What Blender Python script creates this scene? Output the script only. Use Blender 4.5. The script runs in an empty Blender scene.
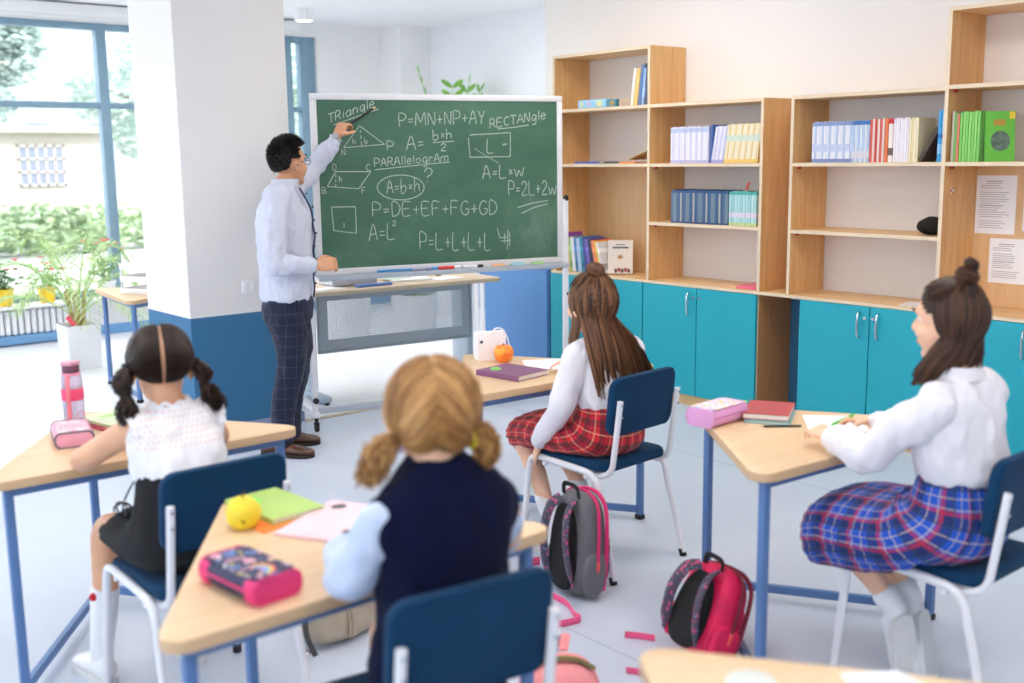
import bpy, bmesh, math, random
from math import sin, cos, pi, radians, sqrt, atan2, exp
from mathutils import Vector as V, Matrix, noise

random.seed(11)
SC = bpy.context.scene
COL = SC.collection


def lin(c):
    o = []
    for x in c:
        x = x / 255.0
        o.append(x / 12.92 if x <= 0.04045 else ((x + 0.055) / 1.055) ** 2.4)
    return tuple(o) + (1.0,)


# ---------------------------------------------------------------- materials
MATS = {}


def nodes_of(name):
    m = bpy.data.materials.new(name)
    m.use_nodes = True
    nt = m.node_tree
    b = nt.nodes['Principled BSDF']
    return m, nt, nt.nodes, nt.links, b


def mth(nt, op, a, b=None, c=None):
    n = nt.nodes.new('ShaderNodeMath')
    n.operation = op
    for i, v in enumerate((a, b, c)):
        if v is None:
            continue
        if isinstance(v, (int, float)):
            n.inputs[i].default_value = v
        else:
            nt.links.new(v, n.inputs[i])
    return n.outputs[0]


def mix(nt, fac, a, b, blend='MIX'):
    n = nt.nodes.new('ShaderNodeMix')
    n.data_type = 'RGBA'
    n.blend_type = blend
    for sock, v in ((n.inputs[0], fac), (n.inputs[6], a), (n.inputs[7], b)):
        if isinstance(v, (int, float, tuple)):
            sock.default_value = v
        else:
            nt.links.new(v, sock)
    return n.outputs[2]


def noise_tex(nt, scale, stretch=(1, 1, 1), detail=3, coord='Object', rough=.55):
    tc = nt.nodes.new('ShaderNodeTexCoord')
    mp = nt.nodes.new('ShaderNodeMapping')
    mp.inputs['Scale'].default_value = stretch
    nt.links.new(tc.outputs[coord], mp.inputs['Vector'])
    n = nt.nodes.new('ShaderNodeTexNoise')
    n.inputs['Scale'].default_value = scale
    n.inputs['Detail'].default_value = detail
    n.inputs['Roughness'].default_value = rough
    nt.links.new(mp.outputs['Vector'], n.inputs['Vector'])
    return n.outputs['Fac']


def bump(nt, b, h, strength=.3, dist=.002):
    n = nt.nodes.new('ShaderNodeBump')
    n.inputs['Strength'].default_value = strength
    n.inputs['Distance'].default_value = dist
    nt.links.new(h, n.inputs['Height'])
    nt.links.new(n.outputs['Normal'], b.inputs['Normal'])


def mat(name, col, rough=.6, metal=0, vary=.06, vscale=6, bmp=0, bscale=300, spec=.5, stretch=(1, 1, 1), sheen=0, coat=0, sss=0):
    if name in MATS:
        return MATS[name]
    m, nt, N, L, b = nodes_of(name)
    c = lin(col)
    f = noise_tex(nt, vscale, stretch)
    lo = tuple(x * (1 - vary) for x in c[:3]) + (1,)
    hi = tuple(min(1, x * (1 + vary)) for x in c[:3]) + (1,)
    r = mth(nt, 'MULTIPLY_ADD', f, 2.2, -.6)
    o = mix(nt, r, lo, hi)
    L.new(o, b.inputs['Base Color'])
    b.inputs['Roughness'].default_value = rough
    b.inputs['Metallic'].default_value = metal
    b.inputs['Specular IOR Level'].default_value = spec
    if sheen:
        b.inputs['Sheen Weight'].default_value = sheen
    if coat:
        b.inputs['Coat Weight'].default_value = coat
    if sss:
        b.inputs['Subsurface Weight'].default_value = sss
        b.inputs['Subsurface Radius'].default_value = (.012, .005, .003)
    if bmp:
        bump(nt, b, noise_tex(nt, bscale, stretch), bmp)
    MATS[name] = m
    return m


def wood(name, c1, c2, stretch, rough=.45, scale=4):
    if name in MATS:
        return MATS[name]
    m, nt, N, L, b = nodes_of(name)
    f = noise_tex(nt, scale, stretch, 6, rough=.6)
    g = noise_tex(nt, scale * 9, stretch, 3)
    s = mth(nt, 'MULTIPLY_ADD', g, .35, mth(nt, 'MULTIPLY', f, .8))
    s = mth(nt, 'MULTIPLY_ADD', s, 2.0, -.62)
    L.new(mix(nt, s, lin(c1), lin(c2)), b.inputs['Base Color'])
    b.inputs['Roughness'].default_value = rough
    bump(nt, b, g, .06, .001)
    MATS[name] = m
    return m


def two_tone(name, top, low, z, rough=.75):
    m, nt, N, L, b = nodes_of(name)
    tc = N.new('ShaderNodeTexCoord')
    sp = N.new('ShaderNodeSeparateXYZ')
    L.new(tc.outputs['Object'], sp.inputs[0])
    k = mth(nt, 'GREATER_THAN', sp.outputs['Z'], z)
    f = noise_tex(nt, 1.3)
    t2 = mix(nt, f, lin(low), tuple(x * 1.05 for x in lin(low)[:3]) + (1,))
    L.new(mix(nt, k, t2, lin(top)), b.inputs['Base Color'])
    b.inputs['Roughness'].default_value = rough
    bump(nt, b, noise_tex(nt, 160), .08)
    MATS[name] = m
    return m


def plaid(name, base, stripes, coord='UV', rough=.8):
    """stripes: (axis 0/1, period m, offset, width as fraction, colour, strength)"""
    if name in MATS:
        return MATS[name]
    m, nt, N, L, b = nodes_of(name)
    tc = N.new('ShaderNodeTexCoord')
    sp = N.new('ShaderNodeSeparateXYZ')
    L.new(tc.outputs[coord], sp.inputs[0])
    o = lin(base)
    for ax, per, off, w, c, st in stripes:
        t = mth(nt, 'FRACT', mth(nt, 'MULTIPLY_ADD', sp.outputs[ax], 1.0 / per, off))
        k = mth(nt, 'MULTIPLY', mth(nt, 'LESS_THAN', t, w), st)
        o = mix(nt, k, o, lin(c))
    f = noise_tex(nt, 30)
    o = mix(nt, mth(nt, 'MULTIPLY', f, .12), o, (.02, .02, .03, 1))
    L.new(o, b.inputs['Base Color'])
    b.inputs['Roughness'].default_value = rough
    b.inputs['Sheen Weight'].default_value = .1
    bump(nt, b, noise_tex(nt, 500), .15)
    MATS[name] = m
    return m


def hair_mat(name, dark, light, rough=.5, amt=1.0):
    if name in MATS:
        return MATS[name]
    m, nt, N, L, b = nodes_of(name)
    a = N.new('ShaderNodeAttribute')
    a.attribute_name = 'rnd'
    f = noise_tex(nt, 60, (1, 1, .25), 3)
    s = mth(nt, 'MULTIPLY_ADD', f, .5, mth(nt, 'MULTIPLY_ADD', a.outputs['Fac'], .9 * amt, -.2))
    L.new(mix(nt, s, lin(dark), lin(light)), b.inputs['Base Color'])
    b.inputs['Roughness'].default_value = rough
    b.inputs['Specular IOR Level'].default_value = .3
    MATS[name] = m
    return m


def glass_mat(name, tint=(1, 1, 1, 1), gloss=.06):
    m, nt, N, L, b = nodes_of(name)
    N.remove(b)
    t = N.new('ShaderNodeBsdfTransparent')
    t.inputs[0].default_value = tint
    g = N.new('ShaderNodeBsdfGlossy')
    g.inputs['Roughness'].default_value = .02
    fr = N.new('ShaderNodeLayerWeight')
    fr.inputs[0].default_value = .2
    k = mth(nt, 'MULTIPLY_ADD', fr.outputs['Facing'], .12, gloss * .3)
    mx = N.new('ShaderNodeMixShader')
    L.new(k, mx.inputs[0])
    L.new(t.outputs[0], mx.inputs[1])
    L.new(g.outputs[0], mx.inputs[2])
    L.new(mx.outputs[0], N['Material Output'].inputs[0])
    MATS[name] = m
    return m


def emit_mat(name, col, st):
    m, nt, N, L, b = nodes_of(name)
    b.inputs['Base Color'].default_value = lin(col)
    b.inputs['Emission Color'].default_value = lin(col)
    b.inputs['Emission Strength'].default_value = st
    MATS[name] = m
    return m


# ---------------------------------------------------------------- mesh builder
def frame_of(d, up=None):
    d = V(d).normalized()
    u = V(up) if up is not None else (V((0, 0, 1)) if abs(d.z) < .9 else V((1, 0, 0)))
    a = d.cross(u)
    if a.length < 1e-5:
        a = d.cross(V((0, 1, 0)))
    a.normalize()
    b = a.cross(d).normalized()
    return d, a, b


def rot_z(a):
    return Matrix.Rotation(a, 3, 'Z')


class MB:
    def __init__(s):
        s.v, s.f, s.uv, s.mi, s.c = [], [], [], [], []

    def add(s, vs, fs, uvs=None, mi=0, c=0.0):
        o = len(s.v)
        s.v += [V(p) for p in vs]
        s.c += [c] * len(vs)
        for k, f in enumerate(fs):
            s.f.append(tuple(o + i for i in f))
            s.uv.append(uvs[k] if uvs else None)
            s.mi.append(mi)
        return s

    def from_bm(s, bm, mi=0, c=0.0):
        bm.verts.index_update()
        s.add([v.co.copy() for v in bm.verts], [[v.index for v in f.verts] for f in bm.faces], None, mi, c)
        bm.free()
        return s

    def box(s, c, size, rot=None, bev=0.0, seg=2, mi=0):
        bm = bmesh.new()
        bmesh.ops.create_cube(bm, size=1)
        for v in bm.verts:
            v.co = V((v.co.x * size[0], v.co.y * size[1], v.co.z * size[2]))
        if bev > 0:
            bmesh.ops.bevel(bm, geom=bm.edges[:], offset=min(bev, min(size) * .49), segments=seg, profile=.5, affect='EDGES')
        for v in bm.verts:
            v.co = (rot @ v.co if rot is not None else v.co) + V(c)
        return s.from_bm(bm, mi)

    def bar(s, p0, p1, w, h, up=None, bev=0, mi=0):
        p0, p1 = V(p0), V(p1)
        d, a, b = frame_of(p1 - p0, up)
        R = Matrix((a, d, b)).transposed()
        return s.box((p0 + p1) / 2, (w, (p1 - p0).length, h), R, bev, 1, mi)

    def rings(s, rings, cap=True, uv=False, mi=0, c=0.0, closed=True, vlen=None):
        n = len(rings[0])
        vs = [p for r in rings for p in r]
        fs, uvs = [], []
        cum = [0.0]
        for i in range(1, len(rings)):
            cum.append(cum[-1] + (V(rings[i][0]) - V(rings[i - 1][0])).length)
        per = [0.0]
        mid = rings[len(rings) // 2]
        for j in range(n):
            per.append(per[-1] + (V(mid[(j + 1) % n]) - V(mid[j])).length)
        for i in range(len(rings) - 1):
            for j in range(n if closed else n - 1):
                k = (j + 1) % n
                fs.append((i * n + j, i * n + k, (i + 1) * n + k, (i + 1) * n + j))
                uvs.append(((per[j], cum[i]), (per[j + 1], cum[i]), (per[j + 1], cum[i + 1]), (per[j], cum[i + 1])))
        if cap and closed:
            fs.append(tuple(range(n))[::-1])
            uvs.append(tuple((0, 0) for _ in range(n)))
            o = (len(rings) - 1) * n
            fs.append(tuple(o + j for j in range(n)))
            uvs.append(tuple((0, 0) for _ in range(n)))
        return s.add(vs, fs, uvs if uv else None, mi, c)

    def tube(s, path, r, n=8, cap=True, flat=1.0, up=None, mi=0, c=0.0, uv=False):
        path = [V(p) for p in path]
        m = len(path)
        R = []
        prev = None
        for i, p in enumerate(path):
            d = (path[min(i + 1, m - 1)] - path[max(i - 1, 0)])
            if d.length < 1e-7:
                d = V((0, 0, 1))
            d.normalize()
            if prev is None:
                _, a, b = frame_of(d, up)
            else:
                a = prev - d * prev.dot(d)
                if a.length < 1e-6:
                    _, a, b = frame_of(d, up)
                a.normalize()
                b = a.cross(d).normalized()
            prev = a
            rr = r[i] if isinstance(r, (list, tuple)) else r
            R.append([p + a * rr * cos(2 * pi * j / n) + b * rr * flat * sin(2 * pi * j / n) for j in range(n)])
        return s.rings(R, cap, uv, mi, c)

    def cyl(s, p0, p1, r0, r1=None, n=16, mi=0):
        return s.tube([p0, p1], [r0, r0 if r1 is None else r1], n, mi=mi)

    def sph(s, c, r, n=16, m=10, rot=None, mi=0, col=0.0):
        if isinstance(r, (int, float)):
            r = (r, r, r)
        vs, fs = [], []
        for i in range(m + 1):
            t = pi * i / m
            for j in range(n):
                a = 2 * pi * j / n
                p = V((r[0] * sin(t) * cos(a), r[1] * sin(t) * sin(a), r[2] * cos(t)))
                vs.append((rot @ p if rot is not None else p) + V(c))
        for i in range(m):
            for j in range(n):
                k = (j + 1) % n
                fs.append((i * n + j, (i + 1) * n + j, (i + 1) * n + k, i * n + k))
        return s.add(vs, fs, None, mi, col)

    def lathe(s, prof, c=(0, 0, 0), n=24, mi=0, rot=None):
        c = V(c)
        R = []
        for r, z in prof:
            ring = []
            for j in range(n):
                p = V((max(r, 1e-4) * cos(2 * pi * j / n), max(r, 1e-4) * sin(2 * pi * j / n), z))
                ring.append((rot @ p if rot is not None else p) + c)
            R.append(ring)
        return s.rings(R, True, False, mi)

    def prism(s, poly, z0, z1, bev=0.0, mi=0, seg=2):
        bm = bmesh.new()
        lo = [bm.verts.new((x, y, z0)) for x, y in poly]
        hi = [bm.verts.new((x, y, z1)) for x, y in poly]
        n = len(poly)
        bm.faces.new(lo[::-1])
        top = bm.faces.new(hi)
        for i in range(n):
            bm.faces.new((lo[i], lo[(i + 1) % n], hi[(i + 1) % n], hi[i]))
        if bev > 0:
            es = [e for e in bm.edges if abs(e.verts[0].co.z - e.verts[1].co.z) < 1e-6]
            bmesh.ops.bevel(bm, geom=es, offset=bev, segments=seg, profile=.5, affect='EDGES')
        return s.from_bm(bm, mi)

    def xf(s, M, start=0):
        for i in range(start, len(s.v)):
            s.v[i] = M @ s.v[i]
        return s

    def build(s, name, mats, root=None, parent=None, smooth=35, front=None):
        org = root.location if root is not None else V((0, 0, 0))
        me = bpy.data.meshes.new(name)
        me.from_pydata([tuple(p - org) for p in s.v], [], s.f)
        if not isinstance(mats, (list, tuple)):
            mats = [mats]
        for m in mats:
            me.materials.append(m)
        me.polygons.foreach_set('material_index', s.mi)
        if any(u is not None for u in s.uv):
            ul = me.uv_layers.new(name='UVMap')
            k = 0
            for u, f in zip(s.uv, s.f):
                for i in range(len(f)):
                    ul.data[k].uv = u[i] if u else (0, 0)
                    k += 1
        if any(x != 0 for x in s.c):
            at = me.attributes.new('rnd', 'FLOAT', 'POINT')
            at.data.foreach_set('value', s.c)
        me.update()
        bm = bmesh.new()
        bm.from_mesh(me)
        bmesh.ops.recalc_face_normals(bm, faces=bm.faces)
        bm.to_mesh(me)
        bm.free()
        if front is not None:      # second slot on the faces that look along FRONT (laminate edge strips)
            for p in me.polygons:
                if p.normal.dot(V(front)) > .9:
                    p.material_index = 1
        if smooth:
            me.shade_smooth()
            me.set_sharp_from_angle(angle=radians(smooth))
        o = bpy.data.objects.new(name, me)
        COL.objects.link(o)
        par = parent or root
        if par is not None:
            o.parent = par
        return o


def thing(name, label, cat, loc=(0, 0, 0), group=None):
    o = bpy.data.objects.new(name, None)
    o.empty_display_size = .1
    COL.objects.link(o)
    o.location = V(loc)
    o['label'] = label
    o['category'] = cat
    if group:
        o['group'] = group
    return o


def tag(o, label, cat, group=None, kind=None):
    if label:
        o['label'] = label
    if cat:
        o['category'] = cat
    if group:
        o['group'] = group
    if kind:
        o['kind'] = kind
    return o


def struct(o, label=None, cat=None):
    o['kind'] = 'structure'
    if label:
        o['label'] = label
    if cat:
        o['category'] = cat
    return o


def copy_tree(o, parent=None):
    c = o.copy()
    COL.objects.link(c)
    if parent is not None:
        c.parent = parent
        c.matrix_parent_inverse = o.matrix_parent_inverse
    for ch in list(o.children):
        copy_tree(ch, c)
    return c


def solo(name, mb, mats, label, cat, group=None, smooth=35, at=None):
    """a thing that is one mesh, its origin at its base"""
    lo = V((min(p.x for p in mb.v), min(p.y for p in mb.v), min(p.z for p in mb.v)))
    hi = V((max(p.x for p in mb.v), max(p.y for p in mb.v), max(p.z for p in mb.v)))
    org = V(at) if at is not None else V(((lo.x + hi.x) / 2, (lo.y + hi.y) / 2, lo.z))
    for i in range(len(mb.v)):
        mb.v[i] = mb.v[i] - org
    o = mb.build(name, mats, None, None, smooth)
    o.location = org
    return tag(o, label, cat, group)


def smooth_path(pts, n=8):
    """Catmull-Rom through the points"""
    pts = [V(p) for p in pts]
    P = [pts[0] * 2 - pts[1]] + pts + [pts[-1] * 2 - pts[-2]]
    out = []
    for i in range(1, len(P) - 2):
        for k in range(n):
            t = k / n
            a, b, c, d = P[i - 1], P[i], P[i + 1], P[i + 2]
            out.append(.5 * ((2 * b) + (c - a) * t + (2 * a - 5 * b + 4 * c - d) * t * t + (-a + 3 * b - 3 * c + d) * t ** 3))
    out.append(pts[-1])
    return out


def round_poly(pts, r, n=6):
    out = []
    m = len(pts)
    for i in range(m):
        p, a, b = V(pts[i]).to_2d(), V(pts[i - 1]).to_2d(), V(pts[(i + 1) % m]).to_2d()
        u, w = (a - p).normalized(), (b - p).normalized()
        ang = math.acos(max(-1, min(1, u.dot(w))))
        t = r / math.tan(ang / 2)
        c = p + (u + w).normalized() * (r / sin(ang / 2))
        s, e = p + u * t - c, p + w * t - c
        a0 = atan2(s.y, s.x)
        a1 = atan2(e.y, e.x)
        d = (a1 - a0 + pi) % (2 * pi) - pi
        for k in range(n + 1):
            q = a0 + d * k / n
            out.append((c.x + r * cos(q), c.y + r * sin(q)))
    return out


def remesh(mb, name, mats, voxel, smooth=4, root=None, parent=None, post=None):
    """grow one continuous surface from overlapping volumes"""
    o = mb.build(name, mats, root, parent, 0)
    m = o.modifiers.new('r', 'REMESH')
    m.mode = 'VOXEL'
    m.voxel_size = voxel
    s = o.modifiers.new('s', 'SMOOTH')
    s.iterations = smooth
    s.factor = .5
    dg = bpy.context.evaluated_depsgraph_get()
    ev = o.evaluated_get(dg)
    me = bpy.data.meshes.new_from_object(ev)
    o.modifiers.clear()
    old = o.data
    o.data = me
    bpy.data.meshes.remove(old)
    me.name = name
    if not len(me.materials):
        for mm in (mats if isinstance(mats, (list, tuple)) else [mats]):
            me.materials.append(mm)
    if post:
        org = V(root.location) if root else V()
        nv = len(me.vertices)
        co, no = [0.0] * (3 * nv), [0.0] * (3 * nv)
        me.vertices.foreach_get('co', co)
        me.vertices.foreach_get('normal', no)
        for i in range(0, 3 * nv, 3):
            co[i:i + 3] = post(V(co[i:i + 3]) + org, V(no[i:i + 3])) - org
        me.vertices.foreach_set('co', co)
        me.update()
    me.shade_smooth()
    return o
# ---------------------------------------------------------------- shared materials
OAK_V = wood('oak_upright', (240, 196, 136), (206, 156, 98), (9, 9, .7))
OAK_D = wood('oak_side_panel', (196, 148, 98), (160, 114, 70), (9, 9, .7))
OAK_H = wood('oak_flat', (240, 204, 152), (220, 178, 124), (9, .7, 9))
OAK_BACK = wood('oak_back', (232, 194, 146), (214, 172, 124), (9, 9, .8))
EDGE = mat('laminate_edge', (226, 206, 178), .5, vary=.03)
DESKTOP = wood('desk_laminate', (232, 204, 166), (218, 184, 142), (.8, 9, 9), .38, 3)
DESKEDGE = wood('desk_edge', (222, 190, 150), (204, 168, 128), (.8, .8, 20), .45)
TEAL = mat('teal_door', (28, 166, 184), .45, vary=.03)
BLUESTEEL = mat('blue_steel', (88, 124, 176), .4, vary=.03)
WHITESTEEL = mat('white_steel', (234, 234, 238), .35, vary=.02)
CHROME = mat('chrome', (205, 208, 212), .22, metal=1, vary=.03)
BLACKRUB = mat('black_rubber', (24, 24, 27), .6)
NAVY = mat('navy_upholstery', (6, 54, 88), .85, vary=.12, vscale=14, bmp=.25, bscale=700, sheen=.05, spec=.2)
WHITEPL = mat('white_plastic', (240, 240, 242), .4, vary=.02)
GREYST = mat('grey_steel', (176, 184, 194), .4, vary=.03)
PAPER = mat('paper', (244, 243, 246), .8, vary=.02)
PAGES = mat('page_block', (238, 234, 224), .85, vary=.06, vscale=60, stretch=(1, 1, 12))
SKIN_M = mat('skin_tan', (214, 156, 118), .5, vary=.05, vscale=20, sss=.12)
SKIN_G = mat('skin_light', (240, 192, 160), .5, vary=.04, vscale=20, sss=.12)
SKIN_T = mat('skin_warm', (226, 172, 136), .5, vary=.04, vscale=20, sss=.12)
WHITECLOTH = mat('white_cloth', (231, 228, 234), .85, vary=.02, bmp=.2, bscale=900, sheen=.1)
LACE = mat('white_cotton', (246, 244, 248), .85, vary=.03, bmp=.2, bscale=700)
SHIRT = mat('pale_blue_cotton', (204, 207, 222), .85, vary=.03, bmp=.2, bscale=900)
BLOUSE = mat('pale_blue_blouse', (196, 210, 234), .85, vary=.03, bmp=.2, bscale=900)
VEST = mat('navy_knit', (10, 16, 46), .95, vary=.12, vscale=30, bmp=.3, bscale=800, sheen=.03, spec=.15)
BLACKCLOTH = mat('black_cloth', (16, 16, 20), .9, vary=.15, bmp=.2, bscale=800)
SOCK = mat('white_sock', (242, 242, 246), .9, vary=.03, bmp=.4, bscale=500)
SNEAK = mat('white_leather', (236, 236, 238), .5, vary=.03)
SOLEW = mat('white_rubber', (226, 226, 224), .6)
BROWNL = mat('brown_leather', (84, 50, 34), .4, vary=.25, vscale=18, coat=.2)
SOLEB = mat('dark_sole', (44, 32, 26), .6)
H_BLACK = hair_mat('hair_black', (12, 10, 11), (44, 36, 34))
H_DARK = hair_mat('hair_dark_brown', (17, 11, 10), (58, 40, 32))
H_BROWN = hair_mat('hair_brown', (42, 26, 18), (132, 88, 56))
H_BRUN = hair_mat('hair_brunette', (28, 17, 13), (92, 60, 42))
H_BLOND = hair_mat('hair_blond', (122, 78, 42), (212, 164, 104))
SOIL = mat('potting_soil', (58, 42, 32), .95, vary=.3, vscale=60, bmp=.6, bscale=120)
LEAF = mat('leaf_green', (120, 176, 72), .5, vary=.25, vscale=9)
LEAF_P = mat('palm_leaf', (176, 206, 140), .5, vary=.22, vscale=7)
LEAF_D = mat('leaf_dark', (76, 128, 66), .5, vary=.25, vscale=9)
EYEW = mat('eye_white', (236, 232, 228), .2)
EYED = mat('iris_brown', (48, 30, 22), .15)
BROW = mat('brow_hair', (30, 22, 20), .8)
LIP = mat('lip', (196, 112, 104), .5)

# where the chalkboard stands: left post, direction along the board, direction towards the class
BO = V((3.158, 5.574, 0))
BU = V((1.57, -.453, 0)).normalized()
BN = V((BU.y, -BU.x, 0)).normalized()
UP = V((0, 0, 1))
# ---------------------------------------------------------------- people: helpers
def cr(vals, n):
    """Catmull-Rom of scalars, matching smooth_path"""
    P = [2 * vals[0] - vals[1]] + list(vals) + [2 * vals[-1] - vals[-2]]
    out = []
    for i in range(1, len(P) - 2):
        for k in range(n):
            t = k / n
            a, b, c, d = P[i - 1], P[i], P[i + 1], P[i + 2]
            out.append(.5 * (2 * b + (c - a) * t + (2 * a - 5 * b + 4 * c - d) * t * t + (-a + 3 * b - 3 * c + d) * t ** 3))
    return out + [vals[-1]]


def limb(mb, pts, rad, n=14, k=5, flat=1.0, up=None):
    p = smooth_path(pts, k)
    r = [max(.002, x) for x in cr(rad, k)]
    mb.tube(p, r, n, flat=flat, up=up)
    mb.sph(p[0], r[0] * .98, n, 8)
    mb.sph(p[-1], r[-1] * .98, n, 8)


def ring(c, L_, F_, a, b, n=32, p=2.3, ph=None):
    out = []
    for j in range(n):
        t = 2 * pi * j / n
        x = math.copysign(abs(cos(t)) ** (2 / p), cos(t))
        y = math.copysign(abs(sin(t)) ** (2 / p), sin(t))
        s = ph(t) if ph else 1
        out.append(V(c) + V(L_) * a * x * s + V(F_) * b * y * s)
    return out


def torso(mb, rows, L_, F_, k=4, p=2.3, uv=False, ph=None):
    """rows: (centre, half width, half depth)"""
    C_ = smooth_path([r[0] for r in rows], k)
    A = cr([r[1] for r in rows], k)
    B = cr([r[2] for r in rows], k)
    mb.rings([ring(c, L_, F_, max(.004, a), max(.004, b), 36, p, ph) for c, a, b in zip(C_, A, B)], uv=uv)


class Head:
    def __init__(s, c, face, s_=1.0, tilt=0.0, roll=0.0):
        s.c, s.s = V(c), s_
        f = V(face)
        f.z = 0
        f.normalize()
        x = f.cross(UP).normalized()          # to the person's right
        R = Matrix.Rotation(tilt, 3, x)       # negative tilt looks down
        s.Y = (R @ f).normalized()
        s.Z = (R @ UP).normalized()
        Q = Matrix.Rotation(roll, 3, s.Y)
        s.Z = Q @ s.Z
        s.X = s.Y.cross(s.Z).normalized()
        s.R = Matrix((s.X, s.Y, s.Z)).transposed()

    def P(s, x, y, z):
        return s.c + s.R @ (V((x, y, z)) * s.s)

    def S(s, d, off=0.0):
        """point over the skull in local direction d"""
        d = V(d).normalized()
        return s.P(d.x * (.073 + off), -.010 + d.y * (.093 + off), .028 + d.z * (.084 + off))

    def add(s, mb):
        def e(x, y, z, a, b, c, rot=None):
            mb.sph(s.P(x, y, z), (a * s.s, b * s.s, c * s.s), 20, 14, s.R @ rot if rot is not None else s.R)
        e(0, -.010, .028, .073, .093, .084)
        e(0, .022, -.030, .058, .064, .070)
        e(0, .030, -.070, .040, .050, .040)
        e(0, .066, -.098, .020, .018, .015)
        e(0, .074, .030, .048, .014, .012)
        for k in (-1, 1):
            e(k * .034, .058, -.030, .022, .024, .022)
            e(k * .075, -.006, -.012, .008, .019, .031, Matrix.Rotation(-.35 * k, 3, 'Z'))
            e(k * .078, -.012, .002, .006, .018, .018, Matrix.Rotation(-.5 * k, 3, 'Z'))
        mb.tube([s.P(0, .080, .022), s.P(0, .092, .0), s.P(0, .104, -.022)], [.007 * s.s, .008 * s.s, .011 * s.s], 10)
        e(0, .098, -.026, .016, .012, .009)
        e(0, .084, -.058, .020, .010, .006)
        e(0, .082, -.067, .017, .010, .006)

    def face(s, root, body, brow):
        w, d, b_ = MB(), MB(), MB()
        lp = MB()
        for k in (-1, 1):
            MB().sph(s.P(k * .031, .0605, .008), .0128 * s.s, 14, 10).build('eyeball', EYEW, root, body)
            MB().sph(s.P(k * .031, .0680, .007), .0070 * s.s, 12, 8).build('iris', EYED, root, body)
            MB().tube(smooth_path([s.P(k * .014, .090, .030), s.P(k * .032, .089, .037), s.P(k * .050, .074, .031)], 4), [.0016, .003, .003, .0034, .0036, .0034, .003, .0024, .0012], 6).build('eyebrow', brow, root, body)
        lp.tube(smooth_path([s.P(-.021, .083, -.061), s.P(0, .0935, -.060), s.P(.021, .083, -.061)], 5), [.001, .002, .003, .0036, .004, .0042, .004, .0036, .003, .002, .001], 6)
        lp.build('lips', LIP, root, body)


def slerp(a, b, t):
    a, b = V(a).normalized(), V(b).normalized()
    w = math.acos(max(-1, min(1, a.dot(b))))
    if w < 1e-4:
        return a
    return (a * sin((1 - t) * w) + b * sin(t * w)) / sin(w)


def shell(hd, cond, off, name, m, root, parent=None, n=48):
    mb = MB()
    idx = {}
    vs, fs = [], []

    def vid(i, j, o):
        j %= n
        key = (i, j, o)
        if key not in idx:
            t, a = pi * i / (n // 2), 2 * pi * j / n
            d = V((sin(t) * cos(a), sin(t) * sin(a), cos(t)))
            idx[key] = len(vs)
            vs.append(hd.S(d, off - (.004 if o else 0)))
        return idx[key]
    for i in range(n // 2):
        for j in range(n):
            t, a = pi * (i + .5) / (n // 2), 2 * pi * (j + .5) / n
            d = V((sin(t) * cos(a), sin(t) * sin(a), cos(t)))
            if cond(d):
                fs.append((vid(i, j, 0), vid(i + 1, j, 0), vid(i + 1, j + 1, 0), vid(i, j + 1, 0)))
    mb.add(vs, fs, None, 0, .25)
    return mb


def lock(mb, pts, r, rnd, n=6, flat=.55, up=None, taper=.35):
    m = len(pts)
    rr = [r * (.55 + .45 * min(1, i / (m * .25 + .01))) * (1 - (1 - taper) * max(0, (i / (m - 1) - .55) / .45)) for i in range(m)]
    mb.tube(pts, rr, n, flat=flat, up=up, c=max(.001, rnd))


def tail(mb, path, prof, n, r, rn, wob=.006):
    """a hanging tail of locks around PATH; prof: radius along it"""
    p = smooth_path(path, 7)
    R = cr(prof, 7)
    m = len(p)
    for i in range(n):
        a = rn.uniform(0, 2 * pi)
        q = sqrt(rn.random())
        tw = rn.uniform(-.6, .6)
        pts = []
        for k in range(0, m, 2):
            d = (p[min(k + 1, m - 1)] - p[max(k - 1, 0)]).normalized()
            _, u, w = frame_of(d, (0, 1, .1))
            b = a + tw * k / m
            pts.append(p[k] + (u * cos(b) + w * sin(b)) * max(.001, R[k]) * q + V((rn.uniform(-1, 1), rn.uniform(-1, 1), rn.uniform(-1, 1))) * wob * k / m)
        lock(mb, pts, r * rn.uniform(.7, 1.2), rn.random(), taper=.3)


def knot(mb, c, axis, R0, r0, turns, n, rn):
    """hair wound into a bun"""
    _, u, w = frame_of(axis)
    ax = V(axis).normalized()
    for i in range(n):
        ph = rn.uniform(0, 6.3)
        a0 = 2 * pi * i / n
        pts = []
        for k in range(22):
            t = k / 21
            b = ph + t * turns * 2 * pi
            rr = R0 + r0 * cos(a0 + t * 5)
            pts.append(V(c) + (u * cos(b) + w * sin(b)) * rr + ax * r0 * sin(a0 + t * 5))
        lock(mb, pts, .0065, rn.random(), taper=.6)


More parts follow.
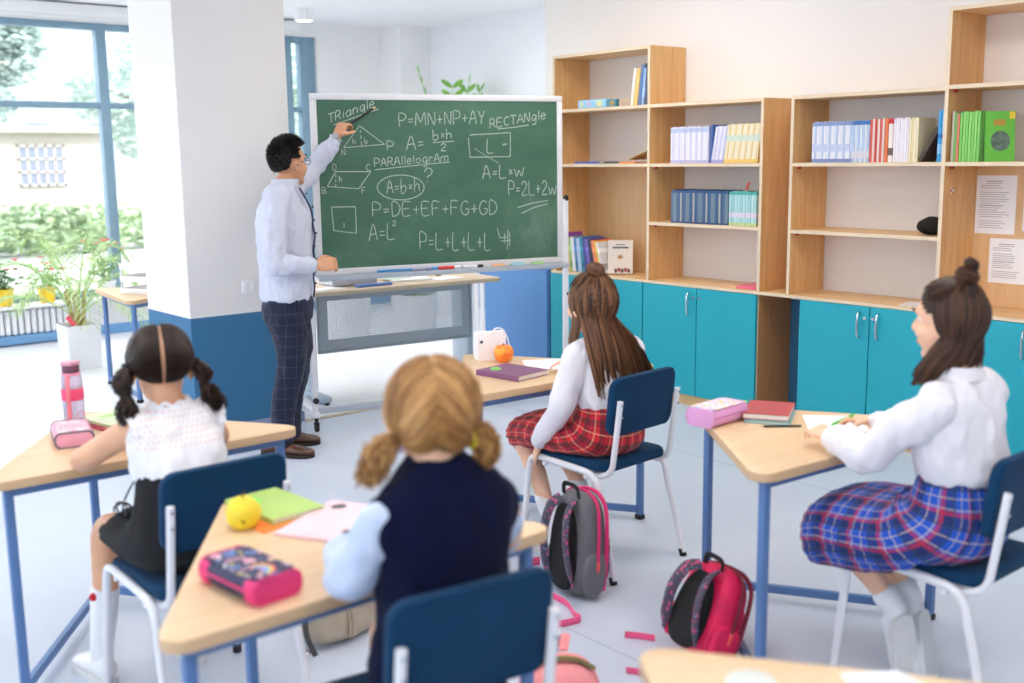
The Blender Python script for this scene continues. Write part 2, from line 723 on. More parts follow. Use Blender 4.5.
def hand(mb, w, d, n, side, k=1.0, curl=(.5, .5, .4), thumb=.5, spread=.10, fan=None):
    """w wrist, d towards the fingers, n the way the palm looks, side +1 if the thumb lies along d x n"""
    w = V(w)
    d = V(d).normalized()
    n = V(n)
    n = (n - d * n.dot(d)).normalized()
    t = d.cross(n).normalized() * side
    R = []
    for s, hw, ht in ((-.012, .025, .020), (.012, .029, .019), (.04, .039, .017), (.07, .042, .015), (.092, .039, .012)):
        R.append(ring(w + d * s * k, t, n, hw * k, ht * k, 16, 2.4))
    mb.rings(R)
    mb.sph(w, .024 * k, 12, 8)
    for i, (o, L_) in enumerate(((.030, .072), (.0105, .081), (-.0095, .075), (-.029, .058))):
        b = w + d * .086 * k + t * o * k
        dr = (d + t * (o * spread / .03)).normalized()
        pts, rad = [b - dr * .02 * k, b], [.0092 * k, .0092 * k]
        ang = 0
        cc = curl if fan is None else fan[i]
        for f, c in zip((.44, .31, .25), cc):
            ang += c
            dd = dr * cos(ang) + n * sin(ang)
            pts.append(pts[-1] + dd * L_ * f * k)
            rad.append((.0088 - .0008 * len(rad)) * k)
        for a, b2, r0, r1 in zip(pts[:-1], pts[1:], rad[:-1], rad[1:]):
            mb.tube([a, b2], [r0, r1], 9)
            mb.sph(b2, r1, 9, 6)
    b = w + d * .022 * k + t * .026 * k
    d1 = (d * .62 + t * .62 + n * .38 * (thumb + .4)).normalized()
    p1 = b + d1 * .044 * k
    d2 = (d * .85 + t * .18 * (1 - thumb) + n * (.25 + .6 * thumb)).normalized()
    p2 = p1 + d2 * .030 * k
    d3 = (d * .85 + n * (.2 + .8 * thumb) - t * .15).normalized()
    p3 = p2 + d3 * .024 * k
    for a, c, r0, r1 in ((b, p1, .014, .0105), (p1, p2, .0105, .0095), (p2, p3, .0095, .0075)):
        mb.tube([a, c], [r0 * k, r1 * k], 10)
        mb.sph(c, r1 * k, 10, 6)
    return t


def shoe(root, heel, toe, up, w, hgt, m_up, m_sole, label=None, lace=None, collar=True, name='shoe'):
    heel, toe = V(heel), V(toe)
    d = (toe - heel)
    L_ = d.length
    d.normalize()
    up = V(up)
    up = (up - d * up.dot(d)).normalized()
    s = d.cross(up).normalized()
    tt = (0, .04, .12, .25, .4, .55, .7, .82, .92, .98, 1.0)
    ww = (.30, .62, .76, .80, .80, .90, 1.0, .98, .80, .50, .2)
    hh = (.62, .95, 1.0, 1.0, .92, .70, .52, .44, .36, .27, .2)
    up_, so = MB(), MB()
    R, Q = [], []
    for t, a, h in zip(tt, ww, hh):
        c = heel + d * L_ * t
        aa, bb = a * w / 2, h * hgt
        rr = []
        for j in range(18):
            th = 2 * pi * j / 18
            x, z = cos(th), sin(th)
            x = math.copysign(abs(x) ** .75, x)
            zz = (bb * (.5 + .5 * z) if z > 0 else bb * (.5 + .5 * z))
            nar = 1 - .45 * max(0, z) * (bb > hgt * .6)
            rr.append(c + s * aa * x * nar + up * (.014 + zz))
        R.append(rr)
        Q.append([c + s * aa * x * 1.06 + up * z for x, z in ((1, 0), (1, .02), (-1, .02), (-1, 0))])
    up_.rings(R)
    o = up_.build(name, m_up, root, smooth=60)
    so.rings(Q)
    so.build('sole', m_sole, root, o, smooth=40)
    if lace:
        lc = MB()
        for i in range(4):
            t = .42 + .07 * i
            h = .96 - (t - .38) * 1.35
            c = heel + d * L_ * t
            lc.tube(smooth_path([c + s * w * .24 + up * hgt * h * .80, c + up * (hgt * h + .014), c - s * w * .24 + up * hgt * h * .80], 3), .003, 6)
        lc.build('laces', lace, root, o)
    return o


def cloth(mb, name, m, root, voxel, wr=.004, freq=16, smooth=3, seed=0.0, parent=None):
    """remeshed garment with fold noise along the surface"""
    off = V((seed, seed * 1.7, seed * .3))

    def post(co, no):
        a = noise.noise(V((co.x * freq, co.y * freq, co.z * freq * .45)) + off)
        b = noise.noise(V((co.x * freq * 2.3, co.y * freq * 2.3, co.z * freq * 1.4)) + off)
        return co + no * max(-wr * .25, a * wr * 1.5 + b * wr * .8 + wr * .4)
    return remesh(mb, name, m, voxel, smooth, root, parent, post)


XP = V((1, 0, 0))
YP = V((0, 1, 0))


def seated_skirt(name, rows, m, root, amp=.05, pleats=16, drop=None, ph0=0.0):
    """rows: (centre, half width, half depth, turn 0..1 from a level ring to an upright one)"""
    k = 5
    C_ = smooth_path([r[0] for r in rows], k)
    A, B, T_ = (cr([r[i] for r in rows], k) for i in (1, 2, 3))
    R = []
    m_ = len(C_)
    n = 96
    for i, c in enumerate(C_):
        u = i / (m_ - 1)
        t = max(0, min(1, T_[i])) * pi / 2
        Bv = YP * cos(t) + UP * sin(t)
        rr = []
        for j in range(n):
            th = 2 * pi * j / n
            g = amp * (.25 + .75 * u) * (abs(sin(th * pleats / 2 + ph0)) ** .7 - .5) if u > .12 else 0
            x = math.copysign(abs(cos(th)) ** .9, cos(th))
            y = math.copysign(abs(sin(th)) ** .9, sin(th))
            q = V(c) + XP * A[i] * x * (1 + g) + Bv * B[i] * y * (1 + g)
            q += V((0, 0, 1)) * .006 * noise.noise(q * 14) * u
            if drop:
                q = drop(q, u)
            rr.append(q)
        R.append(rr)
    mb = MB()
    mb.rings(R, uv=True)
    return mb.build(name, m, root, smooth=75)
# ================================================================ the standing man
def man():
    rn = random.Random(3)
    root = thing('person', 'standing man in pale blue shirt and dark checked trousers writing on the chalkboard', 'person', (2.84, 5.27, 0))
    Fv = V((.80, -.60, 0)).normalized()
    L_ = V((-Fv.y, Fv.x, 0))                      # to his left (away from the camera)
    C0 = V((2.838, 5.268, 0))

    def c(z, f=0.0, l=0.0):
        return C0 + Fv * f + L_ * l + UP * z
    shR, shL = c(1.395, -.012, -.170), c(1.435, .005, .175)
    elR, wrR = V((2.672, 5.085, 1.075)), V((2.868, 5.005, 1.052))
    elL, wrL = V((3.128, 5.475, 1.535)), V((3.262, 5.425, 1.705))
    hd = Head((2.878, 5.262, 1.580), (1.0, .22, 0), 1.06, .06)
    body = MB()
    torso(body, [(c(.80), .155, .10), (c(.92), .145, .095), (c(1.05), .135, .090), (c(1.2), .150, .10), (c(1.32), .145, .085), (c(1.39), .10, .06), (c(1.44), .05, .05)], L_, Fv)
    limb(body, [c(1.42), c(1.47, .0), hd.P(0, -.018, -.07)], [.050, .047, .048])
    hd.add(body)
    limb(body, [shR, elR, wrR], [.040, .034, .027])
    limb(body, [shL, elL, wrL], [.040, .034, .027])
    hand(body, wrR, (.90, -.42, .10), (.38, .80, -.46), 1, 1.0, (.75, .9, .6), .7)
    dL = V((.55, .02, .82)).normalized()
    hand(body, wrL + dL * .02, dL, (.80, .30, -.52), -1, 1.0, (.85, 1.0, .7), .9)
    for s, kn, an in ((-1, (2.800, 5.205, .475), (2.745, 5.237, .09)), (1, (2.925, 5.367, .46), (2.887, 5.402, .09))):
        limb(body, [c(.84, 0, s * .085), kn, an], [.085, .055, .036])
    b = remesh(body, 'body', SKIN_M, .006, 4, root)
    hd.face(root, b, BROW)
    # shirt
    sh = MB()
    torso(sh, [(c(.862, -.004), .176, .128), (c(.90, -.004), .178, .132), (c(1.0, -.006), .174, .134), (c(1.15, .0), .182, .140), (c(1.28, .002), .188, .138), (c(1.37, -.004), .176, .112), (c(1.42, -.006), .132, .084), (c(1.452, -.004), .074, .066)], L_, Fv)
    limb(sh, [c(1.405, -.012, -.13), shR + V((0, 0, -.02)), (shR + elR) / 2 + V((-.008, -.006, 0)), elR, (elR + wrR) / 2 + V((0, 0, -.004)), wrR - V((.03, -.015, -.002))], [.070, .072, .062, .056, .048, .040])
    limb(sh, [c(1.41, 0, .12), shL, (shL + elL) / 2 + V((0, 0, -.012)), elL + V((0, 0, -.006)), (elL + wrL) / 2, wrL - dL * .02], [.070, .068, .060, .053, .047, .038])
    shirt = cloth(sh, 'shirt', SHIRT, root, .0065, .0105, 17, 2, 2.0)
    cf = MB()
    cf.tube([wrR - V((.040, -.018, -.004)), wrR - V((.006, -.003, -.001))], [.040, .037], 18)
    cf.build('cuff', SHIRT, root, shirt)
    cf = MB()
    cf.tube([wrL - dL * .035, wrL - dL * .002], [.039, .036], 18)
    cf.build('cuff', SHIRT, root, shirt)
    col_ = MB()
    nb = c(1.462, .006)
    rr = [ring(nb + UP * z + Fv * (.012 * z / .04), L_, Fv, a, bb, 28) for z, a, bb in ((-.014, .070, .068), (.02, .066, .064), (.038, .063, .062), (.034, .070, .069), (-.006, .082, .078))]
    col_.rings(rr, cap=False)
    col_.build('collar', SHIRT, root, shirt)
    pk = MB()
    wav = [(.865, .135), (.92, .142), (.98, .139), (1.05, .150), (1.12, .144), (1.19, .155), (1.26, .147), (1.33, .142), (1.40, .112), (1.45, .085)]
    pk.tube(smooth_path([c(z, f + .004, -.010) for z, f in wav], 4), .010, 6, flat=.5, up=Fv)
    pk.build('placket_trim', mat('navy_trim', (44, 52, 92), .8), root, shirt)
    for z, f in wav[1:-1]:
        MB().sph(c(z + .02, f + .012, -.012), .006, 8, 6).build('button', mat('button_dark', (40, 44, 70), .4), root, shirt)
    # trousers with a window-pane check
    PAN = plaid('windowpane_check', (5, 18, 50), [(0, .052, .0, .030, (96, 114, 150), .42), (2, .058, .3, .030, (96, 114, 150), .42)], 'Object')
    tr = MB()
    torso(tr, [(c(.905, -.004), .158, .116), (c(.86, -.006), .168, .126), (c(.80, -.010), .172, .132), (c(.74, -.010), .168, .124)], L_, Fv, 3)
    for s, kn, an, hipo in ((-1, V((2.800, 5.205, .475)), V((2.745, 5.237, .085)), -.082), (1, V((2.925, 5.367, .46)), V((2.887, 5.402, .085)), .082)):
        hp = c(.78, -.004, hipo)
        limb(tr, [hp, hp.lerp(kn, .5) + Fv * .012, kn, kn.lerp(an, .45) - Fv * .016, an], [.104, .090, .072, .066, .056], 20)
    cloth(tr, 'trousers', PAN, root, .0075, .007, 15, 3, 5.0)
    bl = MB()
    bl.rings([ring(c(z), L_, Fv, .164, .122, 36) for z in (.868, .872, .90, .904)])
    bl.build('belt', mat('belt_dark', (34, 28, 28), .4), root)
    for s, hl, to in ((-1, (2.668, 5.335, 0), (2.862, 5.102, 0)), (1, (2.815, 5.452, 0), (3.038, 5.338, 0))):
        shoe(root, hl, to, (0, 0, 1), .100, .085, BROWNL, SOLEB, lace=mat('lace_brown', (60, 38, 26), .8))
    # hair
    def face_free(d):
        return d.z > .58 - .9 * max(0, -d.y) - .25 * max(0, -d.y) or (d.y < .12 and d.z > -.20 - .62 * max(0, -d.y) and not (abs(d.x) > .58 and d.z < .02 and d.y > -.42))
    sm = shell(hd, face_free, .009, 'hair', H_BLACK, root)
    for i in range(1300):
        while True:
            d = V((rn.gauss(0, 1), rn.gauss(0, 1), rn.gauss(0, 1))).normalized()
            if face_free(d):
                break
        top = max(0, d.z)
        p0 = hd.S(d, .004)
        ln = .014 + .026 * top * (1 + .5 * max(0, d.y))
        dr = hd.R @ (d * .8 + V((0, .35 * top + .1, .45 * top - .35 * (1 - top)))).normalized()
        lock(sm, [p0, p0 + dr * ln * .5, p0 + dr * ln], .0042, rn.random() * .8, 5, taper=.15)
    sm.build('hair', H_BLACK, root, smooth=60)
    # glasses
    gl = MB()
    for k in (-1, 1):
        loop = [hd.P(k * .033 + .024 * cos(t), .098 - .006 * abs(cos(t)), .004 + .017 * sin(t)) for t in [2 * pi * i / 16 for i in range(17)]]
        gl.tube(loop, .0018, 6)
        gl.tube(smooth_path([hd.P(k * .057, .093, .010), hd.P(k * .080, .060, .010), hd.P(k * .084, .0, .006), hd.P(k * .080, -.022, -.012)], 4), .0020, 6)
    gl.tube([hd.P(-.010, .099, .006), hd.P(.010, .099, .006)], .0018, 6)
    gl.build('glasses', mat('glasses_dark', (40, 44, 60), .3), root)
    # watch on the raised wrist
    wt = MB()
    _, a, bb = frame_of(dL)
    q = wrL + dL * .012
    wt.tube([q + (a * cos(t) + bb * sin(t)) * .031 for t in [2 * pi * i / 20 for i in range(21)]], .009, 8, flat=.45, up=dL)
    wt.build('watch_strap', mat('watch_white', (226, 226, 226), .4), root)
    fc = MB()
    nn = V((-.5, -.75, .35)).normalized()
    fc.cyl(q + nn * .030, q + nn * .041, .018, n=20)
    fc.build('watch_case', CHROME, root)
    # marker held against the board
    hp = wrL + dL * .115 + V((.035, .01, -.01))
    tip = BO + BU * .415 + BN * .02 + UP * 1.893
    dv = (tip - hp).normalized()
    mk = MB()
    mk.tube([hp - dv * .05, tip - dv * .02], .0065, 10)
    mk.tube([tip - dv * .02, tip], [.006, .0045], 10, mi=1)
    solo('pointer_pen', mk, [mat('pen_black', (26, 26, 28), .4), mat('pen_tip_beige', (224, 190, 140), .5)], 'black pen with a beige tip held up to the word on the chalkboard', 'pen')


# ================================================================ shared pieces for the girls
def sit_legs(body, hip, kneeL, kneeR, ankL, ankR, k=1.0):
    for s, kn, an in ((-1, V(kneeL), V(ankL)), (1, V(kneeR), V(ankR))):
        h = V(hip) + V((s * .068 * k, 0, 0))
        limb(body, [h, h.lerp(kn, .55) + V((0, 0, .008)), kn, kn.lerp(an, .4) + V((0, -.012, 0)), an], [.074 * k, .060 * k, .046 * k, .043 * k, .027 * k])


# ================================================================ girl with dark pigtails (left)
def girl_pigtails():
    rn = random.Random(8)
    root = thing('person', 'girl with dark pigtails and white lace top writing at the left desk', 'person', (1.20, 2.90, 0))
    hd = Head((1.196, 2.992, 1.018), (.30, .95, 0), 1.06, -.20)
    shL, shR = V((1.100, 2.955, .868)), V((1.310, 2.945, .872))
    elL, haL = V((1.012, 3.165, .744)), V((1.145, 3.335, .746))
    elR, haR = V((1.418, 3.14, .746)), V((1.30, 3.36, .748))
    body = MB()
    T_ = [((1.20, 2.885, .50), .130, .10), ((1.20, 2.895, .60), .112, .085), ((1.203, 2.92, .72), .112, .085), ((1.207, 2.945, .82), .118, .08), ((1.208, 2.955, .875), .095, .06), ((1.205, 2.965, .915), .045, .045)]
    torso(body, T_, XP, YP)
    limb(body, [(1.207, 2.955, .88), (1.203, 2.968, .925), hd.P(0, -.02, -.06)], [.050, .044, .045])
    hd.add(body)
    limb(body, [shL, shL.lerp(elL, .5), elL, elL.lerp(haL, .5), haL], [.038, .038, .036, .032, .023])
    limb(body, [shR, shR.lerp(elR, .5), elR, elR.lerp(haR, .5), haR], [.042, .039, .036, .032, .023])
    hand(body, haL, (.75, .62, -.05), (0, 0, -1), -1, .78, (.25, .3, .2), .3)
    hand(body, haR, (-.62, .75, -.05), (0, 0, -1), 1, .78, (.4, .5, .4), .6)
    sit_legs(body, (1.20, 2.92, .525), (1.105, 3.285, .475), (1.30, 3.29, .475), (1.062, 3.275, .115), (1.325, 3.22, .115), .95)
    b = remesh(body, 'body', SKIN_T, .0055, 4, root)
    hd.face(root, b, BROW)
    # lace blouse
    m, nt, N, L, bs = nodes_of('white_lace')
    tc = N.new('ShaderNodeTexCoord')
    sp = N.new('ShaderNodeSeparateXYZ')
    L.new(tc.outputs['Object'], sp.inputs[0])
    P_ = 1 / .0145
    row_ = mth(nt, 'FLOOR', mth(nt, 'MULTIPLY', sp.outputs['Z'], P_))
    fx = mth(nt, 'SUBTRACT', mth(nt, 'FRACT', mth(nt, 'MULTIPLY_ADD', row_, .5, mth(nt, 'MULTIPLY', sp.outputs['X'], P_))), .5)
    fz = mth(nt, 'SUBTRACT', mth(nt, 'FRACT', mth(nt, 'MULTIPLY', sp.outputs['Z'], P_)), .5)
    dd = mth(nt, 'SQRT', mth(nt, 'ADD', mth(nt, 'MULTIPLY', fx, fx), mth(nt, 'MULTIPLY', fz, fz)))
    kk = mth(nt, 'MULTIPLY', mth(nt, 'LESS_THAN', dd, .30), mth(nt, 'GREATER_THAN', sp.outputs['Z'], .808))
    L.new(mix(nt, mth(nt, 'MULTIPLY', kk, .55), lin((236, 234, 239)), lin((230, 196, 184))), bs.inputs['Base Color'])
    bs.inputs['Roughness'].default_value = .85
    tb = MB()
    torso(tb, [((1.20, 2.908, .715), .118, .098), ((1.20, 2.912, .735), .127, .104), ((1.203, 2.922, .775), .130, .104), ((1.207, 2.94, .82), .134, .098), ((1.208, 2.955, .872), .112, .074), ((1.205, 2.962, .905), .066, .058), ((1.205, 2.964, .918), .055, .052)], XP, YP)
    for s, q in ((-1, shL), (1, shR)):
        tb.sph(q + V((-s * .012, 0, -.012)), (.046, .058, .056), 16, 12)
    top = cloth(tb, 'lace_top', m, root, .006, .008, 17, 3, 1.0)
    for s, q in ((-1, shL), (1, shR)):      # gathered cap ruffles
        mb = MB()
        Rg = []
        for u, rr in ((0, .046), (.35, .050), (.7, .054), (1.0, .057)):
            cc = q + V((s * (.002 + .022 * u), 0, -.012 - .012 * u))
            Rg.append([cc + V((0, cos(t), 0)) * rr * (1 + .10 * u * sin(t * 11)) + V((s * .25, 0, 1)).normalized() * rr * 1.05 * sin(t) * (1 + .06 * u * cos(t * 9)) for t in [2 * pi * j / 66 for j in range(66)]])
        Rg += [[p + V((-s * .003, 0, 0)) for p in r_] for r_ in Rg[::-1]]
        mb.rings(Rg, cap=False)
        mb.build('ruffle_sleeve', LACE, root, top, smooth=80)
    mb = MB()
    mb.tube([V((1.205, 2.966, .922)) + V((.054 * cos(t), .050 * sin(t), .006 * sin(8 * t) - .012 * sin(t) * 0)) for t in [2 * pi * j / 48 for j in range(49)]], .006, 6)
    mb.build('neck_ruffle', LACE, root, top)
    rows = [((1.20, 2.906, .742), .124, .103, 0), ((1.20, 2.897, .66), .134, .114, .05), ((1.203, 2.90, .56), .158, .138, .35), ((1.206, 2.98, .522), .168, .095, .75), ((1.206, 3.08, .512), .164, .080, .98), ((1.206, 3.15, .505), .158, .076, 1.0), ((1.206, 3.205, .495), .150, .066, 1.0)]

    def dropz(q, u):
        if q.z < .4575 and u > .25:
            q.z = .4575 if abs(q.x - 1.27) < .2 and q.y < 3.15 else max(q.z, .43)
        return q
    seated_skirt('skirt', rows, BLACKCLOTH, root, .035, 12, dropz)
    mb = MB()
    mb.tube(smooth_path([(1.085, 2.93, .735), (1.066, 2.955, .69), (1.060, 2.98, .655)], 4), .005, 6, flat=.4)
    for dx, dz in ((-.030, .012), (.022, -.010)):
        loop = [V((1.060, 2.985, .648)) + V((dx * sin(t), .012 * sin(t * 2), -.022 + dz * sin(t) - .022 * cos(t))) for t in [2 * pi * j / 16 for j in range(17)]]
        mb.tube(loop, .0045, 6, flat=.4)
    mb.tube(smooth_path([(1.060, 2.985, .648), (1.052, 2.99, .60), (1.060, 2.995, .555)], 4), .005, 6, flat=.4)
    mb.tube(smooth_path([(1.062, 2.985, .648), (1.072, 2.99, .61), (1.068, 2.995, .575)], 4), .005, 6, flat=.4)
    mb.build('waist_ribbon', BLACKCLOTH, root)
    for s, kn, an, toe in ((-1, (1.105, 3.285, .475), (1.062, 3.275, .115), (1.045, 3.44, 0)), (1, (1.30, 3.29, .475), (1.325, 3.22, .115), (1.35, 3.38, 0))):
        kn, an = V(kn), V(an)
        sk = MB()
        limb(sk, [kn.lerp(an, .52) + V((0, -.008, 0)), kn.lerp(an, .75) + V((0, -.006, 0)), an, an + V((0, .01, -.05))], [.045, .041, .036, .036])
        so_ = remesh(sk, 'sock', SOCK, .006, 3, root)
        MB().sph(kn.lerp(an, .53) + V((-.040, -.022, 0)), .013, 14, 10).build('pompom', mat('red_pompom', (206, 24, 40), .9, bmp=.8, bscale=200), root, so_)
        t_ = V(toe)
        shoe(root, (an.x, an.y - .055, 0), t_, (0, 0, 1), .088, .080, SNEAK, SOLEW, lace=SOCK)
    # hair: parted, drawn to two tie points
    tl, tr_ = (-1.0, -.28, -.10), (1.0, -.28, -.10)
    par = hd
    def free(d):
        return (d.y < .45 + .5 * max(0, d.z) or d.z > .62) and d.z > -.46 - .52 * max(0, -d.y) and not (d.y > -.05 and d.z < .12) and abs(d.x) > .050
    sm = shell(hd, free, .0055, 'hair', H_DARK, root, n=96)
    for s in (-1, 1):
        tie = V((s * .98, -.22, -.16)).normalized()
        for i in range(260):
            t = i / 259
            ang = radians(40 + 190 * t)       # along the parting from forehead to nape
            d0 = V((s * .092, cos(ang), sin(ang))).normalized()
            if rn.random() < .22:             # hair line at temple and nape
                d0 = V((s * rn.uniform(.25, .75), rn.choice((.62, -.62)), rn.uniform(-.2, .55) if rn.random() < .4 else -.72)).normalized()
                if d0.y > 0 and d0.z < .25:
                    d0 = V((s * .75, .35, .45)).normalized()
                if d0.z < -.4:
                    d0 = V((s * rn.uniform(.1, .5), -.8, rn.uniform(-1.0, -.5))).normalized()
            elif d0.y > .74:
                continue
            pts = [hd.S(slerp(d0, tie, k / 9), .006 + .006 * sin(pi * min(1, k / 9 * 1.0)) + (.006 * (k / 9) ** 3)) for k in range(10)]
            lock(sm, pts, .0056, rn.random() * .85, 6, .5, taper=.6)
        t0 = hd.S(tie, .012)
        t1 = t0 + V((s * .022, -.012, -.045))
        t2 = t0 + V((s * .020, -.020, -.082))
        if s < 0:
            pth = [t0, t1 + V((-.006, 0, 0)), t2 + V((-.002, 0, 0)), t2 + V((-.004, -.005, -.04)), t2 + V((-.006, -.01, -.075))]
        else:
            pth = [t0, t1 + V((.004, 0, .006)), t2 + V((.002, -.004, .012)), t2 + V((.016, -.010, -.020)), t2 + V((.034, -.02, -.058))]
        tail(sm, pth, [.010, .027, .010, .028, .022], 90, .0055, rn, .012)
        for q, r_ in ((t0, .016), (t2 + V((.002 if s > 0 else 0, 0, .008)), .013)):
            MB().tube([q + V((r_ * cos(t), r_ * sin(t), 0)) for t in [2 * pi * j / 16 for j in range(17)]], .005, 7).build('hair_tie', BLACKCLOTH, root)
    sm.build('hair', H_DARK, root, smooth=60)


# ================================================================ blonde girl in the foreground
def girl_blonde():
    rn = random.Random(4)
    root = thing('person', 'blonde girl in navy vest over pale blue blouse, seen from behind', 'person', (1.262, 1.75, 0))
    hd = Head((1.264, 1.762, 1.070), (.52, .85, 0), 1.11, -.14)
    shL, shR = V((1.110, 1.745, .902)), V((1.404, 1.712, .895))
    elL, haL = V((1.098, 1.815, .758)), V((1.185, 2.02, .748))
    elR, haR = V((1.462, 1.79, .765)), V((1.385, 1.985, .748))
    body = MB()
    ax = V((1, -.10, 0)).normalized()
    ay = V((.10, 1, 0)).normalized()
    T_ = [((1.25, 1.745, .50), .130, .10), ((1.255, 1.742, .62), .115, .088), ((1.258, 1.738, .78), .118, .088), ((1.262, 1.733, .88), .125, .08), ((1.263, 1.735, .935), .10, .06), ((1.262, 1.742, .975), .046, .046)]
    torso(body, T_, ax, ay)
    limb(body, [(1.263, 1.735, .93), (1.262, 1.745, .98), hd.P(0, -.02, -.06)], [.052, .046, .047])
    hd.add(body)
    limb(body, [shL, elL, haL], [.034, .034, .023])
    limb(body, [shR, elR, haR], [.034, .034, .023])
    hand(body, haL, (.7, .7, -.04), (0, 0, -1), -1, .8, (.3, .35, .3), .4)
    hand(body, haR, (-.5, .85, -.04), (0, 0, -1), 1, .8, (.4, .5, .4), .6)
    sit_legs(body, (1.282, 1.79, .525), (1.335, 2.08, .48), (1.47, 2.06, .48), (1.30, 2.06, .10), (1.405, 2.10, .10), .84)
    b = remesh(body, 'body', SKIN_G, .0055, 4, root)
    hd.face(root, b, mat('brow_fair', (150, 110, 70), .8))
    # blouse: collar and puffed sleeves
    bl = MB()
    torso(bl, [((1.258, 1.738, .80), .112, .082), ((1.262, 1.733, .88), .120, .076), ((1.263, 1.735, .935), .100, .060), ((1.262, 1.740, .965), .060, .056), ((1.262, 1.742, .992), .054, .052)], ax, ay)
    limb(bl, [shL + V((.010, 0, 0)), shL + V((-.010, .01, -.045)), shL.lerp(elL, .7) + V((-.004, 0, 0)), elL + V((0, .01, .004)), elL.lerp(haL, .35), elL.lerp(haL, .85)], [.036, .039, .046, .047, .040, .032])
    limb(bl, [shR + V((-.010, 0, 0)), shR + V((0, .01, -.045)), shR.lerp(elR, .7), elR + V((0, .01, .004)), elR.lerp(haR, .35), elR.lerp(haR, .85)], [.036, .038, .042, .046, .040, .032])
    blouse = cloth(bl, 'blouse', BLOUSE, root, .006, .010, 15, 3, 4.0)
    cl = MB()
    cl.rings([ring((1.262, 1.744, .958 + z), ax, ay, a, c_, 28) for z, a, c_ in ((-.012, .058, .056), (.012, .055, .053), (.016, .064, .062), (-.012, .078, .074))], cap=False)
    cl.build('collar', WHITECLOTH, root, blouse)
    vs_ = MB()
    torso(vs_, [((1.252, 1.748, .475), .152, .116), ((1.252, 1.747, .53), .148, .114), ((1.255, 1.742, .62), .138, .108), ((1.258, 1.738, .74), .140, .108), ((1.261, 1.734, .84), .152, .106), ((1.261, 1.733, .90), .160, .096), ((1.263, 1.735, .948), .126, .084), ((1.262, 1.738, .985), .076, .070), ((1.262, 1.742, 1.004), .060, .058)], ax, ay)
    for q in (shL, shR):
        vs_.sph(q.lerp(V((1.263, 1.735, .90)), .12) + V((0, 0, -.022)), (.044, .060, .062), 16, 12)
    cloth(vs_, 'navy_vest', VEST, root, .006, .006, 12, 4, 7.0)
    rows = [((1.255, 1.745, .66), .128, .108, 0), ((1.262, 1.755, .58), .150, .125, .3), ((1.295, 1.84, .53), .158, .09, .8), ((1.385, 1.96, .518), .146, .078, 1), ((1.43, 2.05, .505), .140, .074, 1)]

    def dropz(q, u):
        if q.z < .458:
            q.z = .458 if q.y < 2.04 else max(q.z, .43)
        return q
    seated_skirt('skirt', rows, VEST, root, .04, 14, dropz)
    for kn, an, toe in (((1.335, 2.08, .48), (1.30, 2.06, .10), (1.315, 2.21, 0)), ((1.47, 2.06, .48), (1.405, 2.10, .10), (1.40, 2.24, 0))):
        kn, an = V(kn), V(an)
        sk = MB()
        limb(sk, [kn.lerp(an, .5), kn.lerp(an, .75), an, an + V((0, .01, -.045))], [.046, .042, .036, .036])
        remesh(sk, 'sock', SOCK, .006, 3, root)
        shoe(root, (an.x, an.y - .05, 0), toe, (0, 0, 1), .086, .078, SNEAK, SOLEW, lace=SOCK)

    def free(d):
        return (d.y < .45 + .5 * max(0, d.z) or d.z > .62) and d.z > -.55 - .45 * max(0, -d.y) and not (d.y > -.05 and d.z < .10)
    sm = shell(hd, free, .006, 'hair', H_BLOND, root)
    for s in (-1, 1):
        tie = V((s * .82, -.28, -.66)).normalized()
        for i in range(560):
            t = i / 559
            ang = radians(42 + 176 * rn.random())
            d0 = V((s * rn.uniform(-.06, .06), cos(ang), sin(ang))).normalized()
            if rn.random() < .30:
                d0 = V((s * rn.uniform(.05, .8), rn.choice((.55, -.7)), rn.uniform(-.95, .6))).normalized()
                if d0.y > 0 and d0.z < .3:
                    d0 = V((s * .75, .35, .45)).normalized()
            elif d0.y > .74:
                continue
            j = rn.uniform(-.004, .004)
            w0 = rn.uniform(-.12, .12)
            pts = [hd.S(slerp(d0, tie, k / 10) + V((0, w0 * sin(pi * k / 10), w0 * sin(pi * k / 10))), .008 + j * sin(pi * k / 10) + .004 * sin(pi * k / 10)) for k in range(11)]
            lock(sm, pts, .0046, rn.random() ** 1.3, 6, .5, taper=.6)
        for i in range(26):                    # loose wisps
            ang = radians(20 + 110 * rn.random())
            d0 = V((s * .05, cos(ang), sin(ang))).normalized()
            pts = [hd.S(slerp(d0, tie, k / 10), .012 + .010 * sin(pi * k / 10) * rn.random()) for k in range(11)]
            lock(sm, pts, .0016, rn.random(), 4, .8)
        t0 = hd.S(tie, .012)
        if s < 0:
            pth = [t0, t0 + V((-.018, .010, -.004)), t0 + V((-.034, .020, -.022)), t0 + V((-.044, .030, -.048)), t0 + V((-.052, .040, -.076))]
            tail(sm, pth, [.012, .024, .028, .024, .012], 200, .0034, rn, .020)
        else:
            pth = [t0, t0 + V((.016, -.004, .008)), t0 + V((.032, -.006, -.006)), t0 + V((.036, -.006, -.034)), t0 + V((.032, -.004, -.056))]
            tail(sm, pth, [.012, .024, .026, .022, .010], 160, .0034, rn, .016)
        MB().tube([t0 + V((0, .018 * cos(t), .018 * sin(t))) for t in [2 * pi * j / 16 for j in range(17)]], .0045, 7).build('hair_tie', mat('tie_lilac', (190, 160, 190), .7) if s < 0 else mat('tie_yellow', (210, 190, 60), .7), root)
    sm.build('hair', H_BLOND, root, smooth=60)


# ================================================================ girl with very long hair (middle)
RED_PLAID = None


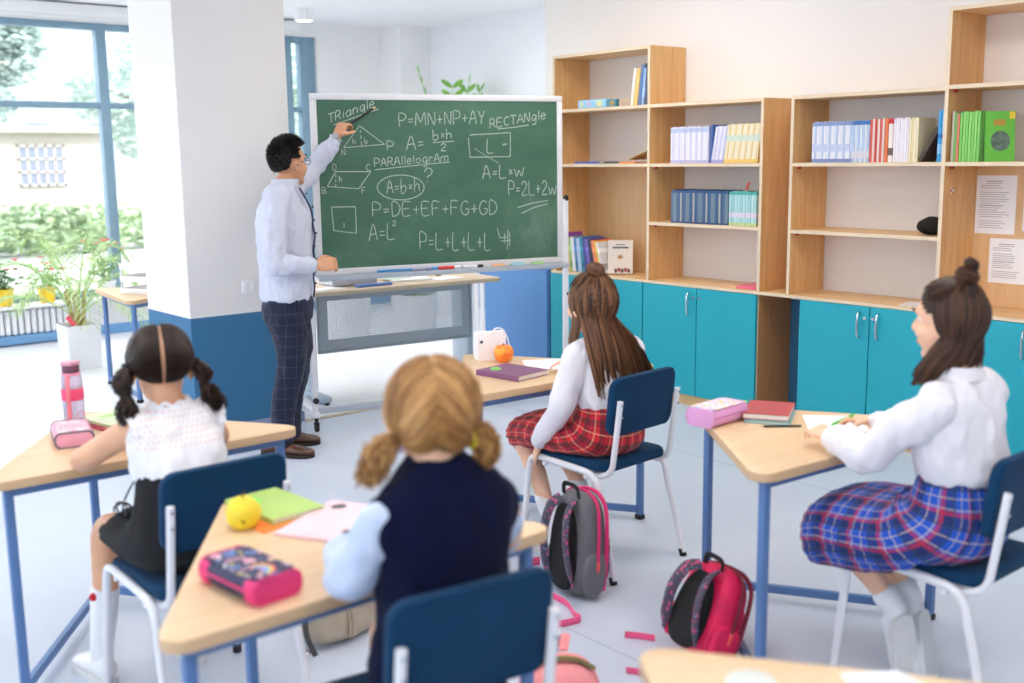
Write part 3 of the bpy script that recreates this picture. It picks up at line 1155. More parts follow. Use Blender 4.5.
def girl_red():
    rn = random.Random(12)
    root = thing('person', 'girl with very long brown hair in white blouse and red plaid skirt', 'person', (2.95, 2.96, 0))
    hd = Head((2.903, 2.990, 1.035), (.0, 1, 0), 1.03, .02)
    shL, shR = V((2.812, 2.968, .862)), V((3.085, 2.945, .862))
    elL, haL = V((2.752, 3.005, .640)), V((2.772, 3.145, .480))
    elR, haR = V((3.165, 3.10, .762)), V((3.10, 3.27, .748))
    body = MB()
    T_ = [((2.95, 2.94, .50), .132, .10), ((2.948, 2.945, .60), .110, .085), ((2.948, 2.955, .74), .112, .085), ((2.95, 2.958, .83), .120, .078), ((2.948, 2.958, .878), .095, .06), ((2.938, 2.965, .918), .045, .045)]
    torso(body, T_, XP, YP)
    limb(body, [(2.945, 2.958, .88), (2.935, 2.968, .925), hd.P(0, -.02, -.06)], [.050, .044, .045])
    hd.add(body)
    limb(body, [shL, elL, haL], [.032, .032, .023])
    limb(body, [shR, elR, haR], [.032, .032, .023])
    hand(body, haL, (.02, .42, -.90), (.75, -.55, -.25), -1, .80, (.25, .55, .6), .5)
    hand(body, haR, (-.6, .8, -.04), (0, 0, -1), 1, .80, (.3, .35, .3), .4)
    kL, kR, aL, aR = (2.835, 3.335, .487), (3.0, 3.34, .487), (2.855, 3.165, .125), (2.985, 3.085, .185)
    sit_legs(body, (2.945, 2.97, .530), kL, kR, aL, aR, .95)
    b = remesh(body, 'body', SKIN_G, .0055, 4, root)
    hd.face(root, b, BROW)
    bl = MB()
    torso(bl, [((2.948, 2.945, .640), .112, .092), ((2.948, 2.95, .675), .126, .102), ((2.948, 2.955, .75), .130, .102), ((2.95, 2.958, .83), .134, .094), ((2.948, 2.958, .88), .110, .072), ((2.94, 2.963, .912), .060, .056), ((2.938, 2.965, .93), .052, .050)], XP, YP)
    limb(bl, [shL + V((.022, 0, 0)), shL + V((-.004, 0, -.022)), shL.lerp(elL, .6) + V((-.006, 0, 0)), elL, elL.lerp(haL, .5), elL.lerp(haL, .92)], [.050, .054, .050, .046, .042, .034])
    limb(bl, [shR + V((-.022, 0, 0)), shR + V((.004, 0, -.022)), shR.lerp(elR, .6), elR, elR.lerp(haR, .5), elR.lerp(haR, .92)], [.050, .054, .050, .046, .042, .034])
    blouse = cloth(bl, 'blouse', WHITECLOTH, root, .006, .008, 15, 3, 9.0)
    for e, h in ((elL, haL), (elR, haR)):
        d = (h - e).normalized()
        MB().tube([h - d * .055, h - d * .006], [.034, .032], 16).build('cuff', WHITECLOTH, root, blouse)
    RP = plaid('red_tartan', (218, 20, 42), [
        (0, .062, .0, .26, (70, 10, 30), .55), (1, .062, .0, .26, (70, 10, 30), .55),
        (0, .062, .08, .10, (18, 40, 36), .75), (1, .062, .08, .10, (18, 40, 36), .75),
        (0, .062, .45, .04, (232, 204, 160), .7), (1, .062, .45, .04, (232, 204, 160), .7),
        (0, .062, .62, .045, (40, 30, 70), .7), (1, .062, .62, .045, (40, 30, 70), .7)])
    rows = [((2.948, 2.945, .668), .120, .098, 0), ((2.948, 2.94, .61), .132, .114, .05), ((2.95, 2.95, .545), .162, .138, .30), ((2.95, 3.03, .515), .190, .095, .72), ((2.940, 3.14, .505), .190, .082, .97), ((2.935, 3.25, .500), .180, .078, 1.0), ((2.930, 3.345, .482), .162, .070, 1.0)]

    def dropz(q, u):
        if q.z < .4585 and u > .25:
            ins = abs(q.x - 2.99) < .198 and q.y < 3.22
            q.z = .4585 if ins else q.z - .035 * max(0, min(1, (.4585 - q.z) / .05))
        return q
    seated_skirt('skirt', rows, RP, root, .055, 18, dropz)
    for kn, an, heel, toe, up in ((kL, aL, (2.868, 3.115, .0), (2.825, 3.300, 0), (0, 0, 1)), (kR, aR, (2.975, 3.025, .175), (3.02, 3.155, .012), (.1, .55, .6))):
        kn, an = V(kn), V(an)
        sk = MB()
        limb(sk, [kn.lerp(an, .72), kn.lerp(an, .85), an, V(heel).lerp(V(toe), .25) + V(up).normalized() * .05], [.038, .036, .034, .034])
        remesh(sk, 'sock', SOCK, .006, 3, root)
        shoe(root, heel, toe, up, .084, .076, SNEAK, SOLEW, lace=SOCK)
    # hair: long and loose with a small bun
    def free(d):
        return (d.y < .40 + .5 * max(0, d.z) or d.z > .62) and d.z > -.62 and not (d.y > .05 and d.z < .05)
    sm = shell(hd, free, .006, 'hair', H_BROWN, root)
    bk = hd.R @ V((0, -1, 0))
    sx = hd.R @ V((1, 0, 0))
    cen = V((2.965, 2.862, 0))
    for i in range(900):
        az = rn.uniform(-118, 118) if i % 5 < 3 else max(-80, min(95, rn.gauss(5, 38)))   # around the back of the head
        el = rn.uniform(-8, 62)
        a, e = radians(az), radians(el)
        d0 = V((sin(a) * cos(e), -cos(a) * cos(e), sin(e)))
        a2 = radians(az * .93)
        d1 = V((sin(a2) * cos(radians(-38)), -cos(a2) * cos(radians(-38)), sin(radians(-38))))
        lay = rn.uniform(0, .014)
        pts = [hd.S(slerp(d0, d1, k / 6), .007 + lay * k / 6) for k in range(7)]
        q = pts[-1]
        side = sin(a2)
        zend = .66 + .06 * abs(side) + rn.uniform(-.045, .05)
        if az < -92:                            # the strand in front of her left shoulder
            end = q + V((-.02, .01, 0))
            end.z = rn.uniform(.80, .90)
            mid = q.lerp(end, .5) + bk * .004
        else:
            end = cen + V((side * .140 + rn.uniform(-.018, .018), -.010 + .030 * abs(side) + rn.uniform(-.012, .012), 0)) + V((.020, 0, 0))
            end.z = zend
            mid = q.lerp(end, .45) + V((side * .018, -.018, 0))
        pts += smooth_path([q, mid, end], 5)[1:]
        lock(sm, pts, .0088, rn.random(), 6, .45, taper=.25)
    for i in range(150):                        # drawn up to the bun
        a = radians(rn.uniform(-100, 100))
        e = radians(rn.uniform(18, 55))
        d0 = V((sin(a) * cos(e), cos(a) * cos(e) * (1 if rn.random() < .55 else -1), sin(e)))
        if d0.y > .62:
            d0 = V((d0.x, .55, .75)).normalized()
        bt_ = V((-.10, -.22, .97)).normalized()
        pts = [hd.S(slerp(d0, bt_, k / 8), .012 + .006 * (k / 8)) for k in range(9)]
        lock(sm, pts, .0070, rn.random(), 6, .45, taper=.7)
    bc = hd.S((-.10, -.22, .97), .026)
    knot(sm, bc, hd.R @ V((-.1, -.35, .9)), .019, .015, 2.2, 30, rn)
    sm.build('hair', H_BROWN, root, smooth=60)


# ================================================================ girl in the blue plaid skirt (right)
def girl_blue():
    rn = random.Random(15)
    root = thing('person', 'girl with a topknot in white shirt and blue plaid skirt drawing at the right desk', 'person', (2.90, 1.50, 0))
    hd = Head((2.868, 1.522, 1.132), (-.02, 1, 0), .97, -.08)
    shL, shR = V((2.748, 1.485, .925)), V((3.032, 1.478, .930))
    elL, haL = V((2.715, 1.655, .752)), V((2.800, 1.845, .752))
    elR, haR = V((3.105, 1.68, .762)), V((3.045, 1.85, .756))
    body = MB()
    T_ = [((2.90, 1.47, .50), .135, .105), ((2.895, 1.475, .64), .112, .088), ((2.89, 1.48, .78), .118, .090), ((2.89, 1.482, .88), .125, .082), ((2.889, 1.484, .935), .10, .062), ((2.886, 1.492, .985), .047, .047)]
    torso(body, T_, XP, YP)
    limb(body, [(2.888, 1.484, .94), (2.885, 1.495, .99), hd.P(0, -.02, -.06)], [.052, .045, .046])
    hd.add(body)
    limb(body, [shL, elL, haL], [.034, .034, .023])
    limb(body, [shR, elR, haR], [.034, .034, .023])
    hand(body, haL, (.38, .90, .05), (.35, .0, -.94), -1, .84, (.40, .55, .45), .5)
    hand(body, haR, (-.35, .92, -.02), (-.3, .1, -.94), 1, .84, (.6, .75, .55), .85)
    kL, kR, aL, aR = (2.800, 1.865, .490), (2.955, 1.865, .490), (2.885, 1.655, .245), (2.985, 1.655, .24)
    sit_legs(body, (2.895, 1.52, .535), kL, kR, aL, aR, 1.0)
    b = remesh(body, 'body', SKIN_G, .0055, 4, root)
    hd.face(root, b, BROW)
    bl = MB()
    torso(bl, [((2.897, 1.473, .675), .116, .098), ((2.896, 1.474, .715), .138, .114), ((2.892, 1.478, .79), .142, .112), ((2.89, 1.482, .88), .142, .100), ((2.889, 1.484, .935), .116, .076), ((2.887, 1.490, .965), .076, .064), ((2.886, 1.492, .99), .054, .052)], XP, YP)
    limb(bl, [shL + V((.022, 0, 0)), shL + V((-.006, .005, -.025)), shL.lerp(elL, .6) + V((-.012, 0, -.004)), elL + V((-.006, .005, -.002)), elL.lerp(haL, .5), elL.lerp(haL, .90)], [.050, .053, .054, .051, .044, .033])
    limb(bl, [shR + V((-.022, 0, 0)), shR + V((.006, .005, -.025)), shR.lerp(elR, .6), elR, elR.lerp(haR, .5), elR.lerp(haR, .90)], [.052, .057, .055, .050, .042, .033])
    shirt = cloth(bl, 'shirt', WHITECLOTH, root, .006, .010, 14, 3, 11.0)
    cl = MB()
    cl.rings([ring((2.886, 1.492, .985 + z), XP, YP, a, c_, 28) for z, a, c_ in ((-.015, .058, .056), (.022, .054, .052), (.026, .062, .060), (-.010, .074, .072))], cap=False)
    cl.build('collar', WHITECLOTH, root, shirt)
    for e, h in ((elL, haL), (elR, haR)):
        d = (h - e).normalized()
        MB().tube([h - d * .06, h - d * .010], [.034, .032], 16).build('cuff', WHITECLOTH, root, shirt)
    BP = plaid('blue_tartan', (14, 78, 190), [
        (0, .094, .0, .32, (14, 18, 66), .62), (1, .094, .0, .32, (14, 18, 66), .62),
        (0, .094, .09, .12, (186, 14, 36), .66), (1, .094, .09, .12, (186, 14, 36), .66),
        (0, .094, .46, .024, (238, 214, 150), .7), (1, .094, .46, .024, (238, 214, 150), .7),
        (0, .094, .155, .022, (240, 220, 150), .7), (1, .094, .155, .022, (240, 220, 150), .7),
        (0, .094, .72, .05, (24, 60, 90), .8), (1, .094, .72, .05, (24, 60, 90), .8)])
    rows = [((2.897, 1.473, .708), .124, .102, 0), ((2.898, 1.473, .65), .140, .118, .0), ((2.90, 1.475, .59), .156, .134, .12), ((2.90, 1.505, .545), .190, .142, .38), ((2.890, 1.58, .510), .210, .108, .75), ((2.880, 1.68, .500), .215, .104, .97), ((2.872, 1.78, .492), .205, .102, 1.0), ((2.868, 1.855, .475), .180, .090, 1.0), ((2.868, 1.89, .470), .12, .060, 1.0)]

    def dropz(q, u):
        if q.z < .4595 and u > .2:
            ins = abs(q.x - 2.93) < .198 and q.y < 1.76
            q.z = .4595 if ins else q.z - .04 * max(0, min(1, (.4595 - q.z) / .05))
        return q
    seated_skirt('skirt', rows, BP, root, .060, 20, dropz)
    for kn, an, heel, toe, up in ((kL, aL, (2.868, 1.615, .225), (2.915, 1.60, .015), (.35, .9, .2)), (kR, aR, (2.985, 1.61, .215), (2.955, 1.55, .012), (.0, .8, .3))):
        kn, an = V(kn), V(an)
        sk = MB()
        limb(sk, [kn.lerp(an, .90), kn.lerp(an, .95), an, V(heel).lerp(V(toe), .3) + V(up).normalized() * .045], [.042, .039, .036, .036])
        remesh(sk, 'sock', SOCK, .006, 3, root)
        shoe(root, heel, toe, up, .090, .082, SNEAK, SOLEW, lace=SOCK)
    # hair swept over her left shoulder, topknot
    def free(d):
        return (d.y < .40 + .5 * max(0, d.z) or d.z > .62) and d.z > -.60 and not (d.y > .10 and d.z < .05)
    sm = shell(hd, free, .006, 'hair', H_BRUN, root)
    for i in range(430):
        az = rn.uniform(-100, 100)
        a, e = radians(az), radians(rn.uniform(-10, 58))
        d0 = V((sin(a) * cos(e), -cos(a) * cos(e), sin(e)))
        a2 = radians(-22 + az * .62)
        d1 = V((sin(a2) * cos(radians(-42)), -cos(a2) * cos(radians(-42)), sin(radians(-42))))
        lay = rn.uniform(0, .014)
        pts = [hd.S(slerp(d0, d1, k / 6), .008 + lay * k / 6) for k in range(7)]
        q = pts[-1]
        w_ = min(1, max(0, (az + 70) / 150)) ** 1.2
        end = V((2.790, 1.560, .965)).lerp(V((2.885, 1.440, 1.02)), w_) + V((rn.uniform(-.015, .015), rn.uniform(-.015, .015), rn.uniform(-.015, .03)))
        mid = q.lerp(end, .5) + V((-.008, -.008 * cos(a2), .004))
        pts += smooth_path([q, mid, end], 4)[1:]
        lock(sm, pts, .0072, rn.random() * .9, 6, .45, taper=.25)
    for i in range(150):
        a = radians(rn.uniform(-100, 100))
        e = radians(rn.uniform(18, 55))
        d0 = V((sin(a) * cos(e), cos(a) * cos(e) * (1 if rn.random() < .55 else -1), sin(e)))
        if d0.y > .62:
            d0 = V((d0.x, .55, .75)).normalized()
        bt_ = V((0, -.42, .91)).normalized()
        pts = [hd.S(slerp(d0, bt_, k / 8), .012 + .006 * (k / 8)) for k in range(9)]
        lock(sm, pts, .0070, rn.random() * .9, 6, .45, taper=.7)
    bc = hd.S((0, -.42, .91), .030)
    knot(sm, bc, hd.R @ V((0, -.4, .91)), .017, .013, 2.2, 26, rn)
    knot(sm, bc + hd.R @ V((0, -.012, .030)), hd.R @ V((.2, -.5, .8)), .009, .010, 2.0, 16, rn)
    sm.build('hair', H_BRUN, root, smooth=60)
    # green pen in her right hand
    pn = MB()
    p0, p1 = V((3.075, 2.02, .706)), V((2.99, 1.885, .778))
    pn.tube([p0, p0.lerp(p1, .12), p1], [.0015, .005, .005], 10)
    solo('pen', pn, mat('green_pen', (90, 206, 80), .4), 'bright green pen held over the white sheet on the right desk', 'pen')


man()
girl_pigtails()
girl_blonde()
girl_red()
girl_blue()
# ---------------------------------------------------------------- camera
F_PX = 1088.7
PITCH, ROLL, YAW = radians(9.63), radians(-.747), radians(39.98)
CAMH = 1.6
_f = V((sin(YAW) * cos(PITCH), cos(YAW) * cos(PITCH), -sin(PITCH)))
_r = V((cos(YAW), -sin(YAW), 0))
_u = _r.cross(_f)
_r, _u = _r * cos(ROLL) + _u * sin(ROLL), -_r * sin(ROLL) + _u * cos(ROLL)
cd = bpy.data.cameras.new('camera')
cam = bpy.data.objects.new('camera', cd)
COL.objects.link(cam)
cam.matrix_world = Matrix(((_r.x, _u.x, -_f.x, 0), (_r.y, _u.y, -_f.y, 0), (_r.z, _u.z, -_f.z, CAMH), (0, 0, 0, 1)))
cd.sensor_width = 36
cd.lens = F_PX / 1024 * 36
cd.clip_start = .05
cd.dof.use_dof = True
cd.dof.focus_distance = 5.4
cd.dof.aperture_fstop = 1.8
SC.camera = cam

# ---------------------------------------------------------------- room shell
WALL_W = (234, 230, 227)
PAINT = (54, 112, 152)
M_WALL = two_tone('wall_paint', WALL_W, PAINT, .712)
M_WALLP = mat('white_wall', (238, 237, 238), .8, vary=.01, bmp=.06, bscale=160)
M_CEIL = mat('ceiling_paint', (244, 244, 246), .85, vary=.01)
BASEB = mat('baseboard_paint', (132, 150, 184), .5)


def floor_mat():
    m, nt, N, L, b = nodes_of('floor_vinyl')
    tc = N.new('ShaderNodeTexCoord')
    sp = N.new('ShaderNodeSeparateXYZ')
    L.new(tc.outputs['Object'], sp.inputs[0])
    f = noise_tex(nt, 2.2, detail=5)
    g = noise_tex(nt, 90, detail=2)
    c = mix(nt, f, lin((196, 205, 220)), lin((206, 214, 228)))
    c = mix(nt, mth(nt, 'MULTIPLY', g, .18), c, lin((170, 180, 198)))
    # welded seams of the vinyl sheets
    s = mth(nt, 'FRACT', mth(nt, 'MULTIPLY_ADD', sp.outputs['X'], .5, .3))
    k = mth(nt, 'LESS_THAN', mth(nt, 'ABSOLUTE', mth(nt, 'SUBTRACT', s, .5)), .0016)
    c = mix(nt, mth(nt, 'MULTIPLY', k, .5), c, lin((120, 132, 152)))
    # pale tiles beyond the threshold
    tile = mth(nt, 'GREATER_THAN', sp.outputs['Y'], 5.88)
    gx = mth(nt, 'FRACT', mth(nt, 'MULTIPLY', sp.outputs['X'], 1 / .6))
    gy = mth(nt, 'FRACT', mth(nt, 'MULTIPLY', sp.outputs['Y'], 1 / .6))
    gr = mth(nt, 'MAXIMUM', mth(nt, 'LESS_THAN', gx, .012), mth(nt, 'LESS_THAN', gy, .012))
    t = mix(nt, mth(nt, 'MULTIPLY', gr, .35), lin((232, 234, 240)), lin((186, 190, 202)))
    L.new(mix(nt, tile, c, t), b.inputs['Base Color'])
    b.inputs['Roughness'].default_value = .42
    b.inputs['Specular IOR Level'].default_value = .4
    bump(nt, b, g, .05, .001)
    return m


def slab(name, lo, hi, m, bev=0.0):
    mb = MB()
    mb.box([(a + b) / 2 for a, b in zip(lo, hi)], [b - a for a, b in zip(lo, hi)], bev=bev)
    return struct(mb.build(name, m, smooth=0))


slab('floor', (-2.8, -2.8, -.1), (7.4, 10.5, 0), floor_mat())
slab('ceiling', (-2.8, -2.8, 3.0), (7.4, 10.5, 3.12), M_CEIL)
slab('wall_right', (5.62, -2.8, 0), (5.8, 6.27, 3.0), M_WALL)
slab('wall_return', (5.8, 6.09, 0), (7.36, 6.27, 3.0), M_WALL)
slab('wall_side', (7.19, 6.27, 0), (7.36, 9.9, 3.0), two_tone('wall_paint_cool', (236, 238, 242), (112, 166, 220), .9))
slab('wall_column', (6.79, 9.9, 0), (7.36, 10.45, 3.0), M_WALLP)
slab('wall_back', (-2.8, -2.8, 0), (5.62, -2.62, 3.0), M_WALL)
# window wall: parapet, lintel, end piece
slab('wall_far', (5.985, 10.25, 0), (6.79, 10.45, 3.0), M_WALLP)
slab('wall_parapet', (-2.8, 10.25, 0), (5.985, 10.45, .36), M_WALLP)
slab('wall_lintel', (-2.8, 10.25, 2.85), (5.985, 10.45, 3.0), M_WALLP)
# left wall with a window band (outside the frame, lets the daylight in)
slab('wall_left', (-2.8, -2.8, 0), (-2.6, 10.25, .8), M_WALL)
slab('wall_left_head', (-2.8, -2.8, 2.7), (-2.6, 10.25, 3.0), M_WALLP)
for y0, y1 in ((-2.62, -2.4), (2.6, 2.9), (6.6, 10.25)):
    slab('wall_left_pier', (-2.8, y0, .8), (-2.6, y1, 2.7), M_WALLP)
# square pillar
slab('pillar', (2.543, 5.883, 0), (3.229, 6.50, 3.0), M_WALL, .006)
slab('baseboard_pillar', (2.533, 5.873, 0), (3.239, 6.51, .06), BASEB)
slab('baseboard_far', (-2.6, 10.22, 0), (6.79, 10.25, .09), mat('blue_base', (110, 160, 210), .5))
slab('trim_threshold', (3.239, 5.845, 0), (5.62, 5.89, .006), mat('threshold_brass', (196, 178, 146), .4, metal=.3))
slab('trim_windowsill', (-2.6, 10.08, .33), (5.985, 10.25, .36), M_WALLP)

ALU = mat('window_frame_blue', (126, 156, 176), .45, vary=.03)
GLASS = glass_mat('window_glass')


def window(name, xs, x_thick, y, z0, z1, tr):
    root = bpy.data.objects.new(name, None)
    COL.objects.link(root)
    root.location = V(((xs[0] + xs[-1]) / 2, y, z0))
    struct(root, None)
    fr = MB()
    for x in xs:
        w = x_thick.get(x, .07)
        fr.box((x, y + .06, (z0 + z1) / 2), (w, .11, z1 - z0), bev=.006)
    for z, h in ((z0 + .03, .06), (z1 - .03, .06), (tr, .055)):
        for a, b in zip(xs[:-1], xs[1:]):
            fr.box(((a + b) / 2, y + .06, z), (b - a - .05, .09, h), bev=.004)
    fr.build('frame', ALU, root)
    for a, b in zip(xs[:-1], xs[1:]):
        p = MB()
        p.box(((a + b) / 2, y + .06, (z0 + z1) / 2), (b - a - .04, .008, z1 - z0 - .04))
        p.build('pane', GLASS, root, smooth=0)
    return root


window('window_1', [-2.56, -.36, 1.70, 3.76, 5.66], {3.76: .09}, 10.28, .36, 2.85, 2.115)
window('window_2', [5.70, 5.90], {5.90: .17, 5.70: .03}, 10.28, .36, 2.85, 2.115)


def window_left(name, y0, y1):
    root = bpy.data.objects.new(name, None)
    COL.objects.link(root)
    root.location = V((-2.7, (y0 + y1) / 2, .8))
    struct(root)
    fr = MB()
    for k in range(4):
        yy = y0 + .04 + (y1 - y0 - .08) * k / 3
        fr.box((-2.7, yy, 1.75), (.09, .07, 1.9), bev=.005)
    for z in (.83, 2.67):
        fr.box((-2.7, (y0 + y1) / 2, z), (.09, y1 - y0 - .08, .06), bev=.004)
    fr.build('frame', ALU, root)
    p = MB()
    p.box((-2.7, (y0 + y1) / 2, 1.75), (.008, y1 - y0 - .1, 1.8))
    p.build('pane', GLASS, root, smooth=0)


window_left('window_3', -2.4, 2.6)
window_left('window_4', 2.9, 6.6)

# blind cassette above the window
mb = MB()
mb.box((1.6, 10.17, 2.935), (8.3, .13, .10), bev=.012)
mb.box((1.6, 10.17, 2.875), (8.3, .06, .02), bev=.004)
o = solo('blind_cassette', mb, M_WALLP, 'long white blind cassette along the top of the far window', 'blind')

# light switch on the pillar
sw = thing('light_switch', 'white light switch plate on the pillar behind the standing man', 'switch', (2.907, 5.883, .82))
mb = MB().box((2.907, 5.878, .865), (.082, .01, .085), bev=.006)
mb.build('plate', WHITEPL, sw)
for dx in (-.018, .018):
    MB().box((2.907 + dx, 5.871, .865), (.03, .008, .055), rot=Matrix.Rotation(.08, 3, 'X'), bev=.003).build('rocker', WHITEPL, sw)

# surface mounted cylinder lamp far back
dl = thing('ceiling_lamp', 'white cylinder lamp mounted on the ceiling near the far window', 'lamp', (5.37, 9.4, 2.88))
MB().lathe([(.075, 2.89), (.09, 2.895), (.09, 2.99), (.085, 3.0)], (5.37, 9.4, 0)).build('housing', WHITEPL, dl)
MB().lathe([(.07, 2.889), (.06, 2.895)], (5.37, 9.4, 0)).build('diffuser', emit_mat('lamp_glow', (255, 250, 240), 3.0), dl)

# unseen square ceiling panels; some over the far room are added to brighten it
PANEL_E = emit_mat('panel_glow', (255, 247, 238), 1.0)
lp = None
for i, (x, y) in enumerate(((3.7, .2), (3.7, 2.5), (4.3, 4.6), (1.3, .2), (1.3, 2.5), (.2, 4.8), (4.4, 7.9), (2.6, 8.2), (.6, 8.2), (5.9, 6.9))):
    if lp is None:
        lp = thing('ceiling_and_fill_light', 'unseen square white ceiling panel, in a set partly added as fill light', 'lamp', (x, y, 3.0), 'square ceiling light panels')
        mb = MB()
        for sx in (-1, 1):
            mb.box((x + sx * .345, y, 2.975), (.03, .72, .05), bev=.004)
            mb.box((x, y + sx * .345, 2.975), (.66, .03, .05), bev=.004)
        mb.box((x, y, 2.996), (.66, .66, .008))
        mb.build('frame', WHITEPL, lp)
        MB().box((x, y, 2.978), (.655, .655, .012)).build('diffuser', PANEL_E, lp, smooth=0)
        c = lp
    else:
        c = copy_tree(lp)
    c.location = (x, y, 3.0)
# ---------------------------------------------------------------- bookcases
XF, XB = 5.274, 5.615
T = .02
ZC = .79


def bookcase(label, ya, yb, z1, panels, shelves, backz):
    """ya > yb; panels: which sides get an upright"""
    r = thing('bookcase', label, 'bookcase', ((XF + XB) / 2, (ya + yb) / 2, ZC))
    xc, d = (XF + XB) / 2, XB - XF
    ia, ib = ya, yb
    for s in panels:
        y = ya - T / 2 if s == 'a' else yb + T / 2
        MB().box((xc, y, (ZC + z1) / 2), (d, T, z1 - ZC)).build('side_panel', [OAK_V, EDGE], r, smooth=0, front=(-1, 0, 0))
        if s == 'a':
            ia = ya - T
        else:
            ib = yb + T
    MB().box((xc, (ia + ib) / 2, z1 - T / 2), (d, ia - ib, T)).build('top_panel', [OAK_H, EDGE], r, smooth=0, front=(-1, 0, 0))
    for z in shelves:
        s = MB().box((xc, (ia + ib) / 2, z - T / 2), (d - .004, ia - ib, T)).build('shelf', [OAK_H, EDGE], r, smooth=0, front=(-1, 0, 0))
        for yy in (ia - .012, ib + .012):
            MB().box((XF + .05, yy, z - T - .008), (.022, .016, .014), bev=.003).build('shelf_pin', mat('red_pin', (190, 30, 40), .5), r, s)
    if backz:
        MB().box((XB - .006, (ia + ib) / 2, (ZC + backz) / 2), (.008, ia - ib, backz - ZC)).build('back_panel', OAK_BACK, r, smooth=0)
    return r


bookcase('tall oak bookcase directly right of the chalkboard', 5.81, 4.885, 2.29, 'ab', (1.545, 1.92), 1.525)
bookcase('low oak bookcase holding the lavender and dark blue book rows', 4.885, 3.99, 1.92, 'b', (1.17, 1.545), 0)
bookcase('low oak bookcase with a dark cushion on its middle shelf', 3.80, 2.88, 1.92, 'a', (1.165, 1.545), 0)
bookcase('tall oak bookcase at the right edge with papers pinned inside', 2.88, 1.93, 2.305, 'ab', (1.545, 1.926), 1.525)

mb = MB().box(((XF + XB) / 2 - .004, 3.87, ZC - .0105), (XB - XF + .008, 3.92, .019), bev=.0015, seg=1)
solo('worktop', mb, [OAK_H, EDGE], 'long oak worktop over the turquoise cupboards, under the bookcases', 'worktop', smooth=0)
bpy.data.objects['worktop'].data.polygons.foreach_set('material_index', [1 if p.normal.x < -.9 else 0 for p in bpy.data.objects['worktop'].data.polygons])


def cabinet(label, ya, yb, handles):
    r = thing('cabinet', label, 'cupboard', ((XF + XB) / 2, (ya + yb) / 2, 0))
    xc, d = (XF + XB) / 2 + .01, XB - XF - .02
    for y in (ya - T / 2, yb + T / 2):
        MB().box((xc, y, .385), (d, T, .77)).build('side_panel', [OAK_D, EDGE], r, smooth=0, front=(-1, 0, 0))
    b = MB()
    b.box((xc, (ya + yb) / 2, .08), (d, ya - yb - 2 * T, T))
    b.box((XB - .008, (ya + yb) / 2, .42), (.008, ya - yb - 2 * T, .66))
    b.build('carcass', OAK_D, r, smooth=0)
    MB().box((XF + .03, (ya + yb) / 2, .035), (.02, ya - yb - 2 * T, .07)).build('plinth', OAK_H, r, smooth=0)
    ym = (ya + yb) / 2
    for s, (y0, y1) in ((0, (ya - .003, ym + .003)), (1, (ym - .003, yb + .003))):
        dr = MB().box((XF + .001, (y0 + y1) / 2, .42), (.018, y0 - y1, .695), bev=.0015, seg=1).build('door', [TEAL], r, smooth=0)
        yk = (y1 + .022) if s == 0 else (y0 - .022)
        MB().lathe([(.011, 0), (.011, .006), (.009, .009)], (XF - .008, yk, .705), 14, rot=Matrix.Rotation(-pi / 2, 3, 'Y')).build('lock', CHROME, r, dr)
        if s in handles:
            yh = (y1 + .055) if s == 0 else (y0 - .055)
            p = smooth_path([(XF - .009, yh, .735), (XF - .03, yh, .725), (XF - .036, yh, .67), (XF - .03, yh, .605), (XF - .009, yh, .595)], 6)
            MB().tube(p, .0065, 8).build('handle', CHROME, r, dr)
    return r


cabinet('turquoise two-door cupboard partly behind the long-haired girl', 5.84, 4.932, (0, 1))
cabinet('turquoise two-door cupboard left of the bare wood gap', 4.928, 4.005, (0,))
cabinet('turquoise two-door cupboard right of the bare wood gap', 3.70, 2.79, (0, 1))
cabinet('turquoise cupboard at the right edge behind the girl in blue plaid', 2.78, 1.90, (0,))

bc = thing('blue_cupboard', 'sky blue low cupboard past the far end of the turquoise row, behind the chalkboard stand', 'cupboard', (5.44, 6.22, 0))
SKYB = mat('sky_blue_door', (92, 146, 206), .5, vary=.02)
MB().box((5.45, 6.235, .41), (.34, .73, .74)).build('carcass', SKYB, bc, smooth=0)
MB().box((5.45, 6.235, .02), (.30, .70, .04)).build('plinth', mat('blue_base', (110, 160, 210), .5), bc, smooth=0)
for y0_, y1_ in ((5.872, 6.598),):
    MB().box((5.27, (y0_ + y1_) / 2, .41), (.018, y1_ - y0_ - .004, .735), bev=.0015, seg=1).build('door', SKYB, bc, smooth=0)
MB().box((5.45, 6.235, .787), (.36, .74, .012), bev=.002).build('top_panel', SKYB, bc, smooth=0)


# ---------------------------------------------------------------- books
def book_mb(w, h, d, hard=True):
    """upright book, spine looks along -X, width along Y, origin bottom centre of the spine side; slot 0 cover, slot 1 pages"""
    mb = MB()
    t = .0016
    mb.box((d / 2, w / 2 - t / 2, h / 2), (d, t, h), mi=0)
    mb.box((d / 2, -w / 2 + t / 2, h / 2), (d, t, h), mi=0)
    mb.box((.001, 0, h / 2), (.0022, w, h), bev=.0008, seg=1, mi=0)
    mb.box((d / 2, 0, h / 2), (d - .006, w - 2 * t, h - .006), mi=1)
    return mb


COVERS = {}


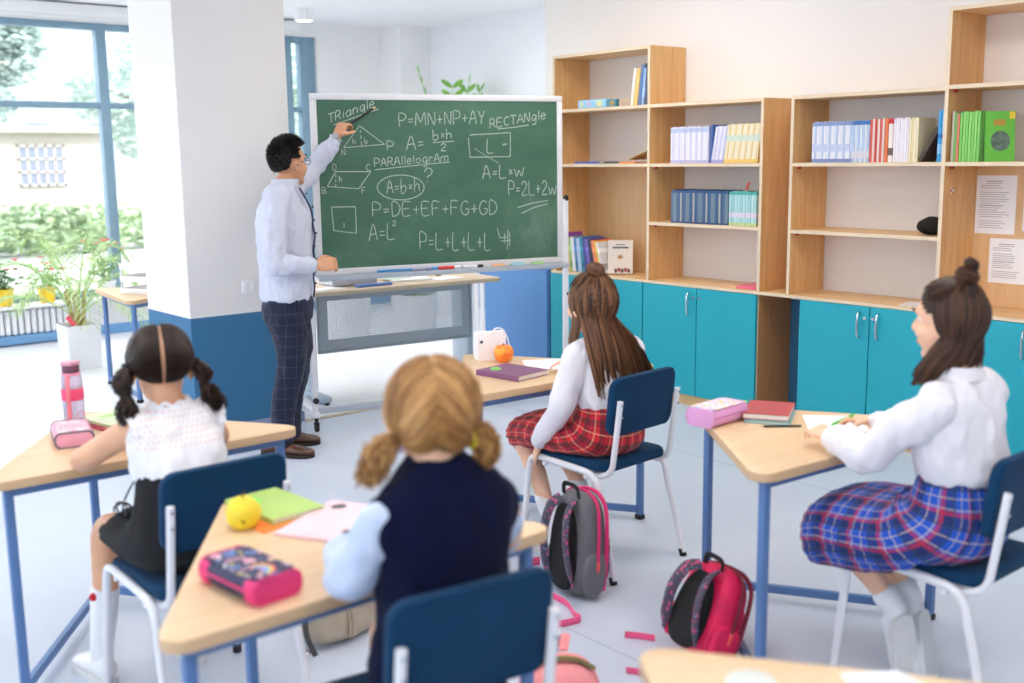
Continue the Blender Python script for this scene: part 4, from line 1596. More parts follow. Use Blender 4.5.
def cover(col, bands=None):
    """cover colour with a printed band or two across the spine"""
    key = (col, bands)
    if key in COVERS:
        return COVERS[key]
    m, nt, N, L, b = nodes_of('book_cover')
    tc = N.new('ShaderNodeTexCoord')
    sp = N.new('ShaderNodeSeparateXYZ')
    L.new(tc.outputs['Object'], sp.inputs[0])
    f = noise_tex(nt, 40)
    c = mix(nt, mth(nt, 'MULTIPLY', f, .25), lin(col), tuple(x * .8 for x in lin(col)[:3]) + (1,))
    for z0, z1, bc in (bands or ()):
        k = mth(nt, 'MULTIPLY', mth(nt, 'GREATER_THAN', sp.outputs['Z'], z0), mth(nt, 'LESS_THAN', sp.outputs['Z'], z1))
        c = mix(nt, k, c, lin(bc))
    L.new(c, b.inputs['Base Color'])
    b.inputs['Roughness'].default_value = .4
    COVERS[key] = m
    return m


def place_book(proto, mesh_cache, key, y, z, lean, x, label, group, name='book', cat='book'):
    me, mats = mesh_cache[key]
    o = bpy.data.objects.new(name, me)
    COL.objects.link(o)
    o.location = (x, y, z)
    o.rotation_euler = (lean, 0, 0)
    tag(o, label, cat, group)
    return o


BOOKS = {}


def book_mesh(key, w, h, d, mats):
    if key not in BOOKS:
        mb = book_mb(w, h, d)
        o = mb.build('book', mats, smooth=0)
        BOOKS[key] = o.data
        bpy.data.objects.remove(o)
    return BOOKS[key]


def book(w, h, d, col, y, z, lean, x, label, group=None, bands=None, name='book', cat='book'):
    me = book_mesh((w, h, d, col, bands), w, h, d, [cover(col, bands), PAGES])
    o = bpy.data.objects.new(name, me)
    COL.objects.link(o)
    # a leaning book stands on its lower corner
    o.location = (x, y, z + abs(sin(lean)) * w / 2 + .0008)
    o.rotation_euler = (lean, 0, 0)
    return tag(o, label, cat, group)


def row(n, y, z, pitch, h, d, cols, lean, label, group, bands=None, x=XF + .02, cat='book'):
    w = pitch * .86
    for i in range(n):
        c = cols[i % len(cols)] if not callable(cols) else cols(i)
        hh = h + .003 * ((i * 7) % 4 - 1.5) / 1.5
        step = pitch / cos(lean) if lean else pitch
        book(w, round(hh, 4), d, c, y - pitch * .5 - i * step, z, lean, x + .0016 * ((i * 0.618) % 1), label, group, bands)


# low bookcase, upper row: lavender then cream (y runs right = smaller)
row(20, 4.722, 1.545, .0155, .224, .165, [(238, 235, 245), (214, 211, 236), (234, 231, 243)], 0,
    'thin lavender workbook standing upright in the packed row, left part', 'upright lavender workbooks', ((.0, .02, (192, 188, 226)), (.19, .215, (186, 196, 228))))
row(6, 4.392, 1.545, .0150, .222, .165, [(236, 234, 246), (208, 206, 236)], .16,
    'thin lavender workbook leaning right between the upright lavender row and the cream row', 'leaning lavender workbooks', ((.0, .02, (178, 172, 226)),))
book(.012, .232, .165, (84, 116, 184), 4.402, 1.545, .03, XF + .03, 'blue workbook standing alone where the lavender row starts to lean')
row(17, 4.296, 1.545, .0146, .230, .165, [(244, 232, 200), (232, 208, 152), (246, 236, 212)], .14,
    'thin cream and yellow workbook leaning in the right half of the row', 'leaning cream workbooks', ((.0, .022, (240, 206, 120)), (.13, .165, (214, 224, 208))))
# second row: dark blue then turquoise
row(31, 4.712, 1.17, .0148, .207, .16, lambda i: ((84, 112, 146), (120, 140, 156), (182, 178, 166), (96, 126, 150), (150, 160, 166), (62, 96, 140), (192, 186, 174))[(i * i * 3 + i * 5) % 7], 0,
    'thin dark blue workbook in the long packed row on the lower shelf', 'dark blue workbooks', ((.0, .01, (44, 76, 124)), (.19, .21, (56, 92, 138))))
row(10, 4.246, 1.17, .0205, .205, .16, [(176, 220, 222), (160, 208, 216), (190, 226, 226)], 0,
    'pale turquoise workbook at the right end of the dark blue row', 'turquoise workbooks', ((.0, .02, (200, 220, 160)), (.05, .08, (226, 216, 232)), (.185, .205, (90, 180, 176))))
mb = MB().box((XF + .012, 4.10, 1.41), (.02, .004, .05), rot=Matrix.Rotation(.4, 3, 'X'))
solo('bookmark', mb, mat('coral_ribbon', (240, 110, 100), .6), 'coral bookmark sticking up from the turquoise workbooks', 'bookmark')
# right bookcase, upper row
row(17, 3.668, 1.545, .0150, .222, .165, [(226, 230, 242), (186, 198, 226), (236, 234, 242)], 0,
    'thin pale blue workbook in the left part of the upper row, right-hand low bookcase', 'pale blue workbooks', ((.0, .02, (130, 148, 196)), (.06, .1, (200, 206, 232)), (.2, .222, (140, 158, 204))))
row(7, 3.413, 1.545, .0150, .222, .165, [(180, 202, 230), (218, 224, 236)], 0,
    'thin sky blue workbook beside the red-edged books', 'sky blue workbooks', ((.02, .06, (220, 216, 226)), (.2, .222, (70, 120, 186))))
row(6, 3.306, 1.545, .0145, .228, .165, [(212, 92, 78), (232, 204, 196), (206, 76, 66), (236, 214, 204)], 0,
    'thin red and white striped workbook in the middle of the row', 'red and white workbooks')
book(.018, .228, .17, (226, 120, 70), 3.207, 1.545, 0, XF + .02, 'orange-spined book between the red and the white books')
book(.024, .226, .17, (238, 226, 220), 3.181, 1.545, 0, XF + .018, 'white book with a red top and a dark photo on its spine', None, ((.035, .075, (120, 96, 84)), (.2, .226, (206, 40, 50))))
row(7, 3.166, 1.545, .0125, .228, .165, [(236, 228, 236), (242, 236, 240)], 0,
    'plain white book near the right end of the upper row', 'plain white books')
row(4, 3.077, 1.545, .0130, .226, .165, [(240, 226, 186), (236, 216, 168), (244, 234, 206)], 0,
    'cream-spined book just left of the leaning grey book', 'cream-spined books')
# grey book turned half towards the room, propped against the cream ones
mb = book_mb(.014, .226, .15)
mb.box((.075, -.0073, .105), (.09, .0008, .1), mi=2)
mb.box((.03, -.0073, .195), (.03, .0008, .035), mi=3)
mb.xf(Matrix.Translation((XF + .19, 3.005, 1.548)) @ Matrix.Rotation(radians(-34), 4, 'Z'))
solo('book', mb, [cover((150, 142, 136)), PAGES, mat('cover_photo', (206, 196, 176), .5, vary=.3, vscale=40), mat('red_badge', (200, 36, 48), .5)],
     'grey book with a red badge and a picture on its cover, facing the room', 'book', smooth=0)
mb = book_mb(.018, .19, .14)
mb.xf(Matrix.Translation((XF + .03, 2.968, 1.56)) @ Matrix.Rotation(radians(30), 4, 'X') @ Matrix.Translation((0, 0, -.1)))
for p in mb.v:
    p.z += 0
dz = 1.546 - min(p.z for p in mb.v)
for p in mb.v:
    p.z += dz
    p.y -= 0
solo('book', mb, [cover((74, 62, 54)), PAGES], 'dark book fallen over at a slant beside the blue books', 'book', smooth=0)
row(2, 2.918, 1.545, .018, .262, .17, [(64, 160, 222), (96, 180, 232)], 0,
    'bright blue book at the right end of the upper row, against the tall bookcase', 'bright blue books', ((.04, .09, (140, 200, 236)), (.12, .14, (40, 110, 190))))
# tall left bookcase, top bay: box, small box, five leaning books
mb = MB().box((XF + .09, 5.43, 1.92 + .028), (.15, .27, .054), bev=.002, seg=1)
mb.box((XF + .0145, 5.36, 1.948), (.0012, .05, .038), mi=1)
mb.box((XF + .0145, 5.46, 1.948), (.0012, .04, .034), mi=2)
mb.box((XF + .0145, 5.53, 1.948), (.0012, .025, .03), mi=1)
solo('puzzle_box', mb, [mat('box_sky', (150, 206, 236), .5, vary=.12, vscale=20), mat('box_yellow', (222, 220, 160), .5), mat('box_lilac', (196, 178, 216), .5)],
     'pale blue puzzle box lying on the top left shelf', 'box', smooth=0)
mb = MB().box((XF + .10, 5.255, 1.92 + .026), (.14, .07, .05), bev=.002, seg=1)
mb.sph((XF + .031, 5.255, 1.944), (.002, .026, .017), 12, 8, mi=1)
solo('game_box', mb, [mat('box_teal', (70, 140, 160), .5), mat('box_picture', (196, 150, 60), .5, vary=.4, vscale=60)], 'small teal box with a round picture beside the pale blue puzzle box', 'box', smooth=0)
mb = MB().box((XF + .11, 5.155, 1.92 + .025), (.12, .11, .048), bev=.002, seg=1)
solo('cardboard_box', mb, mat('cardboard', (196, 172, 150), .7), 'plain beige box beside the leaning books on the top shelf', 'box', smooth=0)
for i, (w, h, c, dy, ln, lab) in enumerate((
        (.022, .235, (236, 232, 222), 5.075, .14, 'white book with a dark edge, leftmost of the leaning five'),
        (.034, .232, (232, 192, 116), 5.043, .14, 'thick yellow book leaning on the top left shelf'),
        (.020, .255, (84, 122, 176), 5.006, .12, 'blue book leaning right of the thick yellow book'),
        (.022, .262, (150, 176, 220), 4.977, .10, 'tall pale blue book with a dark top, second from the upright'),
        (.026, .25, (64, 84, 106), 4.944, .07, 'dark patterned book nearest the upright on the top left shelf'))):
    book(w, h, .17, c, dy, 1.92, ln, XF + .03, lab, None, ((.05, .11, tuple(min(255, int(x * 1.12)) for x in c)), (h - .03, h, (60, 74, 90))) if i >= 3 else None)
# second shelf: flat things


def flat_book(name, x, y, z, dx, dy, h, rot, col, label, cat='book', lift=0, soft=False):
    mb = MB()
    R = rot_z(rot)
    mb.box((0, 0, .0012), (dx, dy, .0022), bev=.0006, seg=1)
    mb.box((0, 0, h - .0012), (dx, dy, .0022), bev=.0006, seg=1)
    mb.box((-dx / 2 + .0015, 0, h / 2), (.003, dy, h), bev=.0008, seg=1)
    mb.box((.001, 0, h / 2), (dx - .006, dy - .008, h - .004), mi=1)
    mb.xf(Matrix.Translation((x, y, z)) @ R.to_4x4())
    return solo(name, mb, [col if not isinstance(col, tuple) else cover(col), PAGES], label, cat, smooth=0, at=(x, y, z))


flat_book('book', XF + .13, 5.50, 1.546, .2, .24, .014, 0, (60, 86, 190), 'thin blue book lying flat on the second shelf of the tall left bookcase')
flat_book('book', XF + .14, 5.29, 1.546, .18, .13, .010, .1, (70, 90, 84), 'dark green thin book lying flat right of the blue one')
flat_book('book', XF + .12, 5.11, 1.546, .17, .16, .012, -.1, (240, 150, 60), 'orange book lying flat under the patterned magazine')
mb = MB()
R = []
for i in range(9):
    t = i / 8
    R.append([V((XF + .06 + .18 * j, 5.125 - .19 * t, 1.558 + .012 + .075 * t * (1 - .15 * t) + k * .006)) for j, k in ((0, 0), (1, 0), (1, 1), (0, 1))])
mb.rings(R)
solo('magazine', mb, mat('magazine_print', (196, 186, 140), .5, vary=.5, vscale=45), 'patterned magazine propped at a slant over the orange book', 'magazine')
# bottom bay: leaning row and a face-out white book
yy = 5.735
for i, (w, h, c, ln, lab) in enumerate((
        (.030, .27, (150, 74, 176), -.06, 'purple-topped folder at the left end of the bottom bay'),
        (.020, .245, (128, 150, 196), -.08, 'slim blue-grey book next to the purple folder'),
        (.018, .24, (222, 186, 110), -.09, 'slim ochre book third from the left in the bottom bay'),
        (.020, .235, (150, 182, 100), -.10, 'slim green book in the bottom bay of the tall left bookcase'),
        (.030, .24, (230, 228, 232), -.11, 'white book in the bottom bay right of the green one'),
        (.024, .245, (66, 122, 176), -.12, 'mid blue book in the bottom bay beside the white one'),
        (.032, .24, (176, 200, 226), -.12, 'pale blue thick book in the bottom bay'),
        (.024, .25, (40, 140, 170), -.13, 'teal blue book in the bottom bay with a black neighbour'),
        (.026, .245, (62, 70, 150), -.15, 'indigo book in the bottom bay left of the violet one'),
        (.026, .24, (112, 96, 190), -.17, 'violet book in the bottom bay above the girl\'s hair bun'),
        (.030, .235, (36, 40, 70), -.19, 'near-black thick book in the bottom bay'),
        (.030, .232, (240, 134, 84), -.23, 'bright orange book leaning in the bottom bay'),
        (.018, .228, (236, 206, 96), -.26, 'slim yellow book second from the face-out white textbook'),
        (.014, .225, (226, 224, 226), -.27, 'slim white book touching the face-out white textbook'))):
    yy -= .25 * max(0, abs(ln) - (prev if i else abs(ln)))
    prev = abs(ln)
    book(w, h, .18, c, yy - w / 2, ZC, ln, XF + .02, lab, None, ((.03, .07, tuple(int(x * .75) for x in c)), (.15, .18, tuple(min(255, int(x * 1.2)) for x in c))) if i % 2 else None)
    yy -= w / cos(ln) + .0012
mb = book_mb(.03, .232, .17)
mb.box((.085, -.0152, .18), (.11, .0006, .012), mi=2)
mb.box((.085, -.0152, .20), (.06, .0006, .006), mi=2)
mb.sph((.085, -.0155, .115), (.018, .001, .015), 12, 8, mi=3)
for k in range(5):
    mb.sph((.055 + k * .022, -.0155, .02 + .006 * (k % 2)), (.011, .001, .016), 8, 6, mi=4 if k % 2 else 5)
mb.xf(Matrix.Translation((XF + .045, 5.305, .815)) @ Matrix.Rotation(radians(-48), 4, 'Z') @ Matrix.Rotation(-.24, 4, 'X'))
dz = .7915 - min(p.z for p in mb.v)
for p in mb.v:
    p.z += dz
solo('book', mb, [cover((232, 222, 212)), PAGES, mat('title_ink', (90, 92, 94), .5), mat('cover_round', (190, 140, 90), .5, vary=.4, vscale=90), mat('cover_red', (170, 70, 60), .5), mat('cover_brown', (110, 74, 60), .5)],
     'white textbook with a grey title and round picture, cover facing the room', 'book', smooth=0)
flat_book('book', XF + .13, 4.11, ZC, .2, .15, .02, .04, (238, 116, 140), 'pink book lying flat alone at the bottom of the low bookcase')
flat_book('paper_stack', XF + .10, 2.99, ZC, .16, .21, .008, .2, (236, 234, 232), 'thin white booklet lying on the worktop beside the seated girl\'s head', 'booklet')
# green books in the right tall bookcase
book(.014, .252, .17, (200, 190, 176), 2.842, 1.545, 0, XF + .03, 'slim grey-white book at the left end of the green books')
book(.016, .246, .17, (116, 170, 90), 2.826, 1.545, 0, XF + .024, 'slim dark green book left of the bright green set')
book(.012, .24, .17, (226, 120, 100), 2.811, 1.545, 0, XF + .022, 'slim coral book inside the green set')
row(7, 2.802, 1.545, .0150, .246, .17, [(120, 196, 92), (140, 206, 104)], 0, 'bright green workbook in the set on the right tall bookcase', 'bright green workbooks')
mb = book_mb(.012, .245, .15)
mb.box((.07, -.0063, .19), (.06, .0008, .03), mi=2)
mb.sph((.075, -.0063, .10), (.05, .0012, .05), 16, 10, mi=3)
mb.box((.135, -.0063, .225), (.028, .0008, .035), mi=4)
mb.xf(Matrix.Translation((XF + .035, 2.672, 1.548)) @ Matrix.Rotation(radians(-36), 4, 'Z') @ Matrix.Rotation(-.08, 4, 'X'))
dz = 1.5455 - min(p.z for p in mb.v)
for p in mb.v:
    p.z += dz
solo('book', mb, [cover((110, 200, 80)), PAGES, mat('title_gold', (190, 150, 70), .5), mat('globe_print', (96, 120, 110), .5, vary=.6, vscale=30), mat('yellow_corner', (240, 220, 70), .5)],
     'bright green book with a round globe picture, cover facing the room', 'book', smooth=0)
# dark cushion-like thing on the middle shelf
mb = MB().sph((XF + .13, 2.985, 1.165 + .047), (.09, .072, .047), 24, 14)
for p in mb.v:
    if p.z > 1.2:
        p.z -= .01 * noise.noise(p * 18)
    p.z = max(p.z, 1.166)
solo('soft_case', mb, mat('black_felt', (22, 20, 22), .9, vary=.3, vscale=40, bmp=.4, bscale=300), 'black rounded soft case on the middle shelf against the tall bookcase', 'case', smooth=60)


# papers pinned on the oak back of the right bookcase
def pinned(y0, y1, z0, z1, lines, label):
    r = thing('notice', label, 'paper', (XB - .013, (y0 + y1) / 2, z0))
    xx = XB - .0125
    MB().box((xx, (y0 + y1) / 2, (z0 + z1) / 2), (.0012, abs(y0 - y1), z1 - z0)).build('sheet', PAPER, r, smooth=0)
    mb = MB()
    rr = random.Random(int(y0 * 1000))
    n = lines
    for k in range(n):
        z = z1 - .03 - k * (z1 - z0 - .05) / n
        if k in (4, n - 5):
            continue
        a = y0 - .02 - (.03 if k < 2 else 0)
        b = a - (abs(y0 - y1) - .05) * (rr.uniform(.6, .98) if k > 1 else .55)
        w = .0028 if k not in (0, n // 2) else .0045
        mb.box((xx - .0009, (a + b) / 2, z), (.0005, abs(a - b), w))
    mb.build('printed_text', mat('print_ink', (166, 164, 172), .8), r, smooth=0)


pinned(2.853, 2.640, 1.17, 1.472, 22, 'printed notice pinned inside the right bookcase, larger upper sheet')
pinned(2.765, 2.565, .915, 1.148, 18, 'printed notice pinned inside the right bookcase, lower sheet above the girl\'s head')
pinned(2.60, 2.40, 1.19, 1.47, 20, 'printed notice cut by the right edge, beside the larger upper sheet')
mb = MB()
for k in range(6):
    a = k * pi / 3
    mb.sph((5.36 + .010 * cos(a), 2.859, 1.40 + .012 * sin(a)), (.007, .0012, .007), 8, 6, mi=k % 2)
mb.sph((5.36, 2.8585, 1.40), (.006, .0014, .006), 8, 6, mi=0)
solo('sticker', mb, [mat('sticker_white', (238, 232, 230), .5), mat('sticker_red', (150, 60, 60), .5)], 'small red and white sticker on the upright of the right tall bookcase', 'sticker')


# ---------------------------------------------------------------- student desks
TOP = .70


def student_desk(label):
    r = thing('student_desk', label, 'desk', (0, 0, 0), 'triangular school desks')
    poly = round_poly([(-.53, 0), (.53, 0), (0, .785)], .045, 7)
    MB().prism(poly, TOP - .028, TOP, .003).build('tabletop', [DESKTOP, DESKEDGE], r)
    tp = [o for o in r.children if o.name.startswith('tabletop')][0].data
    tp.polygons.foreach_set('material_index', [0 if abs(p.normal.z) > .8 else 1 for p in tp.polygons])
    f = MB()
    P = [V((-.435, .047, 0)), V((.435, .047, 0)), V((0, .685, 0))]
    zr = TOP - .028 - .016
    for a, b in ((0, 1), (1, 2), (2, 0)):
        f.bar(P[a] + V((0, 0, zr)), P[b] + V((0, 0, zr)), .022, .03, bev=.003)
    f.build('frame', BLUESTEEL, r)
    for p in P:
        lg = MB().box((p.x, p.y, (TOP - .03 + .02) / 2), (.027, .027, TOP - .05), bev=.004).build('leg', BLUESTEEL, r)
        MB().box((p.x, p.y, .011), (.034, .034, .022), bev=.004).build('foot_cap', BLACKRUB, r, lg)
    for a in (0, 1):
        d = (P[2] - P[a]).normalized() * .014
        MB().bar(P[a] + d + V((0, 0, .045)), P[2] - d + V((0, 0, .045)), .022, .03, bev=.003).build('floor_rail', BLUESTEEL, r)
    return r


desk0 = student_desk('')
DESKS = [(1.268, 3.235, -1.5, 'triangular desk at the left where the girl with dark pigtails sits'),
         (1.228, 1.895, 0, 'triangular desk in the foreground with the yellow fruit on it'),
         (2.985, 3.185, -3, 'triangular desk with the orange apple, before the girl with very long hair'),
         (2.948, 1.79, -4, 'triangular desk at the right with the pink pencil case'),
         (1.392, .538, 0, 'triangular desk cut off by the bottom edge of the picture'),
         None]
ap = V((2.70, 7.98))
a6 = radians(28)
c6 = ap + V((sin(a6), -cos(a6))) * .82
DESKS[5] = (c6.x, c6.y, 28, 'pale triangular desk at the back beside the palm and the pillar')
for i, (x, y, a, lab) in enumerate(DESKS):
    o = desk0 if i == 0 else copy_tree(desk0)
    o.location = (x, y, 0)
    o.rotation_euler = (0, 0, radians(a))
    o['label'] = lab


# ---------------------------------------------------------------- chairs
def chair(label):
    r = thing('chair', label, 'chair', (0, 0, 0), 'navy school chairs')
    for s in (-1, 1):
        f = smooth_path([(s * .215, .245, .016), (s * .203, .222, .30), (s * .20, .214, .375), (s * .20, .195, .412), (s * .20, .15, .422)], 6)
        lg = MB().tube(f, .0125, 10).build('leg', WHITESTEEL, r)
        MB().cyl((s * .2155, .246, 0), (s * .214, .243, .03), .0145, n=12).build('foot_cap', BLACKRUB, r, lg)
        f = smooth_path([(s * .20, .15, .422), (s * .20, -.06, .412), (s * .20, -.12, .40), (s * .202, -.155, .365), (s * .204, -.17, .30), (s * .215, -.245, .016)], 6)
        lg = MB().tube(f, .0125, 10).build('leg', WHITESTEEL, r)
        MB().cyl((s * .2155, -.246, 0), (s * .2145, -.2365, .03), .0145, n=12).build('foot_cap', BLACKRUB, r, lg)
        f = smooth_path([(s * .172, .12, .405), (s * .172, -.10, .395), (s * .172, -.155, .40), (s * .172, -.195, .43), (s * .172, -.21, .50), (s * .172, -.238, .70)], 6)
        bp = MB().tube(f, .0115, 10).build('back_post', WHITESTEEL, r)
        for z in (.64, .685):
            MB().cyl((s * .172, -.238 - .055 * (z - .66), z), (s * .172, -.2475 - .055 * (z - .66), z), .005, n=8).build('screw', CHROME, r, bp)
    for y, z in ((.13, .40), (-.09, .39)):
        MB().cyl((-.205, y, z), (.205, y, z), .009, n=10).build('crossbar', WHITESTEEL, r)
    # upholstered seat, dished
    mb = MB()
    n = 15
    poly = round_poly([(-.188, -.185), (.188, -.185), (.195, .215), (-.195, .215)], .05, 5)
    Rg = []
    for z, sc in ((.416, .96), (.416, .99), (.424, 1.0), (.436, 1.0), (.446, .985), (.4515, .95), (.453, .8), (.448, .5), (.446, .05)):
        Rg.append([V((x * sc, (y - .015) * sc + .015, z - .010 * max(0, (y - .12) / .1))) for x, y in poly])
    mb.rings(Rg)
    mb.build('seat', NAVY, r, smooth=50)
    # curved upholstered backrest
    mb = MB()
    poly = round_poly([(-.185, -.115), (.185, -.115), (.185, .115), (-.185, .115)], .045, 6)
    Rg = []
    for t, sc in ((-.015, .94), (-.015, .98), (-.010, 1.0), (.008, 1.0), (.015, .985), (.018, .95), (.019, .6), (.019, .05)):
        Rg.append([V((x * sc, -.214 + t - .35 * x * x * 0 + .55 * (x * sc) ** 2 - .12 * (z * sc), .67 + z * sc)) for x, z in poly])
    mb.rings(Rg)
    mb.build('backrest', NAVY, r, smooth=50)
    return r


chair0 = chair('')
CH = {'g1': (1.25, 2.935, 0, 'navy chair with white legs under the girl with dark pigtails'),
      'g2': (1.258, 1.80, -8, 'navy chair in the foreground under the blonde girl'),
      'g3': (2.988, 3.008, 4, 'navy chair under the girl in the red plaid skirt'),
      'g4': (2.965, 1.525, 0, 'navy chair at the right edge under the girl in blue plaid')}
for i, (k, (x, y, a, lab)) in enumerate(CH.items()):
    o = chair0 if i == 0 else copy_tree(chair0)
    o.location = (x, y, 0)
    o.rotation_euler = (0, 0, radians(a))
    o['label'] = lab
# ---------------------------------------------------------------- chalkboard on its stand
def bp(s, z, n=0.0):
    return BO + BU * s + BN * n + UP * z


BR = Matrix((BU, -BN, UP)).transposed()     # box axes: x along the board, y into it, z up


def board_mat():
    m, nt, N, L, b = nodes_of('green_slate')
    f = noise_tex(nt, 2.0, (1, 1, 2.2), 6, rough=.65)
    g = noise_tex(nt, 14, (1, 1, .7), 4)
    s = mth(nt, 'MULTIPLY_ADD', f, 2.4, -.85)
    c = mix(nt, s, lin((66, 104, 84)), lin((84, 122, 100)))
    k = mth(nt, 'MULTIPLY', mth(nt, 'MULTIPLY_ADD', g, 3.0, -1.5), mth(nt, 'MULTIPLY_ADD', f, 1.6, -.75))
    k.node.use_clamp = True
    c = mix(nt, mth(nt, 'MULTIPLY', k, .8), c, lin((136, 158, 142)))
    tc = N.new('ShaderNodeTexCoord')
    vm = N.new('ShaderNodeVectorMath')
    vm.operation = 'DISTANCE'
    L.new(tc.outputs['Object'], vm.inputs[0])
    vm.inputs[1].default_value = bp(1.43, 1.13) - bp(.83, 0)
    near = mth(nt, 'MULTIPLY_ADD', vm.outputs['Value'], -4.2, 1.15)      # a rubbed-out patch at the lower right
    near.node.use_clamp = True
    h = noise_tex(nt, 9, (1, 1, .6), 5, rough=.7)
    k = mth(nt, 'MULTIPLY', near, mth(nt, 'MULTIPLY_ADD', h, 2.6, -1.0))
    k.node.use_clamp = True
    c = mix(nt, mth(nt, 'MULTIPLY', k, .55), c, lin((140, 162, 146)))
    L.new(c, b.inputs['Base Color'])
    b.inputs['Roughness'].default_value = .6
    b.inputs['Specular IOR Level'].default_value = .3
    return m


def chalk_mat():
    m, nt, N, L, b = nodes_of('chalk')
    f = noise_tex(nt, 420, detail=2)
    k = mth(nt, 'MULTIPLY_ADD', f, 2.6, -.55)
    k.node.use_clamp = True
    L.new(mix(nt, k, lin((104, 134, 116)), lin((206, 216, 208))), b.inputs['Base Color'])
    b.inputs['Roughness'].default_value = .9
    return m


FRAMEW = mat('board_frame', (222, 220, 222), .45, vary=.02)
cb = thing('chalkboard', 'green chalkboard covered in geometry formulas on a wheeled white stand', 'chalkboard', bp(.83, 0))
S0, S1, Z0, Z1 = .034, 1.628, .932, 1.97
mb = MB()
fw = .036
mb.box(bp((S0 + S1) / 2, Z1 - fw / 2), (S1 - S0, .03, fw), BR, .004)
mb.box(bp((S0 + S1) / 2, Z0 + fw / 2), (S1 - S0, .03, fw), BR, .004)
mb.box(bp(S0 + fw / 2, (Z0 + Z1) / 2), (fw, .03, Z1 - Z0 - 2 * fw), BR, .004)
mb.box(bp(S1 - fw / 2, (Z0 + Z1) / 2), (fw, .03, Z1 - Z0 - 2 * fw), BR, .004)
mb.build('frame', FRAMEW, cb)
slate = MB().box(bp((S0 + S1) / 2, (Z0 + Z1) / 2, .003), (S1 - S0 - 2 * fw + .004, .012, Z1 - Z0 - 2 * fw + .004), BR).build('writing_surface', board_mat(), cb, smooth=0)
MB().box(bp((S0 + S1) / 2, Z0 - .006, .045), (S1 - S0 + .02, .085, .012), BR, .003).build('chalk_tray', GREYST, cb)
tr2 = MB().box(bp((S0 + S1) / 2, Z0 - .014, .085), (S1 - S0 + .02, .008, .026), BR, .003).build('tray_lip', GREYST, cb)
for s in (-.005, 1.662):
    side = -1 if s < .5 else 1
    mb = MB()
    mb.box(bp(s, .72, -.02), (.032, .032, 1.22), BR, .004)
    po = mb.build('post', WHITESTEEL, cb)
    k = MB()
    k.lathe([(.018, 0), (.022, .006), (.022, .02), (.012, .026)], bp(s + side * .016, 1.335, -.02), 12, rot=Matrix.Rotation(pi / 2 * side, 3, BN))
    k.build('pivot_knob', BLACKRUB, cb, po)
    MB().box(bp(s, .105, -.27), (.036, .60, .03), BR, .004).build('foot_bar', WHITESTEEL, cb)
    for n in (.0, -.54):
        w = MB()
        w.lathe([(.022, -.012), (.026, -.008), (.026, .008), (.022, .012)], bp(s, .027, n), 16, rot=BR @ Matrix.Rotation(pi / 2, 3, 'Y'))
        w.cyl(bp(s, .04, n), bp(s, .095, n), .011, n=10)
        w.box(bp(s, .05, n), (.03, .04, .02), BR, .006)
        w.build('caster', BLACKRUB, cb)
    kn = MB()
    kn.lathe([(.014, 0), (.018, .005), (.018, .02), (.01, .026)], bp(s, .19, -.004), 12, rot=BR @ Matrix.Rotation(pi / 2, 3, 'X'))
    kn.build('clamp_knob', BLACKRUB, cb, po)
MB().box(bp(.83, .125, -.02), (1.64, .03, .04), BR, .004).build('lower_rail', GREYST, cb)

